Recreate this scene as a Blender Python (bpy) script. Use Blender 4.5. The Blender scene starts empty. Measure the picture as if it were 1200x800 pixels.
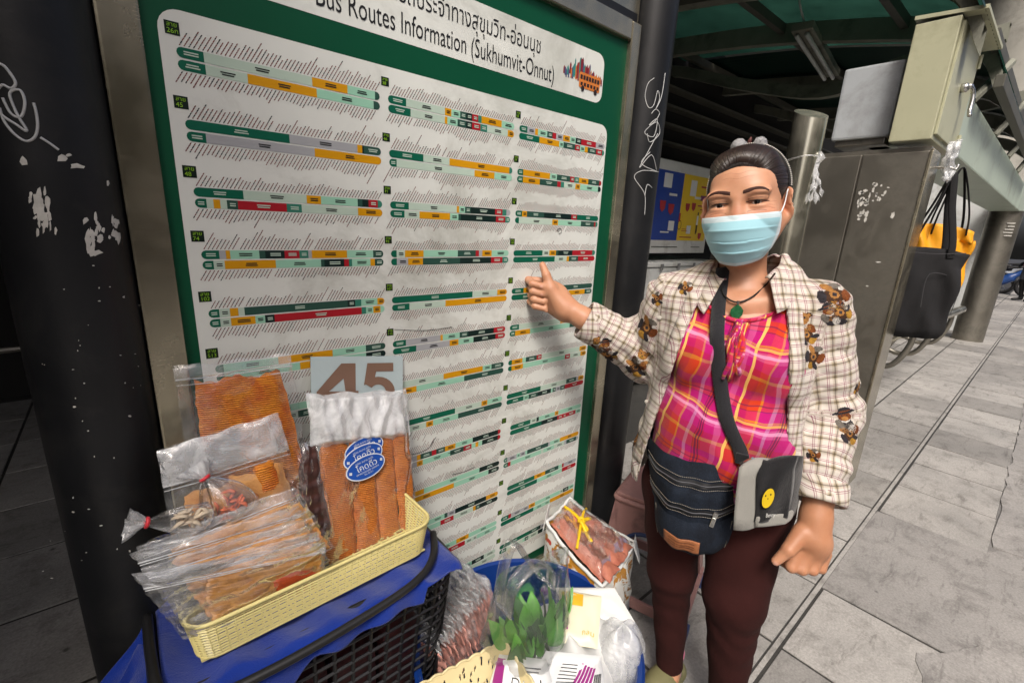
import bpy, bmesh, math, random
import numpy as np
from mathutils import Vector, Matrix
random.seed(7); RNG = np.random.default_rng(7)
scene = bpy.context.scene
COL = scene.collection
R = math.radians

# ---------------------------------------------------------------- camera
CAM_H = 1.32
PITCH, ROLL, YAW = R(14.58), R(2.81), R(49.33)
FW = Vector((math.cos(YAW)*math.cos(PITCH), math.sin(YAW)*math.cos(PITCH), -math.sin(PITCH)))
_rt = Vector((math.sin(YAW), -math.cos(YAW), 0)); _up = _rt.cross(FW)
RT = _rt*math.cos(ROLL) + _up*math.sin(ROLL); UP = RT.cross(FW)
cam_data = bpy.data.cameras.new('camera'); cam = bpy.data.objects.new('camera', cam_data); COL.objects.link(cam)
cam_data.sensor_width = 36; cam_data.lens = 16; cam_data.clip_start = 0.02; cam_data.clip_end = 500
_m = Matrix((RT, UP, -FW)).transposed().to_4x4(); _m.translation = (0, 0, CAM_H)
cam.matrix_world = _m
scene.camera = cam

# ---------------------------------------------------------------- world, sun, exposure
SUN_EL, SUN_AZ = R(52), R(222)          # azimuth of the direction TO the sun, from +x counter-clockwise
w = bpy.data.worlds.new('World'); scene.world = w; w.use_nodes = True
nt = w.node_tree; bgn = nt.nodes['Background']
sky = nt.nodes.new('ShaderNodeTexSky'); sky.sky_type = 'NISHITA'; sky.sun_disc = False
sky.sun_elevation = SUN_EL; sky.sun_rotation = math.pi/2 - SUN_AZ
sky.air_density = 0.6; sky.dust_density = 7.0; sky.ozone_density = 0.6
nt.links.new(sky.outputs[0], bgn.inputs[0]); bgn.inputs[1].default_value = 0.105
sl = bpy.data.lights.new('sun', 'SUN'); so = bpy.data.objects.new('sun', sl); COL.objects.link(so)
sl.energy = 1.5; sl.angle = R(14); sl.color = (1.0, 0.96, 0.9)
_d = Vector((math.cos(SUN_AZ)*math.cos(SUN_EL), math.sin(SUN_AZ)*math.cos(SUN_EL), math.sin(SUN_EL)))
so.rotation_euler = _d.to_track_quat('Z', 'Y').to_euler()
vs = scene.view_settings; vs.view_transform = 'Standard'; vs.look = 'None'; vs.gamma = 1; vs.use_curve_mapping = False
vs.exposure = 0.86

# ---------------------------------------------------------------- helpers
def lin(c):
    return tuple(((v/255)/12.92 if v/255 <= .04045 else ((v/255+.055)/1.055)**2.4) for v in c)
def hx(s): return lin((int(s[0:2], 16), int(s[2:4], 16), int(s[4:6], 16)))
class NT:
    """small node-tree writer"""
    def __init__(s, name):
        s.m = bpy.data.materials.new(name); s.m.use_nodes = True; s.t = s.m.node_tree
        s.b = s.t.nodes['Principled BSDF']; s.out = s.t.nodes['Material Output']
    def n(s, typ, **kw):
        nd = s.t.nodes.new('ShaderNode'+typ)
        for k, v in kw.items():
            if k == 'inp':
                for a, b in v.items():
                    if hasattr(b, 'is_linked') or hasattr(b, 'links'): s.t.links.new(b, nd.inputs[a])
                    else: nd.inputs[a].default_value = b
            else: setattr(nd, k, v)
        return nd
    def l(s, a, b): s.t.links.new(a, b)
    def math(s, op, a, b=None, c=None, clamp=False):
        nd = s.t.nodes.new('ShaderNodeMath'); nd.operation = op; nd.use_clamp = clamp
        for i, v in enumerate((a, b, c)):
            if v is None: continue
            if hasattr(v, 'links'): s.l(v, nd.inputs[i])
            else: nd.inputs[i].default_value = v
        return nd.outputs[0]
    def mix(s, fac, a, b, blend='MIX'):
        nd = s.t.nodes.new('ShaderNodeMix'); nd.data_type = 'RGBA'; nd.blend_type = blend
        for i, v in ((0, fac), (6, a), (7, b)):
            if hasattr(v, 'links'): s.l(v, nd.inputs[i])
            elif i == 0: nd.inputs[0].default_value = v
            else: nd.inputs[i].default_value = (*v[:3], 1)
        return nd.outputs[2]
    def ramp(s, fac, stops, const=False):
        nd = s.t.nodes.new('ShaderNodeValToRGB'); cr = nd.color_ramp
        cr.interpolation = 'CONSTANT' if const else 'LINEAR'
        while len(cr.elements) > 1: cr.elements.remove(cr.elements[-1])
        for i, (p, c) in enumerate(stops):
            c = (c, c, c) if not hasattr(c, '__len__') else c
            e = cr.elements[0] if i == 0 else cr.elements.new(p)
            e.position = p; e.color = (*c[:3], 1)
        s.l(fac, nd.inputs[0]); return nd.outputs[0]
    def coord(s, kind='Object', scale=(1, 1, 1), rot=(0, 0, 0)):
        if kind == 'World': o = s.n('NewGeometry').outputs['Position']
        elif kind.startswith('@'): o = s.n('Attribute', attribute_name=kind[1:]).outputs['Vector']
        else: o = s.n('TexCoord').outputs[kind]
        return s.n('Mapping', inp={'Vector': o, 'Scale': scale, 'Rotation': rot}).outputs[0]
    def noise(s, vec, scale, detail=4, rough=.55, dist=0):
        return s.n('TexNoise', inp={'Vector': vec, 'Scale': scale, 'Detail': detail, 'Roughness': rough, 'Distortion': dist}).outputs[0]
    def bump(s, h, strength=.2, dist=.01):
        s.l(s.n('Bump', inp={'Height': h, 'Strength': strength, 'Distance': dist}).outputs[0], s.b.inputs['Normal'])
    def set(s, **kw):
        names = {'base': 'Base Color', 'rough': 'Roughness', 'metal': 'Metallic', 'spec': 'Specular IOR Level', 'alpha': 'Alpha', 'sss': 'Subsurface Weight', 'trans': 'Transmission Weight', 'coat': 'Coat Weight', 'sheen': 'Sheen Weight', 'aniso': 'Anisotropic'}
        for k, v in kw.items():
            i = s.b.inputs[names[k]]
            if hasattr(v, 'links'): s.l(v, i)
            elif k == 'base': i.default_value = (*v[:3], 1)
            else: i.default_value = v
MATS = {}
def mat(name, col, rough=.55, metal=0., var=.18, vscale=7., bump=.12, bscale=80., spec=.4, kind='Object', scale=(1, 1, 1), rvar=.12, dirt=None, dirt_s=3., **kw):
    """a painted / plastic / metal surface: base colour with blotches, uneven gloss, fine relief, optional dirt colour"""
    if name in MATS: return MATS[name]
    t = NT(name); v = t.coord(kind, scale)
    n1 = t.noise(v, vscale, 5, .6); n2 = t.noise(v, bscale, 3)
    c = t.mix(t.ramp(n1, [(.28, 0.), (.72, 1.)]), [x*(1-var) for x in col], [min(1, x*(1+var)) for x in col])
    if dirt is not None:
        n3 = t.noise(v, dirt_s, 8, .7, .4)
        c = t.mix(t.ramp(n3, [(.52, 0.), (.7, 1.)]), c, dirt)
    t.set(base=c, metal=metal, spec=spec, rough=t.math('ADD', t.math('MULTIPLY', n1, rvar*2), rough-rvar, clamp=True), **kw)
    t.bump(n2, bump, .004)
    MATS[name] = t.m; return t.m
def film(name, tint=(1, 1, 1), clear=.8, white=.25, rough=.12, bscale=14., haze=.25, gloss=.55):
    """thin crinkled plastic film: see-through, milky where it bunches, shiny"""
    if name in MATS: return MATS[name]
    t = NT(name); v = t.coord('Object'); n1 = t.noise(v, bscale, 6, .65, .8)
    tr = t.n('BsdfTransparent', inp={'Color': (*tint, 1)}); df = t.n('BsdfDiffuse', inp={'Color': (.85, .87, .88, 1)})
    gl = t.n('BsdfGlossy', inp={'Color': (1, 1, 1, 1), 'Roughness': rough})
    bp = t.n('Bump', inp={'Height': n1, 'Strength': .4, 'Distance': .015}).outputs[0]
    t.l(bp, gl.inputs['Normal']); t.l(bp, df.inputs['Normal'])
    lw = t.n('LayerWeight', inp={'Blend': .35, 'Normal': bp})
    milky = t.ramp(n1, [(.35, max(0, 1-clear-haze)), (.75, min(1, 1-clear+haze))])
    m1 = t.n('MixShader'); t.l(milky, m1.inputs[0]); t.l(tr.outputs[0], m1.inputs[1]); t.l(df.outputs[0], m1.inputs[2])
    fac = t.math('ADD', t.math('MULTIPLY', lw.outputs['Fresnel'], gloss), .03, clamp=True)
    m2 = t.n('MixShader'); t.l(fac, m2.inputs[0]); t.l(m1.outputs[0], m2.inputs[1]); t.l(gl.outputs[0], m2.inputs[2])
    t.l(m2.outputs[0], t.out.inputs[0])
    MATS[name] = t.m; return t.m

def link(o, parent=None):
    COL.objects.link(o)
    if parent is not None: o.parent = parent
    return o
def tag(o, label=None, cat=None, group=None, kind=None):
    if label: o['label'] = label
    if cat: o['category'] = cat
    if group: o['group'] = group
    if kind: o['kind'] = kind
    return o
def thing(name, label, cat, loc=(0, 0, 0), rotz=0., group=None):
    o = bpy.data.objects.new(name, None); o.empty_display_size = .1
    o.location = loc; o.rotation_euler = (0, 0, rotz)
    return tag(link(o), label, cat, group)
def copy_tree(o, parent=None):
    c = o.copy(); COL.objects.link(c); c.parent = parent
    for ch in o.children: copy_tree(ch, c)
    return c

class MB:
    """collects shapes; build() links them as one mesh object"""
    def __init__(s): s.v = []; s.f = []; s.mi = []
    def add(s, vs, fs, mi=0):
        o = len(s.v); s.v += [tuple(v) for v in vs]; s.f += [tuple(i+o for i in f) for f in fs]; s.mi += [mi]*len(fs); return s
    def quad(s, a, b, c, d, mi=0): return s.add([a, b, c, d], [(0, 1, 2, 3)], mi)
    def box(s, lo, hi, mi=0, M=None, bev=0.):
        bm = bmesh.new(); bmesh.ops.create_cube(bm, size=1)
        for v in bm.verts: v.co = Vector([lo[i]+(hi[i]-lo[i])*(v.co[i]+.5) for i in range(3)])
        if bev > 0: bmesh.ops.bevel(bm, geom=bm.edges[:], offset=bev, segments=2, affect='EDGES', profile=.6)
        if M is not None: bm.transform(M)
        bm.verts.index_update(); s.add([v.co[:] for v in bm.verts], [[v.index for v in f.verts] for f in bm.faces], mi); bm.free(); return s
    def tube(s, pts, r, seg=8, mi=0, closed=False, caps=True, flat=1.):
        pts = [Vector(p) for p in pts]; n = len(pts); rr = r if hasattr(r, '__len__') else [r]*n
        T = [((pts[(i+1) % n] if closed or i < n-1 else pts[i])-(pts[i-1] if closed or i > 0 else pts[i])).normalized() for i in range(n)]
        ref = Vector((0, 0, 1)) if abs(T[0].z) < .9 else Vector((1, 0, 0))
        N = (ref-T[0]*ref.dot(T[0])).normalized(); vs = []; 
        for i in range(n):
            N = (N-T[i]*N.dot(T[i])).normalized(); B = T[i].cross(N)
            for k in range(seg):
                a = 2*math.pi*k/seg; vs.append(pts[i]+(N*math.cos(a)*flat+B*math.sin(a))*rr[i])
        fs = []
        for i in range(n if closed else n-1):
            j = (i+1) % n
            for k in range(seg): fs.append((i*seg+k, i*seg+(k+1) % seg, j*seg+(k+1) % seg, j*seg+k))
        if caps and not closed: fs += [tuple(range(seg))[::-1], tuple((n-1)*seg+k for k in range(seg))]
        return s.add(vs, fs, mi)
    def lathe(s, prof, seg=24, c=(0, 0, 0), mi=0, sx=1, sy=1):
        vs = []; fs = []; n = len(prof)
        for r, z in prof:
            for k in range(seg):
                a = 2*math.pi*k/seg; vs.append((c[0]+r*math.cos(a)*sx, c[1]+r*math.sin(a)*sy, c[2]+z))
        for i in range(n-1):
            for k in range(seg): fs.append((i*seg+k, i*seg+(k+1) % seg, (i+1)*seg+(k+1) % seg, (i+1)*seg+k))
        return s.add(vs, fs, mi)
    def grid(s, P, mi=0, closed_u=False):
        """P[i][j] points"""
        nu, nv = len(P), len(P[0]); fs = []
        for i in range(nu if closed_u else nu-1):
            i2 = (i+1) % nu
            for j in range(nv-1): fs.append((i*nv+j, i2*nv+j, i2*nv+j+1, i*nv+j+1))
        return s.add([p for row in P for p in row], fs, mi)
    def prism(s, poly, z0, z1, mi=0, M=None):
        """poly: 2-D outline (counter-clockwise); extruded along z"""
        n = len(poly); vs = [(x, y, z0) for x, y in poly]+[(x, y, z1) for x, y in poly]
        if M is not None: vs = [M @ Vector(v) for v in vs]
        fs = [tuple(range(n))[::-1], tuple(range(n, 2*n))]+[(i, (i+1) % n, n+(i+1) % n, n+i) for i in range(n)]
        return s.add(vs, fs, mi)
    def build(s, name, m, parent=None, smooth=False, loc=None, solid=0., sub=0, angle=None):
        me = bpy.data.meshes.new(name); me.from_pydata(s.v, [], s.f)
        for x in (m if isinstance(m, (list, tuple)) else [m]): me.materials.append(x)
        if any(s.mi): me.polygons.foreach_set('material_index', s.mi)
        if smooth: me.polygons.foreach_set('use_smooth', [True]*len(me.polygons))
        me.update(); o = link(bpy.data.objects.new(name, me), parent)
        if loc is not None: o.location = loc
        if angle is not None: me.set_sharp_from_angle(angle=R(angle))
        if solid: md = o.modifiers.new('s', 'SOLIDIFY'); md.thickness = solid; md.offset = 0
        if sub: md = o.modifiers.new('d', 'SUBSURF'); md.levels = sub; md.render_levels = sub
        return o
def rrect(x0, y0, x1, y1, r, n=6):
    out = []
    for cx, cy, a0 in ((x1-r, y0+r, -90), (x1-r, y1-r, 0), (x0+r, y1-r, 90), (x0+r, y0+r, 180)):
        for k in range(n+1):
            a = R(a0+90*k/n); out.append((cx+r*math.cos(a), cy+r*math.sin(a)))
    return out
_txt = {}
def text2d(s, size=1., align='LEFT', shear=0., xs=1.):
    """flat glyph outlines as (verts, faces) in the xy plane"""
    key = (s, align, shear)
    if key not in _txt:
        cu = bpy.data.curves.new('txt', 'FONT'); cu.body = s; cu.align_x = align; cu.shear = shear; cu.resolution_u = 3
        o = bpy.data.objects.new('txt', cu); COL.objects.link(o)
        dg = bpy.context.evaluated_depsgraph_get(); me = bpy.data.meshes.new_from_object(o.evaluated_get(dg))
        _txt[key] = ([v.co[:] for v in me.vertices], [tuple(p.vertices) for p in me.polygons])
        bpy.data.objects.remove(o); bpy.data.curves.remove(cu); bpy.data.meshes.remove(me)
    v, f = _txt[key]
    return [(a*size*xs, b*size, 0) for a, b, c in v], f
def pxray(x, y): return FW*533.33+RT*(x-600)-UP*(y-400)
def on_y(x, y, Y):
    d = pxray(x, y); return Vector((0, 0, CAM_H))+d*(Y/d.y)
def on_x(x, y, X):
    d = pxray(x, y); return Vector((0, 0, CAM_H))+d*(X/d.x)
def on_z(x, y, Z=0):
    d = pxray(x, y); return Vector((0, 0, CAM_H))+d*((Z-CAM_H)/d.z)
# ================================================================ materials of the setting
def steel_mat(name, col, rough, streak=(1, 1, 60), dirt=None, var=.12):
    if name in MATS: return MATS[name]
    t = NT(name); v = t.coord('World', streak); n = t.noise(v, 22, 4, .6); v2 = t.coord('World'); n2 = t.noise(v2, 3.2, 7, .68, .3)
    c = t.mix(n2, [x*(1-var) for x in col], [x*(1+var) for x in col])
    if dirt is not None: c = t.mix(t.ramp(n2, [(.5, 0.), (.74, .8)]), c, dirt)
    t.set(base=c, metal=t.ramp(n2, [(.45, .92), (.75, .55)]), spec=.4,
          rough=t.math('ADD', t.math('MULTIPLY', n2, .25), t.math('ADD', t.math('MULTIPLY', n, .12), rough-.18), clamp=True))
    t.bump(n, .06, .002); MATS[name] = t.m; return t.m
STEEL = steel_mat('brushed_steel', hx('a59e8a'), .22)
STEEL_D = steel_mat('dirty_steel', hx('8c887e'), .42, (60, 60, 1), hx('3a3833'), .2)
STEEL_P = steel_mat('pole_steel', hx('c4c1b0'), .22, (30, 30, 1))
def concrete(name, a, b, stain, blotch=2.2, bump=.25):
    if name in MATS: return MATS[name]
    t = NT(name); v = t.coord('World'); n1 = t.noise(v, blotch, 9, .68, .5); n2 = t.noise(v, 130, 4, .7); n3 = t.noise(v, 9, 8, .74, .25)
    vs_ = t.coord('World', (1.2, 5.5, 1), (0, 0, R(24))); n4 = t.noise(vs_, 3.4, 9, .76, .5)
    oi = t.n('ObjectInfo').outputs['Random']
    c = t.mix(t.ramp(n1, [(.3, 0.), (.7, 1.)]), a, b)
    c = t.mix(t.ramp(n3, [(.50, 0.), (.72, .75)]), c, stain)
    c = t.mix(t.ramp(n4, [(.55, 0.), (.68, .75)]), c, stain)
    vo = t.n('TexVoronoi', inp={'Vector': v, 'Scale': 5.5}).outputs['Distance']
    c = t.mix(t.ramp(vo, [(.028, .75), (.06, 0.)]), c, [x*.35 for x in stain])
    c = t.mix(1., c, t.ramp(n2, [(.3, .66), (.7, 1.04)]), 'MULTIPLY')
    c = t.mix(1., c, t.ramp(oi, [(0, .72), (1, 1.12)]), 'MULTIPLY')
    t.set(base=c, spec=.35, rough=t.ramp(n1, [(.3, .5), (.75, .82)])); t.bump(t.math('ADD', n2, t.math('MULTIPLY', n3, 1.5)), bump, .003)
    MATS[name] = t.m; return t.m
M_TILE = concrete('paving_concrete', hx('8e8c88'), hx('adaaa5'), hx('64615c'))
M_CEM = concrete('cement', hx('817f7c'), hx('9f9c98'), hx('5e5b58'), 1.4, .4)
M_JOINT = concrete('joint_dirt', hx('2f2e2c'), hx('42403d'), hx('232221'))
M_ROAD = concrete('asphalt', hx('403f3f'), hx('4c4b4a'), hx('333333'))
M_POST = mat('post_paint', hx('18191b'), .42, var=.3, vscale=4, bump=.06, bscale=220, dirt=hx('242424'), dirt_s=9, kind='World', rvar=.1, spec=.35)
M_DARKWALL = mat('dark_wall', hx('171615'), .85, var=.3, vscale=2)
M_ROOFGREEN = mat('roof_green', hx('08281f'), .5, var=.3, vscale=2.4)
M_RIB = mat('roof_rib_paint', hx('77786c'), .6, var=.2, vscale=5, dirt=hx('4b4a42'), dirt_s=4)
M_BEAM = mat('beam_paint', hx('a9b5a6'), .45, var=.1, vscale=3, dirt=hx('8b9182'), dirt_s=2.2, kind='World')
M_BEIGE = mat('cabinet_beige', hx('a8a88d'), .42, var=.06, vscale=3, dirt=hx('959479'), dirt_s=3, kind='World', bump=.05)
M_GREYBOX = mat('cabinet_grey', hx('a3a8ab'), .5, var=.06, vscale=3, kind='World', bump=.04, dirt=hx('8d8f90'))
M_WHITEP = mat('white_metal', hx('c9cccb'), .5, var=.08, kind='World', dirt=hx('a5a5a0'))
M_CONC = mat('pier_concrete', hx('99978f'), .85, var=.15, vscale=2, bump=.3, bscale=40, dirt=hx('7f7d76'))
M_BLACKP = mat('black_plastic', hx('1a1a1b'), .42, var=.2, bump=.08)
M_CHROME = mat('handle_chrome', hx('b9b9b6'), .2, metal=.9, var=.05)
M_SCRAP = mat('paper_scrap', hx('bdbbb4'), .8, var=.2, vscale=60)
M_CHALK = mat('graffiti_paint', hx('b4b6b6'), .7, var=.1)

# ================================================================ ground
g = MB().quad((-60, -60, -.02), (80, -60, -.02), (80, 60, -.02), (-60, 60, -.02)).build('ground', M_JOINT); tag(g, kind='structure')
road = MB().quad((-60, -30, -.12+.116), (80, -30, -.12+.116), (80, -3.2, -.12+.116), (-60, -3.2, -.12+.116)).build('road', M_ROAD); tag(road, kind='structure')
pav = MB().quad((-20, -3.2, -.0045), (60, -3.2, -.0045), (60, 8, -.0045), (-20, 8, -.0045)).build('pavement', M_JOINT); tag(pav, kind='structure')
TX, TY = .42, .40
_tb = []
for k in range(6):      # a few slightly different slabs, shared by all tiles
    b = MB(); gx = .005+.002*random.random(); b.box((gx, gx, -.013), (TX-gx, TY-gx, 0), bev=.0025); _tb.append(b.build('tile', M_TILE, pav))
def put_tile(x, y, sx=1., sy=1.):
    i = random.randrange(6); src = _tb[i]
    o = src.copy(); COL.objects.link(o); o.parent = pav
    o.location = (x, y, random.uniform(-.0018, .0012)); o.scale = (sx, sy, 1)
    o.rotation_euler = (random.uniform(-.002, .002), random.uniform(-.002, .002), random.uniform(-.002, .002)); return o
for k in range(-5, 42):
    x = 1.93+TX*k
    for y, sy in ((.3335, .965), (.72, 1), (1.12, 1)):
        if k > 24 and y > 1: continue
        put_tile(x, y, 1, sy)
    if (k < 0 and k >= -2) or k >= 2: put_tile(x, -.085, 1, .995)
for k in range(4, 21):
    for y in (1.52, 1.92): put_tile(1.93+TX*k, y)
for k in range(-9, -4):
    for j in range(0, 8): put_tile(1.93+TX*k, 1.12+.4*j)
for i, o in enumerate(_tb): o.location = (1.93+TX*(42+i), .345, 0)
# joint strip (a double ridge) along the row boundary
b = MB()
b.box((-1, .3175, -.012), (20, .3325, -.0012), bev=.0012)
b.build('joint_strip', M_TILE, pav)
# poured cement areas with worn edges
def cement(pts, z):
    n = len(pts); b = MB(); b.v = [(x, y, z) for x, y in pts]+[(x, y, z-.02) for x, y in pts]
    b.f = [tuple(range(n))]+[(i, n+i, n+(i+1) % n, (i+1) % n) for i in range(n)]; b.mi = [0]*(n+1); return b.build('cement_patch', M_CEM, pav)
def worn(a, c, n, amp):
    out = []
    for i in range(n):
        t = i/n; p = Vector(a).lerp(Vector(c), t); out.append((p.x+random.uniform(-amp, amp), p.y+random.uniform(-amp, amp)))
    return out
cement([(1.936, .316), (1.94, -.05), *worn((1.95, -.06), (2.1, -.12), 5, .008), (2.1, -.4), (2.9, -.4), *worn((2.86, -.12), (2.77, -.07), 5, .006), (2.762, .316)], -.001)
cement([*worn((-2, -.12), (1.2, -.1), 24, .01), *worn((1.2, -.1), (1.92, .02), 14, .012), (1.94, -.05), *worn((1.95, -.06), (2.1, -.12), 5, .008), (2.1, -.4), (2.9, -.4), *worn((2.86, -.085), (14, -.06), 130, .009), (14, -3.2), (-2, -3.2)][::-1], .0025)
MB().quad((1.4, -.5, -.0028), (14, -.5, -.0028), (14, -.08, -.0028), (1.4, -.08, -.0028)).build('cement_bed', M_CEM, pav)
b = MB(); b.box((-60, -3.35, -.02), (80, -3.2, .11), bev=.01); tag(b.build('kerb', M_CEM), kind='structure')

# ================================================================ shelter columns (black posts)
PR = .073
def post(name, cx, cy, label):
    t = thing(name, label, 'post', (cx, cy, 0))
    b = MB(); b.lathe([(PR, .0), (PR, 2.9)], 40); b.build('shaft', M_POST, t, smooth=True)
    b = MB(); b.lathe([(.0, .014), (.115, .014), (.12, .011), (.12, 0)], 32); b.build('base_plate', M_POST, t, smooth=True, angle=30)
    for k in range(4):
        a = k*math.pi/2+.78; MB().lathe([(0, .032), (.009, .03), (.011, .026), (.011, .014)], 8, (.098*math.cos(a), .098*math.sin(a), 0)).build('bolt', M_CHROME, t)
    return t
def on_cyl(px, py, cx, cy, r):
    d = pxray(px, py); a = d.x**2+d.y**2; bq = -2*(d.x*cx+d.y*cy); c = cx*cx+cy*cy-r*r
    disc = max(0, bq*bq-4*a*c); t = (-bq-math.sqrt(disc))/(2*a); p = Vector((0, 0, CAM_H))+d*t
    n = Vector((p.x-cx, p.y-cy, 0)).normalized(); return Vector((p.x-cx, p.y-cy, p.z)), n
def spline(P, n=6):
    out = []; P = [Vector(p) for p in P]
    for i in range(len(P)-1):
        p0, p1, p2, p3 = P[max(i-1, 0)], P[i], P[i+1], P[min(i+2, len(P)-1)]
        for k in range(n):
            t = k/n; out.append(.5*((2*p1)+(p2-p0)*t+(2*p0-5*p1+4*p2-p3)*t*t+(3*p1-p0-3*p2+p3)*t**3))
    return out+[P[-1]]
def scribble(t, cx, cy, lines, w):
    for ln in lines:
        pts = []
        for p in spline([(x, y, 0) for x, y in ln], 7):
            q, n = on_cyl(p.x, p.y, cx, cy, PR); pts.append(q+n*.0006)
        MB().tube(pts, w, 5, flat=1).build('graffiti_stroke', M_CHALK, t, smooth=True)
def scraps(t, cx, cy, items):
    for (px, py, sx, sy, n) in items:
        pts = []; c, nn = on_cyl(px, py, cx, cy, PR)
        for k in range(n):
            a = 2*math.pi*k/n; rr = random.uniform(.45, 1.1); q, m_ = on_cyl(px+sx*rr*math.cos(a), py+sy*rr*math.sin(a), cx, cy, PR); pts.append(q+m_*.0009)
        cc = c+nn*.0012; b = MB(); b.add([cc]+pts, [(0, i+1, (i+1) % n+1) for i in range(n)]); b.build('sticker_scrap', M_SCRAP, t)
LPX, LPY, RPX, RPY = -.061, .965, 1.339, .97
lp = post('shelter_post', LPX, LPY, 'black post with white scribble and torn sticker scraps, beside the dried squid packs')
rp = post('shelter_post', RPX, RPY, 'black post with a tall chalky white tag, behind the woman')
z3 = lambda pts, ox=0, oy=0: [(ox+x/3, oy+y/3) for x, y in pts]
scribble(lp, LPX, LPY, [z3([(-30, 210), (0, 225), (22, 240), (55, 290), (40, 312), (10, 300), (-10, 330), (0, 395), (60, 440), (95, 460), (60, 400), (35, 330), (70, 318), (88, 360), (75, 410), (40, 400), (10, 345)]),
  z3([(118, 362), (128, 400), (132, 450), (120, 485), (90, 496), (50, 470), (15, 425), (0, 380)]), z3([(142, 484), (175, 505), (206, 528)])], .0017)
scraps(lp, LPX, LPY, [(c_+random.gauss(0, sx_), d_+random.gauss(0, sy_), random.uniform(1.2, 4.5), random.uniform(2, 9), 9) for (c_, d_, sx_, sy_, n_) in ((48, 245, 6, 14, 26), (112, 280, 8, 11, 22), (135, 275, 2.5, 10, 7)) for _ in range(n_)]+[(45, 240, 7, 20, 15), (56, 238, 4, 10, 11), (103, 284, 4, 14, 11), (112, 296, 9, 4, 11), (90, 195, 12, 4, 8), (72, 186, 8, 5, 8), (28, 188, 7, 6, 7), (100, 258, 5, 6, 6), (80, 182, 4, 3, 6), (45, 272, 3, 6, 6), (126, 215, 2, 5, 5)]
  + [(random.uniform(40, 165), random.uniform(300, 700), random.uniform(.6, 2.6), random.uniform(.5, 1.6), 6) for _ in range(40)])
scribble(rp, RPX, RPY, [z3([(1100, 275), (1078, 295), (1068, 340), (1080, 378), (1098, 370), (1112, 320), (1118, 350), (1105, 385), (1125, 340), (1138, 258)], 400),
  z3([(1090, 400), (1105, 385), (1118, 400), (1100, 430), (1082, 440), (1110, 420), (1098, 480), (1066, 465), (1108, 430), (1118, 470), (1085, 500), (1075, 470)], 400),
  z3([(1112, 470), (1080, 530), (1048, 590), (1090, 545), (1108, 600)], 400), z3([(1085, 535), (1055, 575), (1112, 605)], 400),
  z3([(1115, 605), (1060, 600), (1030, 622), (1060, 670), (1068, 700), (1066, 756)], 400), z3([(1066, 690), (1075, 650), (1092, 660)], 400)], .0011)
# ================================================================ bus route board
M_GREEN = mat('poster_green', hx('03482f'), .42, spec=.25, var=.08, vscale=3, kind='World', bump=.02)
M_PAPER = mat('poster_white', hx('d5d8d2'), .45, spec=.25, var=.05, vscale=5, kind='World', bump=.03, dirt=hx('b1b3ab'), dirt_s=2.6)
M_INK = mat('ink_black', hx('131416'), .5, var=.05, bump=0)
M_INKR = mat('ink_brown', hx('6f322b'), .4, var=.1, bump=0)
M_INKN = mat('ink_navy', hx('1d2229'), .4, var=.05, bump=0)
PC = {k: mat('print_'+k, hx(v), .45, var=.05, bump=0.01, kind='World', spec=.25) for k, v in dict(T='055a44', t='327563', M='92c3aa', G='b1c4b5', Y='c98f0a', D='284a40', K='0f2421', R='a01a26', S='a0a2a5', N='0b1d14', L='86b82a').items()}
YB = .96
board = thing('route_board', 'tall bus route information board, green and white poster in a brushed steel frame', 'notice board', (0, YB, 0))
def bq(b, x0, z0, x1, z1, d, mi=0): b.quad((x0, -d, z0), (x1, -d, z0), (x1, -d, z1), (x0, -d, z1), mi)
def bpoly(b, poly, d, mi=0): b.add([(x, -d, z) for x, z in poly], [tuple(range(len(poly)))], mi)
def btext(b, s, x, z, size, d, mi=0, xs=1., align='LEFT'):
    v, f = text2d(s, size, align, xs=xs); b.add([(x+a, -d, z+c) for a, c, _ in v], f, mi)
# backing and the printed sheet
MB().box((.03, 0, .12), (1.25, .05, 1.93)).build('backing', M_POST, board)
b = MB(); bq(b, .055, .16, 1.222, 1.88, .002); pg = b.build('poster', M_GREEN, board)
b = MB(); bpoly(b, rrect(.084, .215, 1.158, 1.612, .03), .0026); b.build('white_panel', M_PAPER, pg)
b = MB(); bpoly(b, rrect(.13, 1.664, 1.118, 1.79, .028), .0026); b.build('title_panel', M_PAPER, pg)
def fit(s, w_, size): v, f = text2d(s, 1., 'RIGHT'); return w_/((max(p[0] for p in v)-min(p[0] for p in v))*size)
b = MB(); btext(b, 'Bus Routes Information (Sukhumvit-Onnut)', .924, 1.680, .0545, .0032, 0, fit('Bus Routes Information (Sukhumvit-Onnut)', .600, .0545), 'RIGHT'); b.build('title_text', M_INK, pg)
b = MB(); btext(b, 'เส้นทางเดินรถประจำทางสุขุมวิท-อ่อนนุช', .872, 1.7345, .050, .0032, 0, fit('ทางเดินรถประจำทางสุขุมวิท-อ่อนนุช', .492, .050), 'RIGHT'); b.build('title_text', M_INK, pg)
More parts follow.
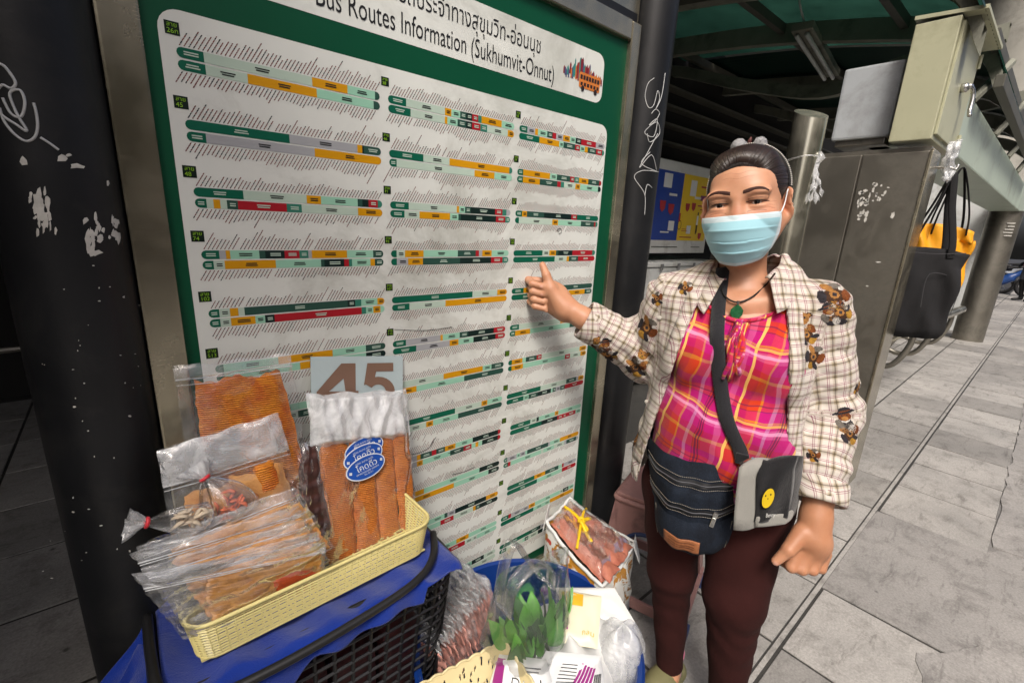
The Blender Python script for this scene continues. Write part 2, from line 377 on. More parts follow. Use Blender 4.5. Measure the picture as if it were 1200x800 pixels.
# city and bus picture at the end of the title
LM = [mat('print_'+n, hx(c), .4, var=.2, bump=0) for n, c in (('sky1', '9c3a2c'), ('sky2', '2f8079'), ('sky3', 'c0702e'), ('sky4', '4b4f6d'), ('sky5', '7a1f2a'), ('bus', 'd07a34'), ('busd', '2a2022'))]
b = MB(); rr = random.Random(3)
for k in range(34):
    x = .955+.158*k/34; h = .012+.042*math.exp(-((x-1.03)/.045)**2)*rr.uniform(.45, 1.1); wv = rr.uniform(.004, .008)
    z0 = 1.715-.012*rr.random()
    b.add([(x, -.003-k*1e-5, z0), (x+wv, -.003-k*1e-5, z0), (x+wv, -.003-k*1e-5, z0+h), (x+wv*.5, -.003-k*1e-5, z0+h+.006), (x, -.003-k*1e-5, z0+h)], [(0, 1, 2, 3, 4)], rr.randrange(5))
bpoly(b, rrect(1.018, 1.690, 1.105, 1.728, .006), .0036, 5)
for k in range(7): bq(b, 1.022+k*.0117, 1.711, 1.031+k*.0117, 1.722, .0039, 6)
for k in range(6): bq(b, 1.024+k*.0135, 1.6955, 1.033+k*.0135, 1.704, .0039, 6)
for x in (1.034, 1.088): bpoly(b, [(x+.007*math.cos(a*.5), 1.689+.007*math.sin(a*.5)) for a in range(12)], .0041, 6)
b.build('city_bus_picture', LM, pg)
# routes
ROW0, PITCHZ = 1.561, .1042
COLS = [(.104, .438), (.456, .795), (.812, 1.152)]
NUM = [['26ก', '45', '48', '74', '102', '513', '545', '26', '132', '23', '40', '98', '116'], ['38', '46', '71', '93', '107', '115', '116', '519', '522', '537', '544', '139', '142'], ['62', '77', '98', '109', '109', '110', '205', '508', '511', '501', '552', '558', '185']]
SEG = {(0, 0): ('T11 G51 Y20 M17 D3', 'T11 G18 Y34 M33 D4'), (0, 1): ('T47 S38 Y3 K1 D11', 'T8 S52 Y40'), (0, 2): ('T22 G32 Y8 M22 D3 K4 R6 t3', 'T5 G3 Y3 G3 D5 R24 t8 G33 Y16'),
 (0, 3): ('T8 S3 Y2 M14 D3 K10 R8 t5 S2 Y21 M17 D7', 'T5 G5 Y25 M25 D2 K12 R3 t2 M12 Y3 D6'), (0, 4): ('T5 G5 Y4 G3 D58 K5 t4 M11 Y5', 'T5 G5 Y12 M5 K5 R52 t3 M5 Y5 M3'), (0, 5): ('T4 M28 Y32 M22 D14', 'T4 M40 Y22 M20 K14'),
 (1, 0): ('T12 G28 Y5 M7 D5 K5 R5 t3 Y18 M12', 'T15 G25 Y2 M8 D7 K5 R7 t6 G19 Y6'), (1, 1): ('T24 G20 Y53 t3', 'T5 G60 Y18 M17'), (1, 2): ('T13 G37 Y2 M5 D5 K22 R7 t4 S4', 'T10 G11 Y24 M7 D2 K32 R9 t5'),
 (1, 3): ('T4 G6 Y14 M28 D16 R3 S3 Y9 M17', 'T4 S8 Y11 D2 D28 K28 R11 t6'), (1, 4): ('T66 G24 Y10', 'T13 G29 Y58'), (1, 5): ('T10 S28 Y2 M15 D8 K25 R12', 'T18 S28 Y8 M14 K22 R10'), (1, 6): ('T4 G37 Y37 M9 D13', 'T4 Y14 M42 D40'),
 (1, 7): ('T52 G26 Y6 M16', 'T8 G18 Y6 M23 D45'), (1, 8): ('S18 Y3 D10 R4 D8 Y10 M17 K27 R3', 'S18 Y5 M25 D13 R8 M4 Y3 M4 K17 R3'), (1, 9): ('Y24 M54 K22', 'Y52 M36 K12'),
 (2, 0): ('T8 S8 Y3 M10 D6 R4 S8 Y8 M7 K7 R19 S12', 'T21 Y22 M5 D14 R6 M6 Y4 D11 R8 t3'), (2, 1): ('T6 Y29 M8 D16 R5 t6 Y12 D15 R3', 'T6 Y18 D20 R4 t4 G14 Y6 M24 K4'), (2, 2): ('T7 Y5 D19 K33 R7 T29', 'T4 G37 Y7 M29 D18 R2 t3'),
 (2, 3): ('T32 G8 Y8 D3 K18 R27 t4', 'T47 G15 Y3 D12 R20 R3'), (2, 4): ('T13 Y10 M30 D47', 'T30 M38 Y22 D10'), (2, 5): ('T10 G50 Y20 M20', 'T6 Y17 M50 D27'), (2, 6): ('T4 Y12 M4 D13 R6 G51 Y10', 'T4 Y13 M53 R7 G15 Y8')}
palette = 'TGYMDKRSt'
b = MB(); kb = list(PC); ix = {k: i for i, k in enumerate(kb)}; bars = []
stops = MB(); labels = MB(); marks = MB(); rr = random.Random(11)
for c, (x0, x1) in enumerate(COLS):
    for r in range(13):
        if c == 0 and r > 8: pass
        zt = ROW0-PITCHZ*r; indent = .004 if (c+r) % 3 else 0; xa, xb = x0+(.02 if (c == 2 and r in (8, 10)) else 0), x1-(.03 if c == 0 and r == 11 else 0)
        seg = SEG.get((c, r))
        if seg is None:
            seg = []
            for q in range(2):
                s_ = ['T%d' % rr.choice((5, 9, 25, 40))]; tot = int(s_[0][1:])
                while tot < 96:
                    wv = rr.choice((3, 5, 8, 14, 22, 34)); s_.append(rr.choice('MGYMDKRDSM')+str(wv)); tot += wv
                seg.append(' '.join(s_))
        rb = MB()
        for q in range(2):
            za = zt-.0152-q*.0178; zb = za+.0152; items = [(s[0], int(s[1:])) for s in seg[q].split()]; tot = sum(i[1] for i in items); x = xa; rad = .0072
            for k, (cc, wv) in enumerate(items):
                x2 = x+(xb-xa)*wv/tot
                poly = []
                if k == len(items)-1: poly += [(x2-rad+rad*math.sin(a), (za+zb)/2-.0075*math.cos(a)) for a in np.linspace(0, math.pi, 7)]
                else: poly += [(x2, za), (x2, zb)]
                if k == 0: poly += [(x+rad-rad*math.sin(a), (za+zb)/2+.0075*math.cos(a)) for a in np.linspace(0, math.pi, 7)]
                else: poly += [(x, zb), (x, za)]
                bpoly(rb, poly, .0031, ix[cc])
                if wv >= 5:       # tiny two-line destination name
                    cx = (x+x2)/2; dark = cc in 'MGYS'
                    for li, zz in enumerate((za+.0085, za+.005)):
                        hw = min((x2-x)*.3, .009+.004*rr.random())
                        bq(marks, cx-hw*.8, zz, cx+hw, zz+.0019, .0036, 0 if dark else 1)
                x = x2
            # stop names, slanting away from the bars
            n = int((xb-xa)/.0063); run = .5
            for k in range(n):
                run = min(1, max(.22, run+rr.uniform(-.25, .25))); L = (.015+.019*run*rr.uniform(.55, 1.)) * (1.5 if rr.random() < .05 else 1)
                if rr.random() < .03: continue
                x = xa+.004+(xb-xa-.008)*k/n; up = 1 if q == 0 else -1; zs = (zb+.002) if q == 0 else (za-.002)
                ax = up*.52; wv = .0016; nseg = max(2, int(L/.0042)); t0 = 0
                for sgm in range(nseg):           # broken strokes read as lettering
                    t1 = min(1, t0+rr.uniform(.6, 1.25)/nseg); e = t1-.12/nseg
                    p0 = (x+ax*L*t0, zs+up*L*.86*t0); p1 = (x+ax*L*e, zs+up*L*.86*e)
                    stops.quad((p0[0], -.003, p0[1]), (p0[0]+wv, -.003, p0[1]), (p1[0]+wv, -.003, p1[1]), (p1[0], -.003, p1[1]), 0 if rr.random() < .3 else 1)
                    t0 = t1
                    if t0 >= 1: break
        rb.build('route_line', [PC[k] for k in kb], pg)
        lx, lz = x0-.0115, zt+.0145; s = .019
        if c > 0: lx = x0-.014; s = .0165
        lb = MB(); bq(lb, lx, lz, lx+s, lz+s*.98, .0031, 0)
        btext(lb, 'สาย', lx+s*.14, lz+s*.58, s*.46, .0036, 1); btext(lb, NUM[c][r], lx+s*.12, lz+s*.12, s*.50, .0036, 1)
        lb.build('route_number', [PC['N'], PC['L']], pg)
o = stops.build('stop_names', [M_INK, M_INKR], pg); tag(o, kind='stuff')
o = marks.build('destination_names', [M_INK, PC['G']], pg); tag(o, kind='stuff')
# pen scratches on the sheet
for ln in ([(700, 330), (715, 322), (728, 300), (735, 285)],):
    pass
def scratch(pts, wd=.0007):
    P = [on_y(x, y, YB-.004)-Vector((0, YB, 0)) for x, y in pts]; MB().tube(spline(P, 6), wd, 4).build('pen_scratch', M_INK, pg)
scratch([(478, 533), (492, 530), (503, 524), (508, 516), (511, 512)]); scratch([(530, 556), (545, 552), (556, 547)]); scratch([(525, 531), (540, 527), (550, 521)]); scratch([(462, 386), (500, 387), (530, 383)], .0005); scratch([(655, 272), (653, 269), (657, 268), (658, 272), (655, 274)], .0006)
# steel frame: four bars with a mitred look, proud of the sheet
fr = .055
b = MB(); b.box((.012, -.016, .1), (.064, .06, 1.9), bev=.004); b.build('frame_bar', STEEL, board)
b = MB(); b.box((1.214, -.016, .1), (1.256, .06, 1.9), bev=.004); b.build('frame_bar', STEEL, board)
b = MB(); b.box((.065, -.0155, 1.85), (1.213, .06, 1.902), bev=.004); b.build('frame_bar', STEEL, board)
b = MB(); b.box((.065, -.0155, .1), (1.213, .06, .182), bev=.004); b.build('frame_bar', STEEL, board)
b = MB(); b.box((-.02, .002, 1.906), (1.262, .085, 2.62), bev=.006); b.build('header_panel', STEEL, board)
for x in (.04, 1.235): MB().box((x-.02, .0, 0), (x+.02, .05, .099), bev=.004).build('leg', STEEL, board)
# ================================================================ steel column, cabinets, beam
t = thing('steel_column', 'broad grimy steel clad column with two panels, below the electrical cabinets', 'column', (2.82, .48, 0))
MB().box((.012, .002, 0), (.20, .52, 1.74)).build('core', STEEL_D, t)
MB().box((0, .004, .04), (.012, .250, 1.72), bev=.003).build('panel', STEEL_D, t)
MB().box((0, .256, .04), (.012, .518, 1.72), bev=.003).build('panel', STEEL_D, t)
MB().box((.013, -.008, .02), (.195, .0015, 1.73), bev=.003).build('side_panel', STEEL, t)
MB().box((-.006, -.01, .0), (.013, .0035, 1.72), bev=.003).build('corner_trim', STEEL, t)
rgs = random.Random(6)
for (x, z, sx, sz) in [(rgs.gauss(.20, .018), rgs.gauss(1.50, .045), rgs.uniform(.006, .02), rgs.uniform(.008, .03)) for _ in range(26)]+[(rgs.gauss(.14, .012), rgs.gauss(1.53, .02), rgs.uniform(.004, .012), rgs.uniform(.006, .018)) for _ in range(9)]+[(.08, 1.44, .015, .03), (.09, 1.22, .02, .008), (.11, 1.1, .012, .005)]:
    n = 12; P = [(-.0012, x+sx*.6*math.cos(a*.5236)*random.uniform(.5, 1.1), z+sz*.6*math.sin(a*.5236)*random.uniform(.5, 1.1)) for a in range(n)]
    MB().add([(-.0012, x, z)]+P, [(0, i+1, (i+1) % n+1) for i in range(n)]).build('sticker_scrap', M_SCRAP, t)
t = thing('electrical_cabinet', 'tall beige electrical cabinet with sloping rain hood and chrome lever handle', 'cabinet', (2.79, .48, 1.765))
MB().box((.0, .006, .0), (.56, .158, .478), bev=.004).build('body', M_BEIGE, t)
MB().box((.022, -.006, .022), (.545, .0055, .462), bev=.003).build('door', M_BEIGE, t)
hd = MB(); hd.add([(-.004, -.07, .480), (.60, -.07, .480), (.60, .165, .496), (-.004, .165, .496), (-.004, -.07, .494), (.60, -.07, .494), (.60, .165, .511), (-.004, .165, .511)], [(0, 3, 2, 1), (4, 5, 6, 7), (0, 1, 5, 4), (1, 2, 6, 5), (2, 3, 7, 6), (3, 0, 4, 7)]); hd.build('rain_hood', M_BEIGE, t)
MB().box((.0, .006, .4785), (.56, .158, .4795)).build('seal', M_BLACKP, t)
h = MB(); h.lathe([(0, .0), (.02, .0), (.02, .02), (.012, .028), (0, .028)], 16); 
for i, v in enumerate(h.v): h.v[i] = (.28+v[0], -.006-v[2], .255+v[1])
h.tube(spline([(.28, -.032, .258), (.30, -.036, .262), (.345, -.04, .255), (.352, -.046, .22), (.342, -.048, .17), (.325, -.055, .14)], 5), [.011]*6+[.0085]*20, 10); h.build('lever_handle', M_CHROME, t, smooth=True)
for z in (.06, .42): MB().tube([(.53, -.012, z-.03), (.53, -.012, z+.03)], .007, 8).build('hinge', M_BEIGE, t)
t = thing('electrical_cabinet', 'plain pale grey box mounted left of the beige cabinet', 'cabinet', (2.9, .668, 1.81))
MB().box((.0, .0, .0), (.22, .242, .335), bev=.012).build('body', M_GREYBOX, t)
MB().box((.02, .015, -.03), (.2, .225, .001), bev=.004).build('mounting_plate', STEEL_D, t)
b = MB(); b.box((3.0, .485, 1.78), (9.9, .78, 2.07), bev=.01)
o = b.build('roof_beam', M_BEAM); tag(o, 'long pale green painted beam running from the cabinets to the far column', 'beam')
t = thing('round_column', 'bare steel column at the far end of the leaning rail', 'column', (9.05, .46, 0))
b = MB(); b.lathe([(.17, 0), (.17, 1.79)], 32, (.16, .16, 0)); b.build('shaft', STEEL_D, t, smooth=True)
b = MB()
for k in range(5): b.box((-.012, .03, 1.62-k*.04), (-.006, .03+random.uniform(.06, .10), 1.635-k*.04))
b.build('notice_strip', M_SCRAP, t)
b = MB(); b.box((-.012, -.012, 1.3), (.332, .0, 1.74)); 
# slanting polished pole
px_, py_ = 2.275, .805
t = thing('steel_pole', 'polished round steel pole cut off at a slant, tied with a strip of clear plastic', 'pole', (px_, py_, 0))
b = MB(); n = 32; vs_ = []; rr_ = .064
for k in range(n):
    a = 2*math.pi*k/n; vs_.append((rr_*math.cos(a), rr_*math.sin(a), 0))
for k in range(n):
    a = 2*math.pi*k/n; vs_.append((rr_*math.cos(a), rr_*math.sin(a), 1.82+.03*math.cos(a-.9)))
b.add(vs_, [(k, (k+1) % n, n+(k+1) % n, n+k) for k in range(n)]); b.add(vs_[n:], [tuple(range(n))]); b.build('shaft', STEEL_P, t, smooth=True, angle=40)
F_TIE = film('tie_film', clear=.7, haze=.2, gloss=.3)
P = [(1.04*rr_*math.cos(a), 1.04*rr_*math.sin(a), 1.64+.008*math.sin(2*a)) for a in np.linspace(0, 2*math.pi, 30)[:-1]]
MB().tube(P, .003, 6, closed=True).build('tie_loop', F_TIE, t, smooth=True)
rt2 = Vector((.386, -.922, 0)); ca = Vector((-.92, -.386, 0))
b = MB()
for k in range(5):
    base = rt2*(rr_*.8)+ca*(rr_*.6); s_ = random.uniform(-.02, .05); P = [base+Vector((0, 0, 1.64))+rt2*(s_*u*u+.006*math.sin(9*u+k))+ca*(.02*u)+Vector((0, 0, -.19*u*random.uniform(.9, 1)+.03*(k == 1)*u)) for u in np.linspace(0, 1, 9)]
    b.tube(P, [.006+.006*math.sin(u*3) for u in range(9)], 6, flat=.3)
b.tube([base+Vector((0, 0, 1.66)), base+rt2*.012+Vector((0, 0, 1.64)), base+Vector((0, 0, 1.62))], [.012, .018, .01], 8)
b.build('tie_tail', F_TIE, t, smooth=True)

# ================================================================ leaning rail, hanging bags
t = thing('leaning_rail', 'low steel leaning rail on curved black legs, behind the hanging bags', 'rail', (0, 0, 0))
MB().tube([(3.35, .585, .755), (6.75, .56, .66)], .038, 14).build('rail_tube', STEEL_P, t, smooth=True)
for x in (3.7, 4.6, 5.5, 6.55):
    zt = .755-.115*(x-3.35)/3.4
    MB().tube(spline([(x, .6, zt-.03), (x, .61, zt-.18), (x, .68, zt-.34), (x, .80, zt-.38), (x, .98, zt-.36), (x, 1.1, .0)], 6), .022, 10).build('leg', STEEL_D, t, smooth=True)
M_TOTE = mat('tote_canvas', hx('161618'), .9, var=.25, vscale=9, bump=.5, bscale=300)
M_SEAM = mat('tote_seam', hx('3b3b3d'), .9); M_YBAG = mat('yellow_bag', hx('d79414'), .6, var=.15, vscale=8, bump=.3, bscale=40)
def cloth_bag(w_, h_, d_, seed, sag=.03, nx=26, nz=22, flare=.1):
    """a soft hanging bag: closed front and back sheets that bulge, open at the top"""
    rg = random.Random(seed); ph = [rg.uniform(0, 6.3) for _ in range(8)]; rows = []
    for j in range(nz+1):
        v = j/nz; row = []
        for i in range(2*nx):
            a = 2*math.pi*i/(2*nx); ca_, sa_ = math.cos(a), math.sin(a)
            x = (abs(ca_)**.55)*math.copysign(1, ca_)*w_/2; y = (abs(sa_)**.7)*math.copysign(1, sa_)*d_/2
            k = .25+.75*math.sin(min(1, (1-v)*1.15)*math.pi*.62+.35)
            y *= max(.12, k if v > .1 else k*math.sqrt(v/.1+.05)); x *= (1+flare*(v-.5))*(1 if v > .06 else .9+.1*v/.06)
            y += .012*math.sin(9*v+14*x/w_+ph[0])*(1 if sa_ < 0 else .6)+.008*math.sin(22*x/w_+ph[1]+4*v); x += .006*math.sin(13*v+ph[2])
            z = -h_*(1-v)+sag*(math.cos(x/w_*2.6+ph[3]*.1)-1)*(v > .8)-.015*math.cos(math.pi*x/w_)*(1-v)
            row.append((x, y, z))
        rows.append(row)
    rows.insert(0, [(sum(p[0] for p in rows[0])/len(rows[0])*.0+p[0]*.15, p[1]*.15, p[2]-.004) for p in rows[0]])
    b = MB(); P = [[rows[j][i] for j in range(len(rows))] for i in range(2*nx)]; b.grid(P, closed_u=True); return b
bag_rot = R(-95)
t = thing('tote_bag', 'large slack black tote bag hanging by its long handles from the steel column', 'bag', (3.19, .462, 1.30), R(-66))
cloth_bag(.33, .46, .11, 2).build('body', M_TOTE, t, smooth=True, solid=.004)
for y in (-.045, .045):
    MB().tube(spline([(-.075, y, -.05), (-.06, y, .05), (-.01, y*.6, .22), (.02, y*.3, .345), (.03, y*.3, .345), (.05, y*.6, .2), (.085, y, .03), (.09, y, -.05)], 6), .015, 8, flat=.25).build('handle', M_TOTE, t, smooth=True)
for P in ([(.02, -.30), (.02, -.13), (.155, -.17), (.158, -.33)], [(-.15, -.02), (0, -.03), (.15, -.02)]): MB().tube(spline([(x, -.072-.006*math.cos(x*14)+.035*(abs(x) > .12), z) for x, z in P], 5), .0016, 5).build('seam', M_SEAM, t)
t = thing('shopping_bag', 'yellow woven shopping bag hanging behind the black tote', 'bag', (3.60, .458, 1.43), R(-68))
cloth_bag(.26, .38, .08, 5, flare=.02).build('body', M_YBAG, t, smooth=True, solid=.003)
for y in (-.04, .04):
    MB().tube(spline([(-.07, y, -.06), (-.06, y, .05), (-.03, y*.5, .22), (.0, 0, .3), (.03, y*.5, .22), (.07, y, .05), (.08, y, -.06)], 6), .014, 8, flat=.25).build('handle', M_TOTE, t, smooth=True)
b = MB()
for k in range(9): b.box((-.08+k*.018, -.0875, -.325), (-.08+k*.018+.011, -.0865, -.313))
b.build('print_line', M_INK, t)
t = thing('hook_bundle', 'crumpled clear plastic twisted over the hook above the tote', 'plastic', (3.0, .455, 1.62))
b = MB(); rg = random.Random(4)
for k in range(7):
    P = [(rg.uniform(-.03, .1), rg.uniform(-.035, .0), .16-.04*i+rg.uniform(-.01, .01)) for i in range(5)]; b.tube(spline(P, 4), .012, 6, flat=.35)
b.build('film', F_TIE, t, smooth=True)
MB().tube(spline([(.02, .03, .05), (.02, -.02, .05), (.03, -.045, .04), (.035, -.05, .06)], 5), .006, 8).build('hook', M_CHROME, t, smooth=True)

# ================================================================ far end: wall, bikes, walker, pier
o = MB().box((9.95, .82, 0), (10.1, 3.2, 2.5)).build('partition_wall', M_WHITEP); tag(o, 'pale grey partition wall behind the hanging bags', 'wall')
b = MB(); b.lathe([(.55, 0), (.55, 9)], 40, (10.6, 1.1, 0)); 
o = b.build('viaduct_pier', M_CONC, smooth=True); tag(o, 'round pale concrete pier rising above the shelter roof', 'pier')
M_RIBD = mat('rib_dark', hx('4c4b43'), .6, var=.25, vscale=5)
# ================================================================ shelter roof
t = thing('shelter_roof', 'dark green shelter roof on arched grey ribs overhead', 'roof', (0, 0, 0))
prof = [(.42, 2.24), (.62, 2.53), (1.25, 2.70), (2.07, 2.83), (3.2, 2.92), (5.2, 2.95)]
def corr(x0, x1, step):
    b = MB(); xs_ = np.arange(x0, x1, step); pr = spline([(0, y, z) for y, z in prof], 4)
    b.grid([[(x, p.y, p.z+(.012 if i % 2 else 0)) for p in pr] for i, x in enumerate(xs_)]); return b
corr(2.75, 3.02, .03).build('roof_sheet', M_ROOFGREEN, t); corr(4.42, 8.2, .045).build('roof_sheet', M_ROOFGREEN, t)
def skylight_mat():
    s = NT('roof_skylight'); tl = s.n('BsdfTranslucent', inp={'Color': (.02, .065, .047, 1)}); df = s.n('BsdfDiffuse', inp={'Color': (.008, .03, .022, 1)}); n = s.noise(s.coord('World'), 3, 5, .6); mx = s.n('MixShader'); s.l(s.ramp(n, [(.3, .25), (.7, .7)]), mx.inputs[0]); s.l(tl.outputs[0], mx.inputs[1]); s.l(df.outputs[0], mx.inputs[2]); s.l(mx.outputs[0], s.out.inputs[0]); return s.m
corr(3.02, 4.42, .028).build('skylight_sheet', skylight_mat(), t)
def arch(x, dz, wd, dp, name='arched_rib', pts=None):
    pr = spline([(0, y, z) for y, z in (pts or prof)], 5); b = MB()
    for i in range(len(pr)-1):
        a, c = pr[i], pr[i+1]; v = []
        for p in (a, c):
            for dx in (-wd/2, wd/2):
                for d in (0, -dp): v.append((x+dx, p.y, p.z-dz+d))
        b.add(v, [(0, 4, 6, 2), (1, 3, 7, 5), (0, 1, 5, 4), (2, 6, 7, 3)])
    b.build(name, M_RIB, t)
arch(2.9, .03, .09, .10)
for x in (3.75, 5.2, 6.7, 8.2): arch(x, .02, .07, .12)
arch(4.2, 0, .07, .09, 'tie_beam', [(.5, 2.60), (1.0, 2.52), (1.45, 2.43), (2.1, 2.60), (2.8, 2.83), (3.6, 2.9)])
arch(6.0, 0, .07, .09, 'tie_beam', [(.5, 2.60), (1.0, 2.52), (1.45, 2.43), (2.1, 2.60), (2.8, 2.83), (3.6, 2.9)])
for (y, z) in ((.40, 2.16), (.47, 2.38), (.9, 2.60), (1.6, 2.74), (2.5, 2.84)):
    MB().box((3.5 if y < .5 else 2.75, y-.02, z-.06), (8.25, y+.02, z), bev=.004).build('purlin', M_RIBD, t)
for x in np.arange(3.6, 8, 1.2):
    MB().tube([(x, .5, 2.07), (x+.5, .44, 2.36)], .022, 6).build('strut', M_RIB, t)
t = thing('batten_light', 'unlit fluorescent batten under the green roof', 'lamp', (3.4, 1.35, 2.56), R(8))
MB().box((0, -.06, 0), (1.1, .06, .045), bev=.006).build('tray', M_RIB, t)
for y in (-.028, .028): MB().tube([(.03, y, -.02), (1.07, y, -.02)], .013, 8).build('tube_lamp', M_WHITEP, t, smooth=True)
MB().tube(spline([(.1, 0, .04), (-.05, .02, .12), (-.02, .05, .22)], 5), .006, 6).build('cable', M_WHITEP, t)
# dark louvres and back wall
for i in range(6):
    b = MB(); z = 2.60-.155*i; y = 2.62
    b.box((2.6, y, z-.02), (9.9, y+.10, z), M=None); o = b.build('louvre_bar', M_RIBD); tag(o, 'dark horizontal louvre bar above the blue and yellow poster', 'louvre bar', 'louvre bars over the advertising panel')
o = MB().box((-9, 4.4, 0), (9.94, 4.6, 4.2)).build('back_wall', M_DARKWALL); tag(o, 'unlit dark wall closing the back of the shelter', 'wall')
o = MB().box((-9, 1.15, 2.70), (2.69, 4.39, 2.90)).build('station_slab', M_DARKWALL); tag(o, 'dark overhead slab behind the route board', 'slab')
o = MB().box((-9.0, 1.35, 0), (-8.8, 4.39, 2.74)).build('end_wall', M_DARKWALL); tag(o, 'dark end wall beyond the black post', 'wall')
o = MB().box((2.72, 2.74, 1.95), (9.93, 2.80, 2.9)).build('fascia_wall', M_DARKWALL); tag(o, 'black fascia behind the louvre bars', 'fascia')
o = MB().box((-9, -.1, 2.70), (-.45, 1.14, 2.90)).build('shade_canopy', M_RIB); tag(o, 'unseen flat grey canopy added to shade the ground left of the post', 'canopy')  # added out of view to darken the ground behind the left post
o = MB().box((-1.35, -.5, 0), (-1.28, 1.6, 2.69)).build('light_block_screen', M_DARKWALL); tag(o, 'unseen dark screen added to block light left of the black post', 'screen')  # unseen panel, added to keep side light off the ground at left
o = MB().box((-30, .6, 6.2), (40, 12, 7.4)).build('viaduct_deck', M_CONC); tag(o, 'concrete viaduct deck high above the shelter', 'viaduct')
# low bench frame seen in the dark left of the post
t = thing('bench_frame', 'low metal bench frame in the dark behind the left post', 'bench', (-2.2, 3.0, 0))
MB().tube([(0, 0, .62), (2.4, 0, .66)], .014, 8).build('rail', STEEL_D, t)
for x in (.2, 1.4): MB().tube([(x, 0, .62), (x, .05, 0)], .016, 8).build('leg', STEEL_D, t)
# advertising panel
YA = 2.2
t = thing('advertising_panel', 'white framed advertising panel with blue and yellow halves', 'poster', (0, YA, 0))
x0, x1 = 3.15, 4.24
MB().box((x0, 0, 1.13), (x1, .08, 1.87), bev=.006).build('frame', M_WHITEP, t)
M_ABLUE = mat('ad_blue', hx('1f3f96'), .35, var=.1, bump=0); M_AYEL = mat('ad_yellow', hx('e0bd12'), .35, var=.05, bump=0); M_AWH = mat('ad_white', hx('d5d8da'), .4, var=.03, bump=0); M_ARED = mat('ad_red', hx('a5252c'), .4, var=.05, bump=0)
def q2(b, xa, za, xb, zb, d, mi=0): b.quad((xa, -d, za), (xb, -d, za), (xb, -d, zb), (xa, -d, zb), mi)
b = MB(); xm = 3.72; q2(b, x0+.04, 1.24, xm, 1.79, .003, 0); q2(b, xm, 1.24, x1-.04, 1.79, .003, 1)
for (xx, zz, ww, hh, mi) in ((3.42, 1.66, .12, .11, 2), (3.52, 1.60, .12, .02, 2), (3.45, 1.3, .13, .012, 2), (3.56, 1.32, .09, .08, 2), (3.84, 1.62, .10, .13, 2), (3.93, 1.60, .11, .02, 2), (4.03, 1.59, .15, .045, 4), (4.02, 1.70, .16, .014, 3), (4.0, 1.54, .16, .012, 3), (4.05, 1.51, .1, .008, 3), (3.86, 1.3, .07, .07, 2), (3.76, 1.265, .2, .008, 3), (3.78, 1.32, .1, .005, 3), (3.78, 1.335, .08, .005, 3)):
    q2(b, xx, zz, xx+ww, zz+hh, .005, mi)
for (xx, zz, s_) in ((3.44, 1.51, .045), (3.57, 1.49, .045), (3.83, 1.52, .035), (3.93, 1.53, .035), (4.1, 1.28, .03)):
    b.add([(xx-s_, -.006, zz+s_), (xx+s_, -.006, zz+s_), (xx+s_*.8, -.006, zz-s_*.4), (xx, -.006, zz-s_), (xx-s_*.8, -.006, zz-s_*.4)], [(0, 4, 3, 2, 1)], 3)
for k in range(14):   # rider and walker figures on the print
    a = k*math.pi*2/14; b.quad((3.735+.03*math.cos(a), -.0062, 1.37+.04*math.sin(a)), (3.735+.03*math.cos(a+.45), -.0062, 1.37+.04*math.sin(a+.45)), (3.735+.025*math.cos(a+.45), -.0062, 1.37+.034*math.sin(a+.45)), (3.735+.025*math.cos(a), -.0062, 1.37+.034*math.sin(a)), 5)
q2(b, 3.71, 1.40, 3.735, 1.47, .0064, 3); q2(b, 4.01, 1.38, 4.04, 1.46, .0062, 2); q2(b, 4.015, 1.30, 4.028, 1.38, .0064, 5); q2(b, 4.03, 1.31, 4.04, 1.38, .0066, 5); q2(b, 4.017, 1.465, 4.035, 1.49, .0064, 5)
b.build('print', [M_ABLUE, M_AYEL, M_AWH, M_ARED, mat('ad_purple', hx('7d2a62'), .4, bump=0), M_INK], t)
b = MB(); 
for k in range(2): q2(b, (3.35, 3.98)[k], 1.18, (3.75, 4.14)[k], 1.186, .003)
b.build('small_print', M_INK, t)
t = thing('metal_chest', 'white metal chest with a lidded top, below the advertising panel', 'chest', (3.0, 2.12, 0))
MB().box((0, 0, .05), (1.35, .5, 1.02), bev=.012).build('body', M_WHITEP, t); MB().box((-.01, -.012, 1.024), (1.36, .51, 1.065), bev=.01).build('lid', M_WHITEP, t)
for k in range(5): MB().box((.12+.26*k, -.02, 1.0), (.16+.26*k, -.0125, 1.05), bev=.002).build('catch', M_CHROME, t)
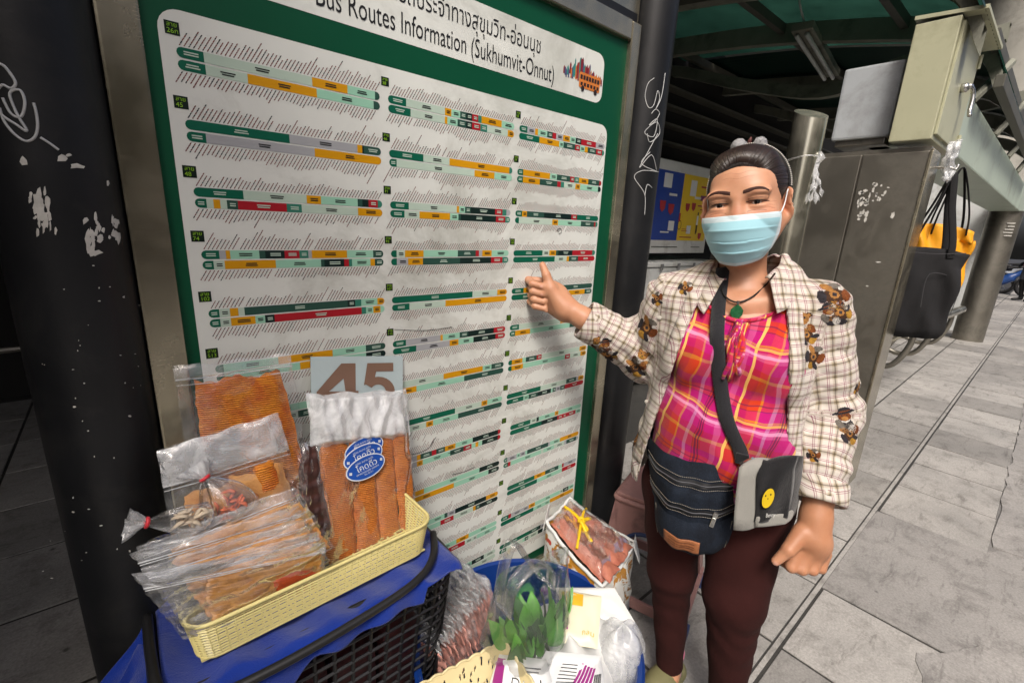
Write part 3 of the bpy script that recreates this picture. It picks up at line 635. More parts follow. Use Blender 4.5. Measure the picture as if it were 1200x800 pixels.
# parked motorbikes far down the pavement
M_TYRE = mat('tyre', hx('19191a'), .8); M_BIKE = [mat('bike_'+n, hx(c), .3, var=.1) for n, c in (('blue', '213f74'), ('black', '202125'), ('red', '8d2126'), ('grey', '8a8f96'))]
def motorbike(loc, rz, mi, label):
    t = thing('motorbike', label, 'motorbike', loc, rz, 'motorbikes parked at the far end')
    for x in (-.62, .62):
        o = MB().tube([(x+.27*math.cos(a), 0, .28+.27*math.sin(a)) for a in np.linspace(0, 2*math.pi, 21)[:-1]], .045, 8, closed=True).build('wheel', M_TYRE, t, smooth=True)
        b = MB()
        for k in range(6): b.tube([(x, 0, .28), (x+.25*math.cos(k*1.047), 0, .28+.25*math.sin(k*1.047))], .008, 5)
        b.build('spokes', M_CHROME, o)
    b = MB(); b.tube(spline([(-.75, 0, .72), (-.4, 0, .66), (-.1, 0, .42), (.15, 0, .36), (.38, 0, .62), (.5, 0, .95)], 5), [.07]*8+[.13]*8+[.1]*10, 10, flat=1.); b.build('body', M_BIKE[mi], t, smooth=True)
    MB().tube(spline([(-.72, 0, .79), (-.35, 0, .80), (-.05, 0, .74)], 5), [.08]*11, 8, flat=.5).build('seat', M_BLACKP, t, smooth=True)
    MB().tube([(.62, 0, .28), (.48, 0, 1.0)], .03, 8).build('fork', M_CHROME, t)
    MB().tube(spline([(.38, -.34, 1.03), (.45, -.2, 1.06), (.48, 0, 1.0), (.45, .2, 1.06), (.38, .34, 1.03)], 4), .016, 8).build('handlebar', M_BLACKP, t)
    b = MB(); b.lathe([(0, .07), (.06, .05), (.08, 0), (.05, -.05), (0, -.06)], 12, (.56, 0, .92)); b.build('headlight', M_WHITEP, t, smooth=True)
    for s_ in (-1, 1): MB().tube([(.42, .2*s_, 1.06), (.40, .3*s_, 1.2)], .008, 6).build('mirror_stem', M_BLACKP, t)
    MB().tube([(.05, .0, .3), (-.02, .16, .02)], .012, 6).build('stand', M_BLACKP, t)
motorbike((19.2, 1.0, 0), R(100), 0, 'blue scooter parked past the far column'); motorbike((19.8, 1.6, 0), R(95), 1, 'black scooter parked beside the blue one, past the partition'); motorbike((20.4, 2.2, 0), R(98), 2, 'dark red scooter parked beyond the black scooter'); motorbike((22.0, 1.2, 0), R(92), 3, 'grey scooter parked furthest down the pavement')
# ================================================================ trolley basket, cloth, tray
def fabric(name, col, var=.15, bump=.4, weave=700, rough=.85, sheen=.2):
    if name in MATS: return MATS[name]
    t = NT(name); v = t.coord('Object'); n = t.noise(v, 9, 5, .6); wv = t.noise(v, weave, 2)
    t.set(base=t.mix(n, [x*(1-var) for x in col], [min(1, x*(1+var)) for x in col]), rough=rough, spec=.2, sheen=sheen); t.bump(t.math('ADD', wv, t.math('MULTIPLY', t.noise(v, 26, 4, .6, .6), 2.)), bump, .004)
    MATS[name] = t.m; return t.m
M_BLUECLOTH = fabric('blue_cloth', hx('082a80'), .25, .6)
t = thing('trolley_basket', 'black plastic mesh trolley basket lined with blue cloth, below the yellow tray', 'basket', (0, 0, 0))
RZ = .598
rim = rrect(-.045, .695, .47, .935, .05, 6)
MB().tube([(x, y, RZ) for x, y in rim], .011, 8, closed=True).build('rim', M_BLACKP, t, smooth=True)
MB().tube([(x, y, RZ+.012) for x, y in rrect(-.035, .705, .46, .925, .045, 6)], .006, 6, closed=True).build('inner_rim', M_BLACKP, t, smooth=True)
def wall_bar(x, y, dx, dy):       # one upright of the mesh, tapering in towards the bottom
    MB().tube([(x, y, RZ-.005), (x+dx, y+dy, .22)], .0042, 6).build('upright_bar', M_BLACKP, t)
for k in range(13): x = -.01+.036*k; wall_bar(x, .695, (.21-x)*.14, .03)
for k in range(7): y = .72+.032*k; wall_bar(.47, y, -.035, (.815-y)*.2)
for k in range(7): y = .72+.032*k; wall_bar(-.045, y, .035, (.815-y)*.2)
for k in range(14):
    f = k/13; z = RZ-.03-(RZ-.26)*f; i_ = .035*f*.95
    MB().tube([(x, y, z) for x, y in rrect(-.045+i_, .695+.03*f, .47-i_, .935-.02*f, .045, 4)], .0035, 5, closed=True).build('ring_bar', M_BLACKP, t)
MB().box((-.01, .73, .205), (.435, .91, .222), bev=.01).build('floor_panel', M_BLACKP, t)
for x in (.03, .39):
    for y in (.75, .89): MB().tube([(x, y, .21), (x, y, .035)], .011, 8).build('leg', M_BLACKP, t)
    MB().tube([(x, .75+.03*math.cos(a), .03+.03*math.sin(a)) for a in np.linspace(0, 6.283, 15)[:-1]], .012, 6, closed=True).build('wheel', M_BLACKP, t)
# things stored inside, seen dimly through the mesh
M_MAROONB = mat('stored_packets', hx('3a1a1c'), .5, var=.5, vscale=30)
for k in range(4):
    o = MB().box((.02+.1*k, .75, .223), (.11+.1*k, .895, .44+.02*(k % 2)), bev=.02).build('stored_packet', M_MAROONB); tag(o, ('dark red packet standing inside the black trolley basket'), 'packet', 'packets stored inside the trolley basket')
# cloth: covers the basket, dips over the front rim
def sheet(f, nu, nv): return [[f(i/nu, j/nv) for j in range(nv+1)] for i in range(nu+1)]
def clothf(u, v):
    x = -.036+.50*u; s = v                       # v=0 back, 1 front edge
    drop = .02+.045*max(0, math.sin(u*math.pi*1.9+.7))**1.3*(1 if u < .97 else .6) - (.02 if u > .82 else 0)
    y = .93-.245*min(1, s/.72); z = RZ+.022-.012*math.sin(3.1*u)*math.sin(math.pi*min(1, s/.72))
    if s > .72:
        q = (s-.72)/.28; y = .685-.012*math.sin(min(1, q*3)*1.57)-.012*q; z = RZ+.022-drop*q*1.6
    z += .004*math.sin(23*u+5*v)+.003*math.sin(41*u-9*v); y += .005*math.sin(31*u+3*v)*(s > .7)
    return (x, y, z)
cl = thing('blue_cloth', 'bright blue cloth spread over the trolley basket, hanging over its front', 'cloth', (0, 0, 0))
b = MB(); b.grid(sheet(clothf, 70, 40)); b.build('spread', M_BLUECLOTH, cl, smooth=True, solid=.002)
def tailf(u, v):
    p = Vector((-.05, .84, .605)).lerp(Vector((-.118, .80, .560)), u); wd = .075*(1-.45*u)
    return (p.x+.012*math.sin(9*v+5*u)-.01*u, p.y-wd*(v-.5)*1.1+.01*math.cos(11*v), p.z-.06*u*v+.014*math.sin(7*v+3)-.03*u*u+wd*(.5-v)*.5)
b = MB(); b.grid(sheet(tailf, 24, 24)); b.build('tail', M_BLUECLOTH, cl, smooth=True, solid=.002)
def frontflap(u, v):
    x = -.045+.20*u; return (x+.01*v, .676-.012*v+.006*math.sin(20*u+6*v), RZ-.01-(.075-.07*u)*v)
# carrying handle of the basket, lying over the cloth
MB().tube(spline([(-.047, .88, .630), (-.046, .78, .633), (-.038, .705, .630), (.0, .668, .620), (.1, .658, .618), (.25, .662, .622), (.36, .675, .628), (.42, .71, .632), (.462, .78, .628)], 8), .0078, 8, flat=1.).build('handle', M_BLACKP, t, smooth=True)
# tray
M_CREAM = mat('tray_plastic', hx('c9bd7e'), .4, var=.08, vscale=6, bump=.06, spec=.45)
tr = thing('plastic_tray', 'pale yellow perforated plastic tray holding the dried squid packets', 'tray', (0, .712, .628), R(2.2))
TW, TD, TH = .435, .205, .075
def trayrow(ins, z, n=5): return [(x, y, z) for x, y in rrect(ins, ins, TW-ins, TD-ins, .035-ins*.4, n)]
MB().tube(trayrow(0, TH), .0035, 6, closed=True).build('rim', M_CREAM, tr, smooth=True)
MB().tube(trayrow(.011, .002), .0028, 6, closed=True).build('base_rim', M_CREAM, tr, smooth=True)
b = MB()
for k in range(1, 12):
    f = k/12; b.tube(trayrow(.0105*(1-f)+.0005, .002+(TH-.003)*f), .0019, 4, closed=True)
tag(b.build('side_ribs', M_CREAM, tr), kind='stuff')
b = MB(); lo = rrect(.0115, .0115, TW-.0115, TD-.0115, .03, 5); hi = rrect(.001, .001, TW-.001, TD-.001, .035, 5)
def walk(poly, step):
    out = []; n = len(poly)
    for i in range(n):
        a, c = Vector(poly[i]), Vector(poly[(i+1) % n]); L = (c-a).length; m = max(1, round(L/step))
        out += [(i, k/m) for k in range(m)]
    return out
for i, f in walk(lo, .0125):
    a = Vector(lo[i]).lerp(Vector(lo[(i+1) % len(lo)]), f); c = Vector(hi[i]).lerp(Vector(hi[(i+1) % len(hi)]), f)
    b.tube([(a.x, a.y, .002), (c.x, c.y, TH)], .0019, 4)
tag(b.build('side_posts', M_CREAM, tr), kind='stuff')
b = MB()
for k in range(int(TD/.011)): b.box((.015, .016+.011*k-.002, 0), (TW-.015, .016+.011*k+.002, .003))
for k in range(int(TW/.02)): b.box((.016+.02*k-.0018, .015, .0005), (.016+.02*k+.0018, TD-.015, .0027))
tag(b.build('floor_lattice', M_CREAM, tr), kind='stuff')

# ================================================================ dried squid packets
def squid_mat(name, a, b_, dark, ribs=420, spots=.5, ramt=.42):
    if name in MATS: return MATS[name]
    t = NT(name); v = t.coord('@pk'); n1 = t.noise(v, 24, 6, .65, .6); n2 = t.noise(v, 60, 4, .7); n3 = t.noise(v, 210, 2, .6)
    wv = t.n('TexWave', wave_type='BANDS', bands_direction='Y', inp={'Vector': v, 'Scale': ribs, 'Distortion': 2.5, 'Detail': 2, 'Detail Scale': 2.}).outputs[1]
    c = t.mix(t.ramp(n1, [(.3, 0.), (.72, 1.)]), a, b_); c = t.mix(t.ramp(n2, [(.5, 0.), (.75, .6)]), c, dark); c = t.mix(t.ramp(n3, [(.62, 0.), (.72, spots)]), c, [x*.4 for x in dark])
    c = t.mix(t.math('MULTIPLY', wv, ramt), c, [x*.55 for x in dark])
    t.set(base=c, rough=.45, spec=.5, sss=0.); t.bump(t.math('ADD', t.math('MULTIPLY', wv, ramt*2.4), t.math('MULTIPLY', n2, 1.2)), .65, .003); MATS[name] = t.m; return t.m
M_SQ = squid_mat('pressed_squid', hx('c2661c'), hx('d98a38'), hx('94441a'), 80)
M_SQO = squid_mat('glazed_squid', hx('bb520a'), hx('e79a22'), hx('9a3606'), 80, .35)
M_SQP = squid_mat('pale_squid', hx('b8783a'), hx('d2a05f'), hx('94501f'), 130, .3, .12)
M_SQB = squid_mat('brown_squid', hx('94602a'), hx('b4843f'), hx('55300f'), 60, .35, .06)
M_SQR = squid_mat('red_squid', hx('8c3212'), hx('a84c22'), hx('5c1b0c'), 60, .2, .04)
M_SQK = squid_mat('pink_squid', hx('a55c48'), hx('bb7a64'), hx('7c3428'), 130, .3, .1)
M_STRIP = squid_mat('dark_strips', hx('3b211b'), hx('573127'), hx('22120f'), 12, .2)
F_CLEAR = film('clear_film', clear=.96, haze=.05, bscale=7); F_ZIP = film('zip_film', clear=.80, haze=.2, bscale=7); F_MILK = film('milky_film', clear=.6, haze=.3, bscale=11, gloss=.3); F_HAZE = film('hazy_film', clear=.955, haze=.05, bscale=6)
F_CRUMP = film('crumpled_film', clear=.34, haze=.34, bscale=16, rough=.2, gloss=.25)
class Patch:
    """flat four-cornered frame standing in the scene; p(u,v,n): u across, v down, n towards the viewer"""
    def __init__(s, tl, tr_, br, bl):
        s.c = [Vector(x) for x in (tl, tr_, br, bl)]; s.n = (s.c[3]-s.c[0]).cross(s.c[1]-s.c[0]).normalized()
        if s.n.dot(Vector((0, 0, CAM_H))-s.c[0]) < 0: s.n = -s.n
        s.w = ((s.c[1]-s.c[0]).length+(s.c[2]-s.c[3]).length)/2; s.h = ((s.c[3]-s.c[0]).length+(s.c[2]-s.c[1]).length)/2
    def p(s, u, v, n=0.):
        a = s.c[0].lerp(s.c[1], u); c = s.c[3].lerp(s.c[2], u); return a.lerp(c, v)+s.n*n
def at(*a): return on_y(*a)
def pk_attr(o, coords):
    at_ = o.data.attributes.new('pk', 'FLOAT_VECTOR', 'POINT'); at_.data.foreach_set('vector', np.array(coords, dtype=np.float32).ravel())
def slab(P, outline, n0, th, m, parent, name, bulge=.002, nu=22, nv=30, seed=0, rag=.006, dome=.004):
    """a thin ragged sheet filling outline(v)->(u0,u1) between v0,v1 on a patch"""
    rg = random.Random(seed); ph = [rg.uniform(0, 6.3) for _ in range(6)]; v0, v1, fu = outline; rows = []; co = []
    for side in (1, 0):
        for j in range(nv+1):
            v = v0+(v1-v0)*j/nv; u0, u1 = fu(v)
            u0 += rag*math.sin(40*v+ph[0])+rag*.6*math.sin(97*v+ph[1]); u1 += rag*math.sin(37*v+ph[2])+rag*.6*math.sin(83*v+ph[3])
            for i in range(nu+1):
                u = u0+(u1-u0)*i/nu; e = min(i, nu-i, j, nv-j)/3.; k = min(1, e)
                vv = v+(.012*math.sin(17*u+ph[4])+.006*math.sin(53*u+ph[5]))*(1 if j in (0, nv) else 0)
                n = n0+side*th*k+dome*math.sin(math.pi*i/nu)**.6*side+bulge*(math.sin(5*u+ph[0])*math.cos(4*v+ph[1])+.5*math.sin(19*u+ph[2]+7*v)+.4*math.sin(31*v+ph[3]))
                rows.append(P.p(u, vv, n)); co.append((u*P.w, vv*P.h, 0))
    N = (nu+1)*(nv+1); fs = []
    for j in range(nv):
        for i in range(nu):
            a = j*(nu+1)+i; fs += [(a, a+nu+1, a+nu+2, a+1), (N+a, N+a+1, N+a+nu+2, N+a+nu+1)]
    ring = [i for i in range(nu+1)]+[j*(nu+1)+nu for j in range(1, nv+1)]+[nv*(nu+1)+i for i in range(nu-1, -1, -1)]+[j*(nu+1) for j in range(nv-1, 0, -1)]
    for k in range(len(ring)): a, c = ring[k], ring[(k+1) % len(ring)]; fs.append((a, c, N+c, N+a))
    b = MB(); b.add(rows, fs); o = b.build(name, m, parent, smooth=True); pk_attr(o, co); return o
def filmsheet(P, n0, m, parent, name, u0=0., u1=1., v0=0., v1=1., amp=.004, nu=26, nv=30, seed=0, fr=1., crease=0):
    rg = random.Random(seed+90); ph = [rg.uniform(0, 6.3) for _ in range(8)]
    def f(i, j):
        u = u0+(u1-u0)*i; v = v0+(v1-v0)*j; e = min(1, min(i, 1-i, j, 1-j)*8+.15)
        n = n0*e+amp*(math.sin(fr*(7*u+3*v)+ph[0])+.6*math.sin(fr*(15*u-9*v)+ph[1])+.45*math.sin(fr*(27*v+11*u)+ph[2])+.3*math.sin(fr*(43*u+31*v)+ph[3]))
        if crease: n = n0*e+amp*(2.2-2.6*abs(math.sin(fr*(9*u+2.5*v)+ph[0]+1.3*math.sin(7*v+ph[1])))-1.5*abs(math.sin(fr*(6*v-13*u)+ph[2]+math.sin(9*u)))+1.1*math.sin(fr*(31*u+5*v)+ph[3])*math.sin(13*v+ph[5]))
        du = .006*math.sin(21*v+ph[4])*(1 if i in (0, 1) else 0); dv = .008*math.sin(18*u+ph[5])*(1 if j in (0, 1) else 0)
        return P.p(u+du, v+dv, n)
    b = MB(); b.grid(sheet(f, nu, nv)); return b.build(name, m, parent, smooth=True)
def packet(name, label, P, contents, seed, filmm=None, zipm=None, zip_v=None, th=.008, group=None):
    base = P.p(.5, 1, 0); t = thing(name, label, 'squid packet', base, 0, group); inv = -base
    n_before = set(o.name for o in bpy.data.objects)
    for (outl, n0, tk, m, nm, sd) in contents: slab(P, outl, n0, tk, m, t, nm, seed=sd)
    filmsheet(P, th, filmm or F_CLEAR, t, 'film_front', seed=seed); filmsheet(P, -.003, filmm or F_CLEAR, t, 'film_back', seed=seed+1)
    if zip_v is not None:
        filmsheet(P, .004, zipm or F_ZIP, t, 'header_band', v1=zip_v, amp=.003, seed=seed+2, nv=10)
        b = MB(); b.tube([P.p(u, zip_v+.004*math.sin(5*u), .004) for u in np.linspace(0, 1, 14)], .0012, 5); b.tube([P.p(u, zip_v+.03+.004*math.sin(5*u), .004) for u in np.linspace(0, 1, 14)], .0010, 5); b.build('zip_strip', F_MILK, t, smooth=True)
    for o in t.children:
        if o.type == 'MESH':
            o.data.transform(Matrix.Translation(inv))
    return t
# --- packet with the blue oval labels, in front of the 45 card
PA = Patch(at(362, 468, .925), at(474, 462, .93), at(490, 640, .825), at(378, 672, .815))
def strip(a0, a1, b0, b1, va=.25, vb=.95):
    def f(v):
        l_, r_ = a0+(b0-a0)*v, a1+(b1-a1)*v; q = min(1., max(0., (vb-v)/.09)); q2 = min(1., max(0., (v-va)/.06)); k = .5*(1-math.sqrt(max(.02, 1-(1-q)**2)))*.6+.25*(1-q2)**2; w_ = r_-l_; return (l_+w_*k*.8, r_-w_*k*.8)
    return f
A = packet('squid_packet', 'tall clear packet of orange pressed squid with blue oval labels, before the 45 card', PA,
  [((.26, .995, strip(.04, .335, .05, .345, .26, .995)), .001, .004, M_SQ, 'squid_sheet', 1), ((.24, .965, strip(.33, .58, .34, .59, .24, .965)), .0022, .004, M_SQ, 'squid_sheet', 2), ((.25, .955, strip(.575, .81, .585, .81, .25, .955)), .0012, .004, M_SQ, 'squid_sheet', 3), ((.23, .94, strip(.80, 1.0, .805, .995, .23, .94)), .002, .004, M_SQ, 'squid_sheet', 5)], 3, th=.013)
o = filmsheet(PA, .022, F_CRUMP, A, 'crumpled_top', u0=-.02, u1=1.02, v0=-.03, v1=.28, amp=.0020, nu=80, nv=40, seed=6, fr=1.5, crease=1); o.data.transform(Matrix.Translation(-A.location))
o = filmsheet(PA, .014, F_CRUMP, A, 'crumpled_fold', u0=.0, u1=1.0, v0=-.02, v1=.22, amp=.0022, nu=80, nv=30, seed=16, fr=1.8, crease=1); o.data.transform(Matrix.Translation(-A.location))
M_LBL = mat('label_blue', hx('1f4fa6'), .35, var=.08, bump=0); M_LBLW = mat('label_white', hx('d9dde2'), .35, var=.03, bump=0)
for k, (u, v, n) in enumerate(((.47, .315, .016), (.45, .36, .018), (.46, .425, .0205))):
    b = MB(); L = []
    rotp = R(17); U = (PA.c[1]-PA.c[0]).normalized(); V = (PA.c[0]-PA.c[3]).normalized(); c0 = PA.p(u, v, n)-A.location
    def lp_(x, y, d=0.): xr = x*math.cos(rotp)-y*math.sin(rotp); yr = x*math.sin(rotp)+y*math.cos(rotp); return c0+U*xr+V*yr+PA.n*(d-.9*xr*xr*10*.15)
    for (rx, ry, d, mi) in ((.0465, .0245, 0, 1), (.0440, .0222, .0004, 0)):
        
        b.add([lp_(0, 0, d)]+[lp_(rx*math.cos(a), ry*math.sin(a), d) for a in np.linspace(0, 2*math.pi, 41)[:-1]], [(0, i+1, (i+1) % 40+1) for i in range(40)], mi)
    for (s, x, y, sz, xs) in (('โคดดีว', .002, -.0030, .0175, 1.08), ('ปลาหมึกอบแห้ง ของฝาก', 0, -.0095, .0056, 1.), ('โทร. 02-311', 0, -.0150, .0046, 1.), ('อร่อย สะอาด ถูกใจ', .0, .0125, .0056, 1.05)):
        vv, ff = text2d(s, sz, 'CENTER', xs=xs); b.add([lp_(x+a, y+c, .0016) for a, c, _ in vv], ff, 1)
    for x in (-.037, .037):
        for q in range(4): a = q*1.571+.4; b.add([lp_(x+.002*math.cos(a)+.0017*math.cos(w_), .001+.002*math.sin(a)+.0017*math.sin(w_), .0016) for w_ in np.linspace(0, 6.28, 7)[:-1]], [(0, 1, 2, 3, 4, 5)], 1)
    b.build('oval_label', [M_LBL, M_LBLW], A)
# --- the 45 card behind
PC45 = Patch(at(364, 418, .948), at(472, 417, .948), at(472, 470+110, .918), at(367, 480+110, .918))
card = thing('price_card', 'pale blue card printed with a large brown 45, behind the labelled squid packet', 'sign', (0, 0, 0))
M_CARD = mat('card_blue', hx('b4c4c6'), .55, var=.05); M_BRN = mat('card_brown', hx('7f6353'), .5, var=.06, bump=0)
b = MB(); q = [PC45.p(0, 0), PC45.p(1, 0), PC45.p(1, 1), PC45.p(0, 1)]; b.add(q+[x-PC45.n*.0025 for x in q], [(0, 3, 2, 1), (4, 5, 6, 7), (0, 1, 5, 4), (1, 2, 6, 5), (2, 3, 7, 6), (3, 0, 4, 7)]); b.build('sheet', M_CARD, card)
W45, H45 = PC45.w, PC45.h
def cp(x, y): return PC45.p(x, y, .0012)
b = MB(); k = .42   # digits span v .05..k
def dig(poly, holes=()): b.add([cp(x, y) for x, y in poly], [tuple(range(len(poly)))])
v_ = lambda f: .045+.30*f
b.add([cp(*p) for p in ((.30, v_(0)), (.45, v_(0)), (.45, v_(.62)), (.34, v_(.62)), (.34, v_(.3)), (.17, v_(.62)), (.05, v_(.62)))], [(0, 4, 3), (0, 3, 2, 1), (0, 6, 5, 4)][:2]+[(0, 6, 5, 4)])
b.add([cp(*p) for p in ((.05, v_(.62)), (.48, v_(.62)), (.48, v_(.80)), (.05, v_(.80)))], [(0, 3, 2, 1)]); b.add([cp(*p) for p in ((.34, v_(.80)), (.45, v_(.80)), (.45, v_(1)), (.34, v_(1)))], [(0, 3, 2, 1)])
b.add([cp(*p) for p in ((.58, v_(0)), (.88, v_(0)), (.88, v_(.19)), (.68, v_(.19)), (.655, v_(.40)), (.54, v_(.50)))], [(0, 5, 4, 3), (0, 3, 2, 1)])
oc = [(.70+.20*math.sin(a), v_(.66)-.105*math.cos(a)) for a in np.linspace(-.95, 2.7, 16)]; ic = [(.70+.09*math.sin(a), v_(.66)-.052*math.cos(a)) for a in np.linspace(-.95, 2.7, 16)]
b.add([cp(*p) for p in oc]+[cp(*p) for p in ic], [(i, 16+i, 17+i, i+1) for i in range(15)]); b.build('digits', M_BRN, card)
# --- glazed orange sheet at the back
PB = Patch(at(203, 430, .905), at(340, 414, .915), at(372, 620, .86), at(235, 640, .845))
packet('squid_packet', 'clear packet of one broad glossy orange squid sheet beside the steel frame', PB, [((.09, .98, lambda v: (.14-.03*math.sin(3.1*v)+.03*v, .86+.11*math.sin(2.2*v)-.03*v)), .001, .006, M_SQO, 'squid_sheet', 11)], 21, zip_v=.07, th=.010)
# --- dark strips
PD = Patch(at(340, 520, .895), at(372, 515, .90), at(392, 628, .835), at(352, 640, .83))
packet('squid_packet', 'narrow packet of dark brown strips wedged between two orange squid packets', PD, [((.05, .98, lambda v: (.1, .95)), .001, .006, M_STRIP, 'strips', 14)], 25, th=.011)
# --- milky packet with pieces
PM = Patch(at(184, 528, .865), at(325, 484, .875), at(375, 640, .825), at(212, 690, .80))
C_ = packet('squid_packet', 'wide zip packet with cloudy white header and orange pieces inside', PM, [((.36, .98, lambda v: (.12, .50)), .001, .006, M_SQP, 'squid_piece', 31), ((.33, .9, lambda v: (.45, .90)), .002, .006, M_SQP, 'squid_piece', 32), ((.30, .5, lambda v: (.66, .84)), .006, .005, M_SQO, 'squid_piece', 33)], 35, filmm=F_HAZE, zipm=F_MILK, zip_v=.26, th=.012)
o = filmsheet(PM, .007, F_MILK, C_, 'cloudy_header', v1=.27, amp=.0035, seed=40, nv=14, fr=1.6); o.data.transform(Matrix.Translation(-C_.location))
# --- small tied bags
M_BAND = mat('rubber_band', hx('c2303a'), .4, var=.05)
def tied_bag(label, neck, down, rad, length, seed, mcont, frill):
    neck = Vector(neck); down = Vector(down).normalized(); t = thing('tied_bag', label, 'plastic bag', neck); rg = random.Random(seed)
    side = down.cross(Vector((0, 1, 0))).normalized(); fr_ = side.cross(down).normalized(); P = []
    for j in range(22):
        f = j/21; r = .004+rad*math.sin(min(1, f*1.25)*1.45)**.8 if f < .86 else rad*math.sqrt(max(0, 1-((f-.86)/.14)**2))+.001
        P.append([down*(length*f)+(side*math.cos(a)+fr_*math.sin(a)*.55)*(r*(1+.10*math.sin(5*a+seed)+.07*math.sin(11*a+9*f))) for a in np.linspace(0, 2*math.pi, 37)[:-1]])
    b = MB(); b.grid([[P[j][i] for j in range(22)] for i in range(36)], closed_u=True); b.build('pouch', F_CLEAR, t, smooth=True)
    P = []
    for j in range(10):
        f = j/9; r = .004+frill*f
        P.append([-down*(frill*1.5*f)+(side*math.cos(a)+fr_*math.sin(a)*.5)*(r*(1+.3*math.sin(7*a+3*f)+.2*math.sin(13*a))) for a in np.linspace(0, 2*math.pi, 37)[:-1]])
    b = MB(); b.grid([[P[j][i] for j in range(10)] for i in range(36)], closed_u=True); b.build('frill', F_MILK, t, smooth=True)
    MB().tube([(side*math.cos(a)+fr_*math.sin(a)*.8)*.0065 for a in np.linspace(0, 2*math.pi, 17)[:-1]], .0028, 6, closed=True).build('rubber_band', M_BAND, t, smooth=True)
    for k in range(14):
        c = down*(length*rg.uniform(.45, .88))+side*rg.uniform(-.5, .5)*rad+fr_*rg.uniform(-.2, .3)*rad; d = Vector((rg.uniform(-1, 1), rg.uniform(-.3, .3), rg.uniform(-1, 1))).normalized()*.011
        MB().tube([c-d, c+Vector((.002, 0, .003)), c+d], [.003, .0055, .003], 6, flat=.5).build('squid_piece', mcont, t, smooth=True)
    return t
M_SQC = mat('squid_chips', hx('b9582c'), .5, var=.4, vscale=90)
tied_bag('small knotted clear bag with red rubber band and orange chips', on_y(240, 560, .835), on_y(285, 612, .80)-on_y(240, 560, .835), .036, .092, 3, M_SQC, .018)
tied_bag('knotted clear bag end with a red rubber band, sticking out over the black post', on_y(172, 612, .79), on_y(240, 606, .80)-on_y(172, 612, .79), .02, .09, 5, mat('pale_bits', hx('c9b8a0'), .6), .016)
# --- leaning stack of zip packets at the front
rows = [((160, 640), (345, 570), (392, 640), (215, 715)), ((152, 648), (350, 592), (386, 655), (220, 725)), ((165, 664), (356, 608), (384, 668), (222, 735)), ((172, 676), (372, 622), (382, 676), (225, 742))]
lab = ['pale squid zip packet, rearmost of the fanned stack at the tray front', 'pale squid zip packet, second from the back of the fanned stack in the tray', 'pale squid zip packet just behind the brown squid packet in the fanned stack', 'hazy zip packet directly behind the front brown squid packet']
for i, q in enumerate(rows):
    y = .80-.013*i; P = Patch(at(*q[0], y), at(*q[1], y), at(*q[2], y-.012), at(*q[3], y-.022))
    packet('squid_packet', lab[i], P, [((.16, .97, lambda v: (.14, .90)), .001, .004, M_SQP, 'squid_sheet', 50+i), ((.2, .97, lambda v: (.5, .97)), .003, .004, M_SQP, 'squid_sheet', 60+i)], 70+i, filmm=F_HAZE, zipm=F_ZIP, zip_v=.13, th=.010, group='zip packets fanned in the tray')
P = Patch(at(155, 672, .745), at(381, 634, .752), at(380, 686, .745), at(216, 750, .722))
packet('squid_packet', 'front zip packet of brown squid with a dark red patch, leaning on the tray rim', P, [((.24, .97, lambda v: (.20+.16*(1-v)**2, .98-.03*v)), .001, .006, M_SQB, 'squid_sheet', 80), ((.42, .8, lambda v: (.30, .62)), .006, .003, M_SQB, 'squid_sheet', 83), ((.46, .86, lambda v: (.60+.08*abs(v-.64), .92-.3*abs(v-.6))), .0065, .003, M_SQR, 'squid_sheet', 81)], 85, zip_v=.20, zipm=F_ZIP, th=.012, group='zip packets fanned in the tray')
# ================================================================ blue tub and what it holds
M_BLUEP = mat('blue_plastic', hx('0d2f70'), .35, var=.12, vscale=5)
tc = Vector((.635, .625, 0))
t = thing('blue_tub', 'round blue plastic tub packed with bags, under the route board', 'tub', tc)
b = MB(); b.lathe([(.0, .0), (.20, .0), (.215, .02), (.262, .33), (.272, .335), (.275, .345), (.268, .352), (.258, .348), (.21, .03), (0, .02)], 48); b.build('shell', M_BLUEP, t, smooth=True, angle=50)
MB().tube([(.266*math.cos(a), .266*math.sin(a), .295) for a in np.linspace(0, 2*math.pi, 49)[:-1]], .006, 6, closed=True).build('band', M_BLUEP, t, smooth=True)
# fan of pink zip bags
M_PINKP = mat('pink_dried', hx('c99083'), .6, var=.3, vscale=40)
for k in range(14):
    f = k/13; a = on_z(508+4.5*k, 748-4.6*k, .33); c = Vector((.016, -.004, 0))*k
    top = on_y(497+7.6*k, 716-2.2*k, .80-.006*k) if False else None
    base = Vector((.468+.0135*k, .742+.006*k, .235)); ux = Vector((.030, -.125, -.006)); up_ = Vector((-.045+.002*k, .035, .155+.006*math.sin(k*2)))
    P = Patch(base+up_-ux*.5, base+up_+ux*.5+Vector((0, 0, .008*math.sin(k))), base+ux*.5, base-ux*.5)
    o = packet('zip_bag', 'slim zip bag of pinkish dried squid standing in the fanned bundle in the blue tub', P, [((.32, .9, lambda v: (.1, .9)), .0005, .0015, M_PINKP, 'squid_sheet', 120+k)], 130+k, filmm=F_ZIP, zipm=F_MILK, zip_v=.16, th=.003, group='zip bags bundled in the blue tub'); o['category'] = 'zip bag'
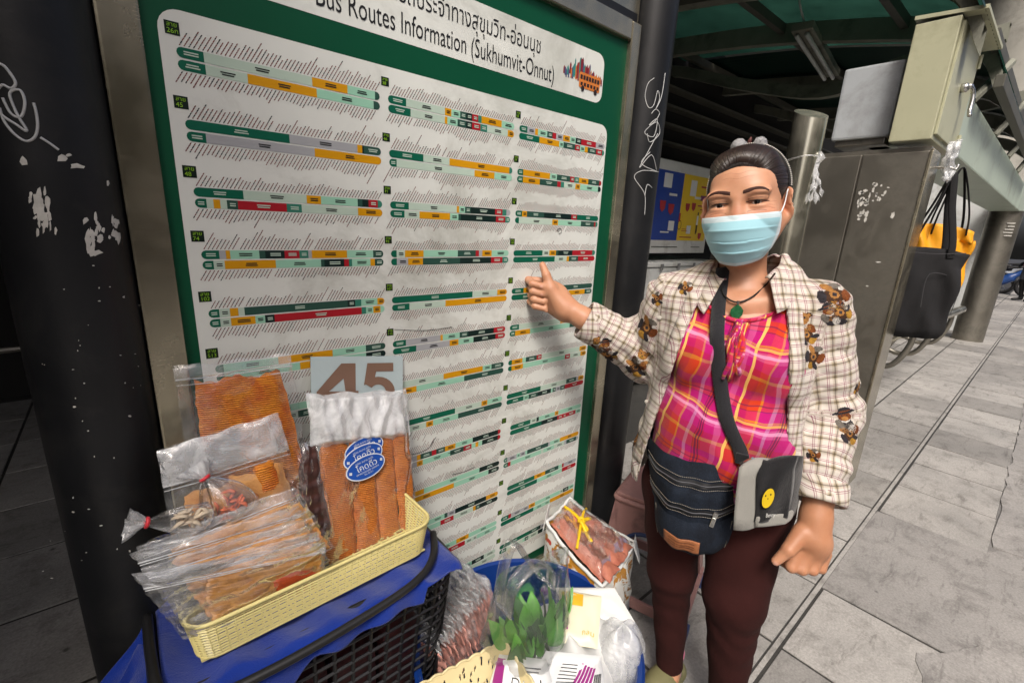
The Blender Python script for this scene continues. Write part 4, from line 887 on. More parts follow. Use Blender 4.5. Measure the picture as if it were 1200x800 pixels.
# white carrier bags filling the tub
M_WBAG = mat('white_carrier', hx('c9cac8'), .4, var=.06, vscale=12, bump=.5, bscale=18, spec=.5)
M_PURP = mat('print_purple', hx('8d2a78'), .4, var=.05, bump=0)
def crumple(name, parent, m, c, rx, ry, rz, seed, nu=44, nv=24, amp=.14, open_=0.):
    rg = random.Random(seed); ph = [rg.uniform(0, 6.3) for _ in range(12)]; P = []
    for i in range(nu):
        a = 2*math.pi*i/nu; row = []
        for j in range(nv+1):
            e = -math.pi/2+(math.pi-open_)*j/nv; k = 1+amp*(math.sin(3*a+ph[0]+2*e)+.7*math.sin(5*a-4*e+ph[1])+.5*abs(math.sin(8*a+5*e+ph[2]))+.4*math.sin(13*a+ph[3]-9*e)*math.cos(7*e+ph[4]))*math.cos(e)
            ce = abs(math.cos(e))**.75; row.append((c[0]+rx*ce*math.cos(a)*k, c[1]+ry*ce*math.sin(a)*k, c[2]+rz*math.sin(e)*(1+.1*math.sin(4*a+ph[5]))))
        P.append(row)
    b = MB(); b.grid(P, closed_u=True); return b.build(name, m, parent, smooth=True)
t = thing('carrier_bag', 'bulging white carrier bag with purple stripes, filling the blue tub', 'plastic bag', tc+Vector((.06, -.06, .12)))
crumple('body', t, M_WBAG, (0, 0, .10), .175, .15, .16, 4, amp=.06)
for k, (a, z) in enumerate(((-2.0, .2), (-2.05, .18), (-2.1, .16))):
    b = MB(); b.grid([[(.165*math.cos(a+.35*u)*(1.03)*math.sqrt(max(.1, 1-(zz-.10)**2/.03)), .145*math.sin(a+.35*u)*1.03*math.sqrt(max(.1, 1-(zz-.10)**2/.03)), zz) for zz in np.linspace(z-.008, z, 3)] for u in np.linspace(-1, 1, 12)]); b.build('stripe', M_PURP, t, smooth=True)
MB().tube(spline([(.13, -.07, .16), (.175, -.09, .12), (.19, -.06, .04), (.17, -.02, .10), (.15, 0, .17)], 8), .011, 8, flat=.4).build('handle', M_WBAG, t, smooth=True)
def pouch(label, pts, th, m, details, seed, name='snack_pouch', cat='pouch'):
    P = Patch(*pts); t = thing(name, label, cat, P.p(.5, 1)); 
    rg = random.Random(seed); ph = [rg.uniform(0, 6.3) for _ in range(4)]
    def f(u, v, s): e = min(1, min(u, 1-u, v*1.6, (1-v)*1.6)*5); return P.p(u, v, s*(th*e**.6+.002*math.sin(12*u+ph[0])*math.sin(9*v+ph[1])*e))-t.location
    b = MB(); b.grid(sheet(lambda u, v: f(u, v, 1), 20, 24)); b.grid([r[::-1] for r in sheet(lambda u, v: f(u, v, -.4), 20, 24)]); b.build('pouch_body', m, t, smooth=True)
    for (nm, mm, rects) in details:
        b = MB()
        for (u0, v0, u1, v1, sh) in rects: b.grid([[f(u+sh*(v-v0), v, 1)+P.n*.0012 for v in np.linspace(v0, v1, 4)] for u in np.linspace(u0, u1, 6)])
        b.build(nm, mm, t, smooth=True)
    return t, P, f
def ptext(t, P, f, s, u, v, size, m, name='print_text', rot=0.):
    vv, ff = text2d(s, size); b = MB(); cr, sr = math.cos(rot), math.sin(rot)
    b.add([f(u+(a*cr-c*sr)/P.w, v-(a*sr+c*cr)/P.h, 1)+P.n*.0014 for a, c, _ in vv], ff); b.build(name, m, t)
M_PWH = mat('pouch_white', hx('d0d2d2'), .35, var=.04, vscale=10, bump=.35, bscale=14); M_PCR = mat('pouch_cream', hx('d3cfb6'), .4, var=.05, bump=.3, bscale=14); M_PYE = mat('pouch_yellow', hx('d8a72c'), .4, var=.2, vscale=20)
# white pouch with purple stripes and barcode (front)
z_ = lambda x, y, z: on_z(x, y, z)
t1, P1, f1 = pouch('white snack pouch with magenta stripes and a barcode, below the clear bag of leaves', (z_(640, 762, .42), z_(704, 768, .40), z_(712, 830, .30), z_(600, 835, .32)), .018, M_PWH,
  [('stripe', M_PURP, [(.62+.05*k, .10+.02*k, .66+.05*k, .62, -.28) for k in range(5)]), ('barcode', M_INK, [(.84+.012*k, .30, .846+.012*k+.004*(k % 3 == 0), .52, -.18) for k in range(10)]), ('fine_print', M_INKN, [(.30, .12+.06*k, .55, .135+.06*k, 0) for k in range(6)])], 1)

t2, P2, f2 = pouch('white pouch lettered in bold black with a magenta corner, at the tub front', (z_(585, 766, .42), z_(640, 772, .42), z_(660, 850, .36), z_(560, 840, .34)), .02, M_PWH, [('corner_print', M_PURP, [(.0, .05, .16, .45, .1)]), ('fine_print', M_INKN, [(.5, .14, .85, .16, 0), (.5, .2, .8, .22, 0)])], 2)
ptext(t2, P2, f2, 'Dried', .32, .50, .030, M_INK)
t3, P3, f3 = pouch('cream and yellow carton sleeve with Thai lettering, behind the clear bag of leaves', (z_(655, 690, .40), z_(705, 698, .42), z_(700, 760, .38), z_(655, 752, .38)), .012, M_PCR, [('yellow_patch', M_PYE, [(.08, .08, .6, .34, 0)]), ('magenta_bar', M_PURP, [(.10, .5, .24, .82, .05)]), ('red_stripe', M_ARED, [(.30, .0, .34, .5, -.1)])], 3)
ptext(t3, P3, f3, 'กลม', .60, .86, .018, M_PYE)
t4, P4, f4 = pouch('blank white folded plastic sheet between the tub and the printed bag', (z_(650, 688, .36), z_(720, 688, .40), z_(745, 730, .36), z_(672, 735, .34)), .01, M_WBAG, [], 4, 'plastic_sheet', 'plastic')
# milky clear bag at the right
t = thing('produce_bag', 'puffy milky plastic bag bulging over the tub edge beside the white carrier', 'plastic bag', (.80, .475, .20))
crumple('body', t, F_MILK, (0, 0, .10), .062, .06, .105, 8, amp=.08); crumple('inner_fold', t, F_MILK, (0, 0, .06), .05, .05, .08, 9, amp=.10)
# tall clear bag with green leaves
M_LEAF = mat('leaf_green', hx('4f8a35'), .45, var=.35, vscale=18, bump=.15); M_LEAFD = mat('leaf_dark', hx('2a5726'), .5, var=.3, vscale=18)
lc = Vector((.585, .575, .40))
t = thing('clear_bag', 'tall clear plastic carrier bag holding fresh green leaves, standing in the blue tub', 'plastic bag', lc)
rg = random.Random(5); P = []
for i in range(44):
    a = 2*math.pi*i/44; row = []
    for j in range(22):
        v = j/21; r = (.102*math.sin(min(1, v*3)*1.57)*(1-.10*v)) ; k = 1+.10*math.sin(3*a+1)+.08*abs(math.sin(5*a+4*v))+.06*math.sin(9*a-6*v)
        row.append((r*k*math.cos(a)*1.05, r*k*math.sin(a)*(.85-.45*v), -.03+.225*v+.012*math.sin(4*a)*v))
    P.append(row)
b = MB(); b.grid(P, closed_u=True); b.build('body', F_HAZE, t, smooth=True)
for s_ in (-1, 1):       # the two loop handles, standing up
    w0 = Vector((-.035*1, .02*s_, .16)); pts = spline([(-.08, .012*s_, .15), (-.072, .018*s_, .22), (-.045 if s_ > 0 else -.02, .02*s_, .285 if s_ > 0 else .245), (.0 if s_ > 0 else .03, .02*s_, .22 if s_ > 0 else .21), (.045, .012*s_, .15)], 6)
    MB().tube(pts, .016, 8, flat=.22).build('handle', F_HAZE, t, smooth=True)
def leaf(parent, base, d, nrm, L, W, m):
    d = d.normalized(); sd = d.cross(nrm).normalized(); nn = sd.cross(d); P = []
    for i in range(9):
        f = i/8; wv = W*math.sin(math.pi*f**.8)**.9+.0006; c = base+d*(L*f)+nn*(-.35*L*f*f)
        P.append([c-sd*wv+nn*wv*.35, c, c+sd*wv+nn*wv*.35])
    b = MB(); b.grid(P); b.build('leaf', m, parent, smooth=True)
for k in range(46):
    a = rg.uniform(0, 6.28); base = Vector((.04*math.cos(a)+rg.uniform(-.025, .05), .02*math.sin(a), -.015+rg.uniform(0, .06)))
    leaf(t, base, Vector((math.cos(a)*.4+.1, math.sin(a)*.25-.05, rg.uniform(.4, 1.2))), Vector((rg.uniform(-1.5, 1.5), -1, rg.uniform(-1, 1))), rg.uniform(.045, .085), rg.uniform(.011, .021), M_LEAF if k % 3 else M_LEAFD)
b = MB()
for k in range(9): b.tube([(rg.uniform(-.01, .03), rg.uniform(-.01, .01), -.03), (rg.uniform(-.02, .04), rg.uniform(-.02, .01), .06)], .0022, 5)
b.build('stems', M_LEAF, t)
# ================================================================ printed bag with pink squid and yellow rope
E4 = [Vector(p) for p in ((.925, .868, .40), (1.085, .915, .40), (1.118, .66, .365), (.89, .606, .365))]   # left-back, right-back, right-front, left-front (top)
def print_mat():
    t = NT('printed_sack'); v = t.coord('Object'); n = t.noise(v, 11, 5, .6, .8); n2 = t.noise(t.coord('Object', (1, 1, 2.4)), 24, 4, .6, 1.2)
    c = t.mix(t.ramp(n, [(.50, 0.), (.53, 1.)], True), hx('cfcfca'), hx('a9741f')); c = t.mix(t.ramp(n2, [(.60, 0.), (.62, 1.)], True), c, hx('6b4d1c'))
    v3 = t.noise(t.coord('Object', (1, 1, 1), (0, 0, 1)), 6, 2); c = t.mix(t.ramp(v3, [(.62, 0.), (.64, 1.)], True), c, hx('b33a22')); v4 = t.noise(t.coord('Object', (1, 1, 1), (1, 0, 0)), 5, 2); c = t.mix(t.ramp(v4, [(.68, 0.), (.7, 1.)], True), c, hx('3f6d86'))
    v5 = t.noise(t.coord('Object', (1, 1, 1), (2, 0, 1)), 9, 2); c = t.mix(t.ramp(v5, [(.67, 0.), (.69, 1.)], True), c, hx('2f5f33'))
    t.set(base=c, rough=.3, spec=.5); t.bump(t.noise(v, 34, 4), .4, .006); return t.m
M_PRINT = print_mat()
ec = sum(E4, Vector())/4; t = thing('printed_sack', 'glossy printed carrier sack of pink dried squid tied with yellow rope', 'sack', (ec.x, ec.y, 0))
off = -Vector((ec.x, ec.y, 0)); rg = random.Random(9)
def ering(scale, z, amp, drop=0.):
    out = []
    for k in range(4):
        for i in range(12):
            f = i/12; p = E4[k].lerp(E4[(k+1) % 4], f); q = ec+(p-ec)*scale; bul = amp*math.sin(math.pi*f); d = (p-ec); d.z = 0; d.normalize()
            w_ = (.006*math.sin(23*f+k*2+z*30)+.004*math.sin(41*f+z*55+k))*(1 if z < .9 else .25); out.append(Vector((q.x, q.y, 0))+d*(bul+w_)+off+Vector((0, 0, (z if z < .9 else p.z+(z-1))+drop*math.sin(math.pi*f))))
    return out
rings = [ering(.88, .004, .0), ering(.95, .03, .012), ering(1., .12, .02), ering(1.0, .22, .022), ering(.99, .30, .015), ering(1.0, 1.0, .002, -.012), ering(.985, 1.003, .0, -.012), ering(.965, .985, -.002, -.012)]
b = MB(); b.grid([[rings[j][i] for j in range(len(rings))] for i in range(48)], closed_u=True); b.add([p for p in rings[0]], [tuple(range(48))]); b.build('sack_body', M_PRINT, t, smooth=True)
b = MB(); rim_ = ering(.99, 1.004, .002, -.012); b.tube(rim_, .006, 6, closed=True); b.build('white_hem', M_WBAG, t, smooth=True)
# folded corner flaps of the white lining
for k, (c, d) in enumerate(((E4[0], Vector((.03, .02, .045))), (E4[2], Vector((-.02, -.035, -.03))))):
    p = c+off; b = MB(); b.grid([[p+d*v+Vector((.05*(u-.5), .03*(u-.5), .004*math.sin(6*u))) *(1.1-v*.6) for v in np.linspace(-.2, 1, 6)] for u in np.linspace(0, 1, 6)]); b.build('lining_flap', M_WBAG, t, smooth=True, solid=.001)
# pink pressed pieces under film
PE = Patch(E4[0]+Vector((.014, -.012, .006)), E4[1]+Vector((-.014, -.014, .006)), E4[2]+Vector((-.014, .012, .006)), E4[3]+Vector((.014, .012, .006)))
if PE.n.z < 0: PE.n = -PE.n
o = slab(PE, (.0, 1.0, lambda v: (-.02, 1.02)), -.006, .008, M_SQK, t, 'squid_bed', seed=199, nu=24, nv=24, bulge=.003, rag=.004, dome=.006); o.data.transform(Matrix.Translation(off))
k = 0
for v in (.06, .30, .54, .76):
    for u in (.06, .36, .66):
        uu, vv = u+rg.uniform(-.05, .03), v+rg.uniform(-.04, .03); k += 1
        o = slab(PE, (vv, vv+.30, lambda s, uu=uu, vv=vv: (uu+.06*abs(s-vv-.15), uu+.34-.06*abs(s-vv-.15))), .0+.002*(k % 4), .007, M_SQK, t, 'squid_piece', seed=200+k, nu=10, nv=10, bulge=.004); o.data.transform(Matrix.Translation(off))
o = filmsheet(PE, .022, film('sack_film', clear=.95, haze=.05, bscale=12, rough=.08), t, 'film', u0=.0, u1=1.0, amp=.004, seed=33); o.data.transform(Matrix.Translation(off))
M_ROPE = mat('yellow_rope', hx('dbb312'), .45, var=.12, vscale=60, bump=.5, bscale=200)
kn = PE.p(.50, .36, .024)+off
def rope(pts, r=.0042): MB().tube(spline(pts, 6), r, 8).build('rope', M_ROPE, t, smooth=True)
rope([PE.p(-.01, .52, .010)+off, PE.p(.2, .45, .022)+off, kn, PE.p(.78, .30, .022)+off, PE.p(1.01, .28, .010)+off]); rope([PE.p(.60, .02, .012)+off, PE.p(.55, .2, .022)+off, kn, PE.p(.46, .5, .02)+off], .005)
rope([kn+Vector((0, 0, .004)), kn+Vector((-.012, -.012, .006)), PE.p(.40, .52, .014)+off, PE.p(.34, .62, .014)+off], .006); rope([kn+Vector((.0, 0, .004)), PE.p(.66, .40, .024)+off, PE.p(.80, .42, .014)+off], .006)
MB().tube([(kn+Vector((.008*math.cos(a), .008*math.sin(a), .004+.003*math.sin(2*a)))) for a in np.linspace(0, 6.28, 13)[:-1]], .006, 8, closed=True).build('knot', M_ROPE, t, smooth=True)
# ================================================================ plastic stool behind the woman
M_STOOL = mat('stool_plastic', hx('96716c'), .5, var=.12, vscale=8, dirt=hx('5f4a48'), dirt_s=6); M_SBLUE = mat('stool_rubber', hx('2f3d63'), .6, var=.2)
t = thing('plastic_stool', 'faded dusty pink plastic stool standing between the black post and the woman', 'stool', (1.375, .735, 0), R(17))
HS = .43; st, sb = .125, .165
MB().box((-st, -st, HS-.018), (st, st, HS), bev=.008).build('seat', M_STOOL, t)
MB().tube([(x, y, HS-.022) for x, y in rrect(-st-.003, -st-.003, st+.003, st+.003, .02, 4)], .010, 8, closed=True).build('seat_rim', M_STOOL, t, smooth=True)
for k in range(4):     # four arched side walls, each with an opening that leaves two legs
    M_ = Matrix.Rotation(k*math.pi/2, 4, 'Z'); outer = [(-st, HS-.02), (st, HS-.02), (sb, 0), (sb-.045, 0)]
    arc = [(.085*math.cos(a)*1.0, .22+.085*math.sin(a)*1.1) for a in np.linspace(0, math.pi, 13)]
    poly = [(sb, 0), (st, HS-.02), (-st, HS-.02), (-sb, 0), (-sb+.05, 0)]+[(-.09, .20)]+arc[::-1]+[(.09, .20), (sb-.05, 0)]
    def wp(x, z, d=0.): f = 1-z/(HS-.02); return M_ @ Vector((x, -(st+(sb-st)*f)+d, z))
    n = len(poly); b = MB(); v = [wp(x, z) for x, z in poly]+[wp(x, z, .006) for x, z in poly]
    # split into leg strips and a top web so every face stays simple
    L = [(sb, 0), (st+(sb-st)*.535, .20), (.09, .20), (sb-.05, 0)]; b2 = MB()
    for sg in (-1, 1):
        q = [wp(sg*x, z) for x, z in L]; q2_ = [wp(sg*x, z, .006) for x, z in L]; b2.add(q+q2_, [(0, 1, 2, 3), (4, 7, 6, 5), (2, 6, 7, 3), (0, 3, 7, 4)])
    top = [(.09, .20)]+arc+[(-.09, .20)]
    for i in range(len(top)-1):
        (xa, za), (xb, zb) = top[i], top[i+1]; ea = (st+(sb-st)*.535, .20) if i == 0 else (xa/.09*(st), HS-.02); 
        ta = (max(-1, min(1, xa/.088))*(st+.004), HS-.02); tb = (max(-1, min(1, xb/.088))*(st+.004), HS-.02)
        if abs(xa-xb) < 1e-6 and i in (0, len(top)-2): pass
        b2.add([wp(xa, za), wp(xb, zb), wp(*tb), wp(*ta), wp(xa, za, .006), wp(xb, zb, .006), wp(*tb, .006), wp(*ta, .006)], [(0, 1, 2, 3), (4, 7, 6, 5), (0, 4, 5, 1)])
    e = st+(sb-st)*.535
    for sg in (-1, 1): b2.add([wp(sg*.088, .20), wp(sg*e, .20), wp(sg*st, HS-.02), wp(sg*.088, .20, .006), wp(sg*e, .20, .006), wp(sg*st, HS-.02, .006)], [(0, 1, 2), (3, 5, 4)])
    b2.build('side_wall', M_STOOL, t)
    MB().tube([wp(x, z, -.004) for x, z in arc], .007, 6).build('arch_lip', M_SBLUE, t, smooth=True)
    p, q = wp(sb-.01, .05), wp(-sb+.01, .05); MB().box((-.5, -.006, -.018), (.5, .006, .018), M=Matrix.Translation((p+q)/2) @ Matrix.Rotation(k*math.pi/2, 4, 'Z') @ Matrix.Diagonal((2*(sb-.012), 1, 1, 1))).build('stretcher', M_STOOL, t)
    for sg in (-1, 1):
        p = wp(sg*(sb-.022), .0); MB().box((-.03, -.012, 0), (.03, .012, .03), M=Matrix.Translation(p) @ Matrix.Rotation(k*math.pi/2, 4, 'Z'), bev=.003).build('foot', M_SBLUE, t)
# ================================================================ scalloped cream basket in the foreground
M_SCAL = mat('cream_basket', hx('cdbf93'), .4, var=.06, vscale=8, bump=.05)
t = thing('scalloped_basket', 'cream plastic basket with scalloped rim and slotted sides, in front of the tub', 'basket', (.405, .500, .352), R(83))
def side_panel(w0, w1, h, n, M_):
    """flared wall with a scalloped top edge; slots are real gaps between strips"""
    b = MB(); cols = 110; holes = {}; rg = random.Random(int(w1*1000)); rows_ = 44
    hs = [(rg.uniform(.05, .95), rg.uniform(.12, .88), rg.uniform(-.6, .6)) for _ in range(34)]
    def pt(u, v): half = (w0+(w1-w0)*v)/2; return M_ @ Vector(((2*u-1)*half, -(w0/2+(w1-w0)/2*v), h*v+(.006*abs(math.sin(math.pi*n*u)) if v > .99 else 0)))
    idx = [[None]*(rows_+1) for _ in range(cols+1)]; vs_ = []; fs_ = []
    for i in range(cols+1):
        for j in range(rows_+1): idx[i][j] = len(vs_); vs_.append(pt(i/cols, j/rows_))
    for i in range(cols):
        for j in range(rows_):
            u, v = (i+.5)/cols, (j+.5)/rows_; cut = False
            for (a, c, s_) in hs:
                du, dv = (u-a)*w1, (v-c)*h; x_ = du*math.cos(s_)+dv*math.sin(s_); y_ = -du*math.sin(s_)+dv*math.cos(s_)
                if (x_/.0022)**2+(y_/.0052)**2 < 1: cut = True; break
            if not cut: fs_.append((idx[i][j], idx[i+1][j], idx[i+1][j+1], idx[i][j+1]))
    b.add(vs_, fs_); top = [pt(i/cols, 1) for i in range(cols+1)]
    return b, top
W0, W1, HH = .17, .235, .075
for k in range(4):
    b, top = side_panel(W0, W1, HH, 8, Matrix.Rotation(k*math.pi/2, 4, 'Z')); b.build('side', M_SCAL, t, smooth=True, solid=.0022)
    MB().tube(top, .0026, 6).build('scalloped_rim', M_SCAL, t, smooth=True)
b = MB(); b.box((-W0/2, -W0/2, -.002), (W0/2, W0/2, .001)); b.build('bottom', M_SCAL, t)
# ================================================================ the woman
# local frame: x towards her left, y away from the viewer side (back), z up
WB = Vector((1.08, .452, 0)); WA = math.atan2(.386, .922)-math.pi/2     # local +y = (.922,.386)
woman = thing('person', 'woman in pink plaid blouse, open checked shirt and blue face mask, pointing her thumb', 'person', WB, WA)
W_INV = (Matrix.Translation(WB) @ Matrix.Rotation(WA, 4, 'Z')).inverted()
class Field:
    def __init__(s, lo, hi, h):
        s.ax = [np.arange(lo[i], hi[i]+h, h, dtype=np.float32) for i in range(3)]; s.h = h
        s.D = np.full([len(a) for a in s.ax], .3, np.float32)
    def grids(s, lo=None, hi=None):
        sl = []
        for i in range(3):
            a = 0 if lo is None else max(0, int(np.searchsorted(s.ax[i], lo[i]))-1); b = len(s.ax[i]) if hi is None else min(len(s.ax[i]), int(np.searchsorted(s.ax[i], hi[i]))+1); sl.append(slice(a, max(a, b)))
        return tuple(sl), s.ax[0][sl[0]][:, None, None], s.ax[1][sl[1]][None, :, None], s.ax[2][sl[2]][None, None, :]
    def _merge(s, sl, d, k, op):
        A = s.D[sl]
        if A.size == 0: return
        if op == 'add': h = np.maximum(k-np.abs(A-d), 0)/k; s.D[sl] = np.minimum(A, d)-h*h*k*.25
        else: h = np.maximum(k-np.abs(A+d), 0)/k; s.D[sl] = np.maximum(A, -d)+h*h*k*.25
    def cap(s, a, b, ra, rb=None, k=.02, op='add', sq=(1, 1, 1)):
        rb = ra if rb is None else rb; a = np.array(a, np.float32); b = np.array(b, np.float32); m = max(ra, rb)+k+.03
        sl, X, Y, Z = s.grids(np.minimum(a, b)-m, np.maximum(a, b)+m); ba = b-a; L = float(ba@ba)+1e-9
        px, py, pz = X-a[0], Y-a[1], Z-a[2]; t = np.clip((px*ba[0]+py*ba[1]+pz*ba[2])/L, 0, 1)
        d = np.sqrt(((px-ba[0]*t)/sq[0])**2+((py-ba[1]*t)/sq[1])**2+((pz-ba[2]*t)/sq[2])**2)-(ra+(rb-ra)*t); s._merge(sl, d, k, op); return s
    def ell(s, c, r, k=.02, op='add', rot=None):
        m = max(r)+k+.03; c = np.array(c, np.float32); sl, X, Y, Z = s.grids(c-m, c+m); px, py, pz = X-c[0], Y-c[1], Z-c[2]
        if rot is not None:
            Rm = np.array(rot.to_3x3().transposed(), np.float32); px, py, pz = (Rm[0, 0]*px+Rm[0, 1]*py+Rm[0, 2]*pz, Rm[1, 0]*px+Rm[1, 1]*py+Rm[1, 2]*pz, Rm[2, 0]*px+Rm[2, 1]*py+Rm[2, 2]*pz)
        k0 = np.sqrt((px/r[0])**2+(py/r[1])**2+(pz/r[2])**2); k1 = np.sqrt((px/r[0]**2)**2+(py/r[1]**2)**2+(pz/r[2]**2)**2)+1e-6
        s._merge(sl, (k0*(k0-1)/k1).astype(np.float32), k, op); return s
    def mesh(s):
        D = s.D; ins = D < 0; nx, ny, nz = D.shape; cnt = np.zeros((nx-1, ny-1, nz-1), np.int8)
        for i in (0, 1):
            for j in (0, 1):
                for k in (0, 1): cnt += ins[i:nx-1+i, j:ny-1+j, k:nz-1+k]
        act = (cnt > 0) & (cnt < 8); I = np.argwhere(act); vid = np.full(act.shape, -1, np.int64); vid[act] = np.arange(len(I))
        acc = np.zeros((len(I), 3)); n = np.zeros(len(I)); C8 = [(i, j, k) for i in (0, 1) for j in (0, 1) for k in (0, 1)]
        for a in range(8):
            for b in range(a+1, 8):
                ca, cb = np.array(C8[a]), np.array(C8[b])
                if np.abs(ca-cb).sum() != 1: continue
                A, B = I+ca, I+cb; da = D[A[:, 0], A[:, 1], A[:, 2]]; db = D[B[:, 0], B[:, 1], B[:, 2]]; m = (da < 0) != (db < 0)
                t = np.where(m, da/(da-db+1e-12), 0)[:, None]; acc += np.where(m[:, None], ca+(cb-ca)*t, 0); n += m
        V = (I+acc/n[:, None])*s.h+np.array([a[0] for a in s.ax]); F = []
        for ax in range(3):
            o1, o2 = (ax+1) % 3, (ax+2) % 3; sa = [slice(None)]*3; sb = [slice(None)]*3; sa[ax] = slice(0, -1); sb[ax] = slice(1, None)
            E = np.argwhere(ins[tuple(sa)] != ins[tuple(sb)]); E = E[(E[:, o1] > 0) & (E[:, o2] > 0) & (E[:, o1] < D.shape[o1]-1) & (E[:, o2] < D.shape[o2]-1)]
            flip = ins[E[:, 0], E[:, 1], E[:, 2]]; q = []
            for (p, r_) in ((-1, -1), (0, -1), (0, 0), (-1, 0)): G = E.copy(); G[:, o1] += p; G[:, o2] += r_; q.append(vid[G[:, 0], G[:, 1], G[:, 2]])
            Q = np.stack(q, 1); Q[~flip] = Q[~flip][:, ::-1]; F.append(Q)
        return V, np.concatenate(F)
def np_mesh(name, V, F, m, parent=None):
    me = bpy.data.meshes.new(name); me.vertices.add(len(V)); me.vertices.foreach_set('co', np.asarray(V, np.float32).ravel()); n = len(F)
    me.loops.add(n*4); me.loops.foreach_set('vertex_index', F.astype(np.int32).ravel()); me.polygons.add(n); me.polygons.foreach_set('loop_start', np.arange(0, 4*n, 4, dtype=np.int32))
    for x in (m if isinstance(m, (list, tuple)) else [m]): me.materials.append(x)
    me.update(calc_edges=True); me.validate(); me.polygons.foreach_set('use_smooth', np.ones(len(me.polygons), bool)); me.update()
    return link(bpy.data.objects.new(name, me), parent)
def set_vec(o, nm, A): a = o.data.attributes.new(nm, 'FLOAT_VECTOR', 'POINT'); a.data.foreach_set('vector', np.asarray(A, np.float32).ravel())
def set_col(o, nm, A): a = o.data.attributes.new(nm, 'FLOAT_COLOR', 'POINT'); a.data.foreach_set('color', np.asarray(A, np.float32).ravel())
def combine(parts):
    V = []; F = []; o = 0
    for v, f in parts: V.append(v); F.append(f+o); o += len(v)
    return np.concatenate(V), np.concatenate(F)
def laplace(V, F, n=1, lam=.5):
    E = np.concatenate([F[:, [0, 1]], F[:, [1, 2]], F[:, [2, 3]], F[:, [3, 0]]])
    for _ in range(n):
        S = np.zeros_like(V); c = np.zeros(len(V)); np.add.at(S, E[:, 0], V[E[:, 1]]); np.add.at(S, E[:, 1], V[E[:, 0]]); np.add.at(c, E[:, 0], 1); np.add.at(c, E[:, 1], 1)
        V = V+lam*(S/c[:, None]-V)
    return V
# ---- skin
def skin_mat():
    t = NT('skin'); v = t.coord('Object'); n = t.noise(v, 11, 5, .6); n2 = t.noise(v, 420, 3, .6); n3 = t.noise(v, 45, 4, .6)
    c = t.mix(t.ramp(n, [(.3, 0.), (.7, 1.)]), hx('ad7b5e'), hx('bf8e70')); c = t.mix(t.ramp(n3, [(.5, 0.), (.8, .35)]), c, hx('a5664c'))
    at_ = t.n('Attribute', attribute_name='tone'); c = t.mix(at_.outputs['Alpha'], c, at_.outputs['Color'])
    t.set(base=c, rough=.46, spec=.42, sss=.12); t.b.inputs['Subsurface Radius'].default_value = (.012, .005, .003); t.b.inputs['Subsurface Scale'].default_value = 1.
    t.bump(t.math('ADD', n2, t.math('MULTIPLY', n3, .8)), .12, .0015); return t.m
M_SKIN = skin_mat()
HC = Vector((-.027, .005, 1.388)); HR = Matrix.Rotation(R(-7.5), 4, 'Y') @ Matrix.Rotation(R(-9), 4, 'Z') @ Matrix.Rotation(R(2), 4, 'X')
def H(x, y, z): return tuple(HC+HR.to_3x3() @ Vector((x, y, z)))
ZE = -.004      # height of the eyes in the head frame
def head_field(h, lo, hi):
    f = Field(lo, hi, h)
    f.ell(H(0, .014, .034), (.071, .090, .082), .02, rot=HR); f.ell(H(0, -.018, -.022), (.066, .073, .090), .03, rot=HR); f.ell(H(0, -.03, -.055), (.060, .060, .062), .03, rot=HR)
    for s_ in (-1, 1):
        f.ell(H(.041*s_, -.060, -.036), (.028, .024, .024), .03, rot=HR); f.cap(H(.056*s_, .0, -.05), H(.022*s_, -.060, -.098), .021, .02, .03)
        f.ell(H(.036*s_, -.079, ZE+.021), (.026, .014, .010), .014, rot=HR)
    f.ell(H(0, -.066, -.104), (.03, .026, .022), .03, rot=HR); f.cap(H(0, -.085, ZE+.008), H(0, -.094, ZE-.032), .009, .012, .014); f.ell(H(0, -.052, .035), (.052, .028, .035), .03, rot=HR)
    for s_ in (-1, 1):
        f.ell(H(.012*s_, -.090, ZE-.036), (.008, .009, .008), .01, rot=HR)
        f.ell(H(.0355*s_, -.094, ZE), (.021, .016, .011), .012, 'sub', rot=HR)          # sockets
        f.ell(H(.0355*s_, -.0765, ZE+.0085), (.0205, .0135, .0090), .004, rot=HR); f.ell(H(.0355*s_, -.0765, ZE-.0075), (.0205, .0130, .0080), .005, rot=HR)   # lids
        f.ell(H(.0365*s_, -.0780, ZE-.0185), (.020, .009, .0050), .006, rot=HR)             # smiling fold
        f.cap(H(.0215*s_, -.098, ZE-.0006), H(.0355*s_, -.098, ZE+.0012), .0028, .0044, .002, 'sub', sq=(1, 6, 1)); f.cap(H(.0355*s_, -.098, ZE+.0012), H(.0505*s_, -.094, ZE-.0012), .0044, .0022, .002, 'sub', sq=(1, 6, 1))          # lid gap
        ez = -.012; rot_e = HR @ Matrix.Rotation(R(34)*s_, 4, 'Z')
        f.ell(H(.081*s_, .015, ez), (.0085, .025, .036), .008, rot=rot_e); f.ell(H(.089*s_, .008, ez+.003), (.007, .014, .022), .004, 'sub', rot=rot_e); f.ell(H(.077*s_, .004, ez-.030), (.008, .010, .012), .008, rot=HR)
    f.cap((.0, .03, 1.15), (-.018, .02, 1.32), .052, .047, .03); f.cap((-.125, .02, 1.150), (.125, .02, 1.160), .040, .040, .05)
    f.ell((0, .015, 1.07), (.14, .09, .135), .05); f.cap((-.012, -.045, 1.168), (-.10, -.02, 1.19), .010, .008, .03); f.cap((.012, -.045, 1.170), (.09, -.02, 1.190), .010, .008, .03)
    return f
parts = []
f = head_field(.0026, (-.20, -.15, 1.02), (.20, .15, 1.525)); Vh, Fh = f.mesh(); Vh = laplace(Vh, Fh, 1, .3); parts.append((Vh, Fh))
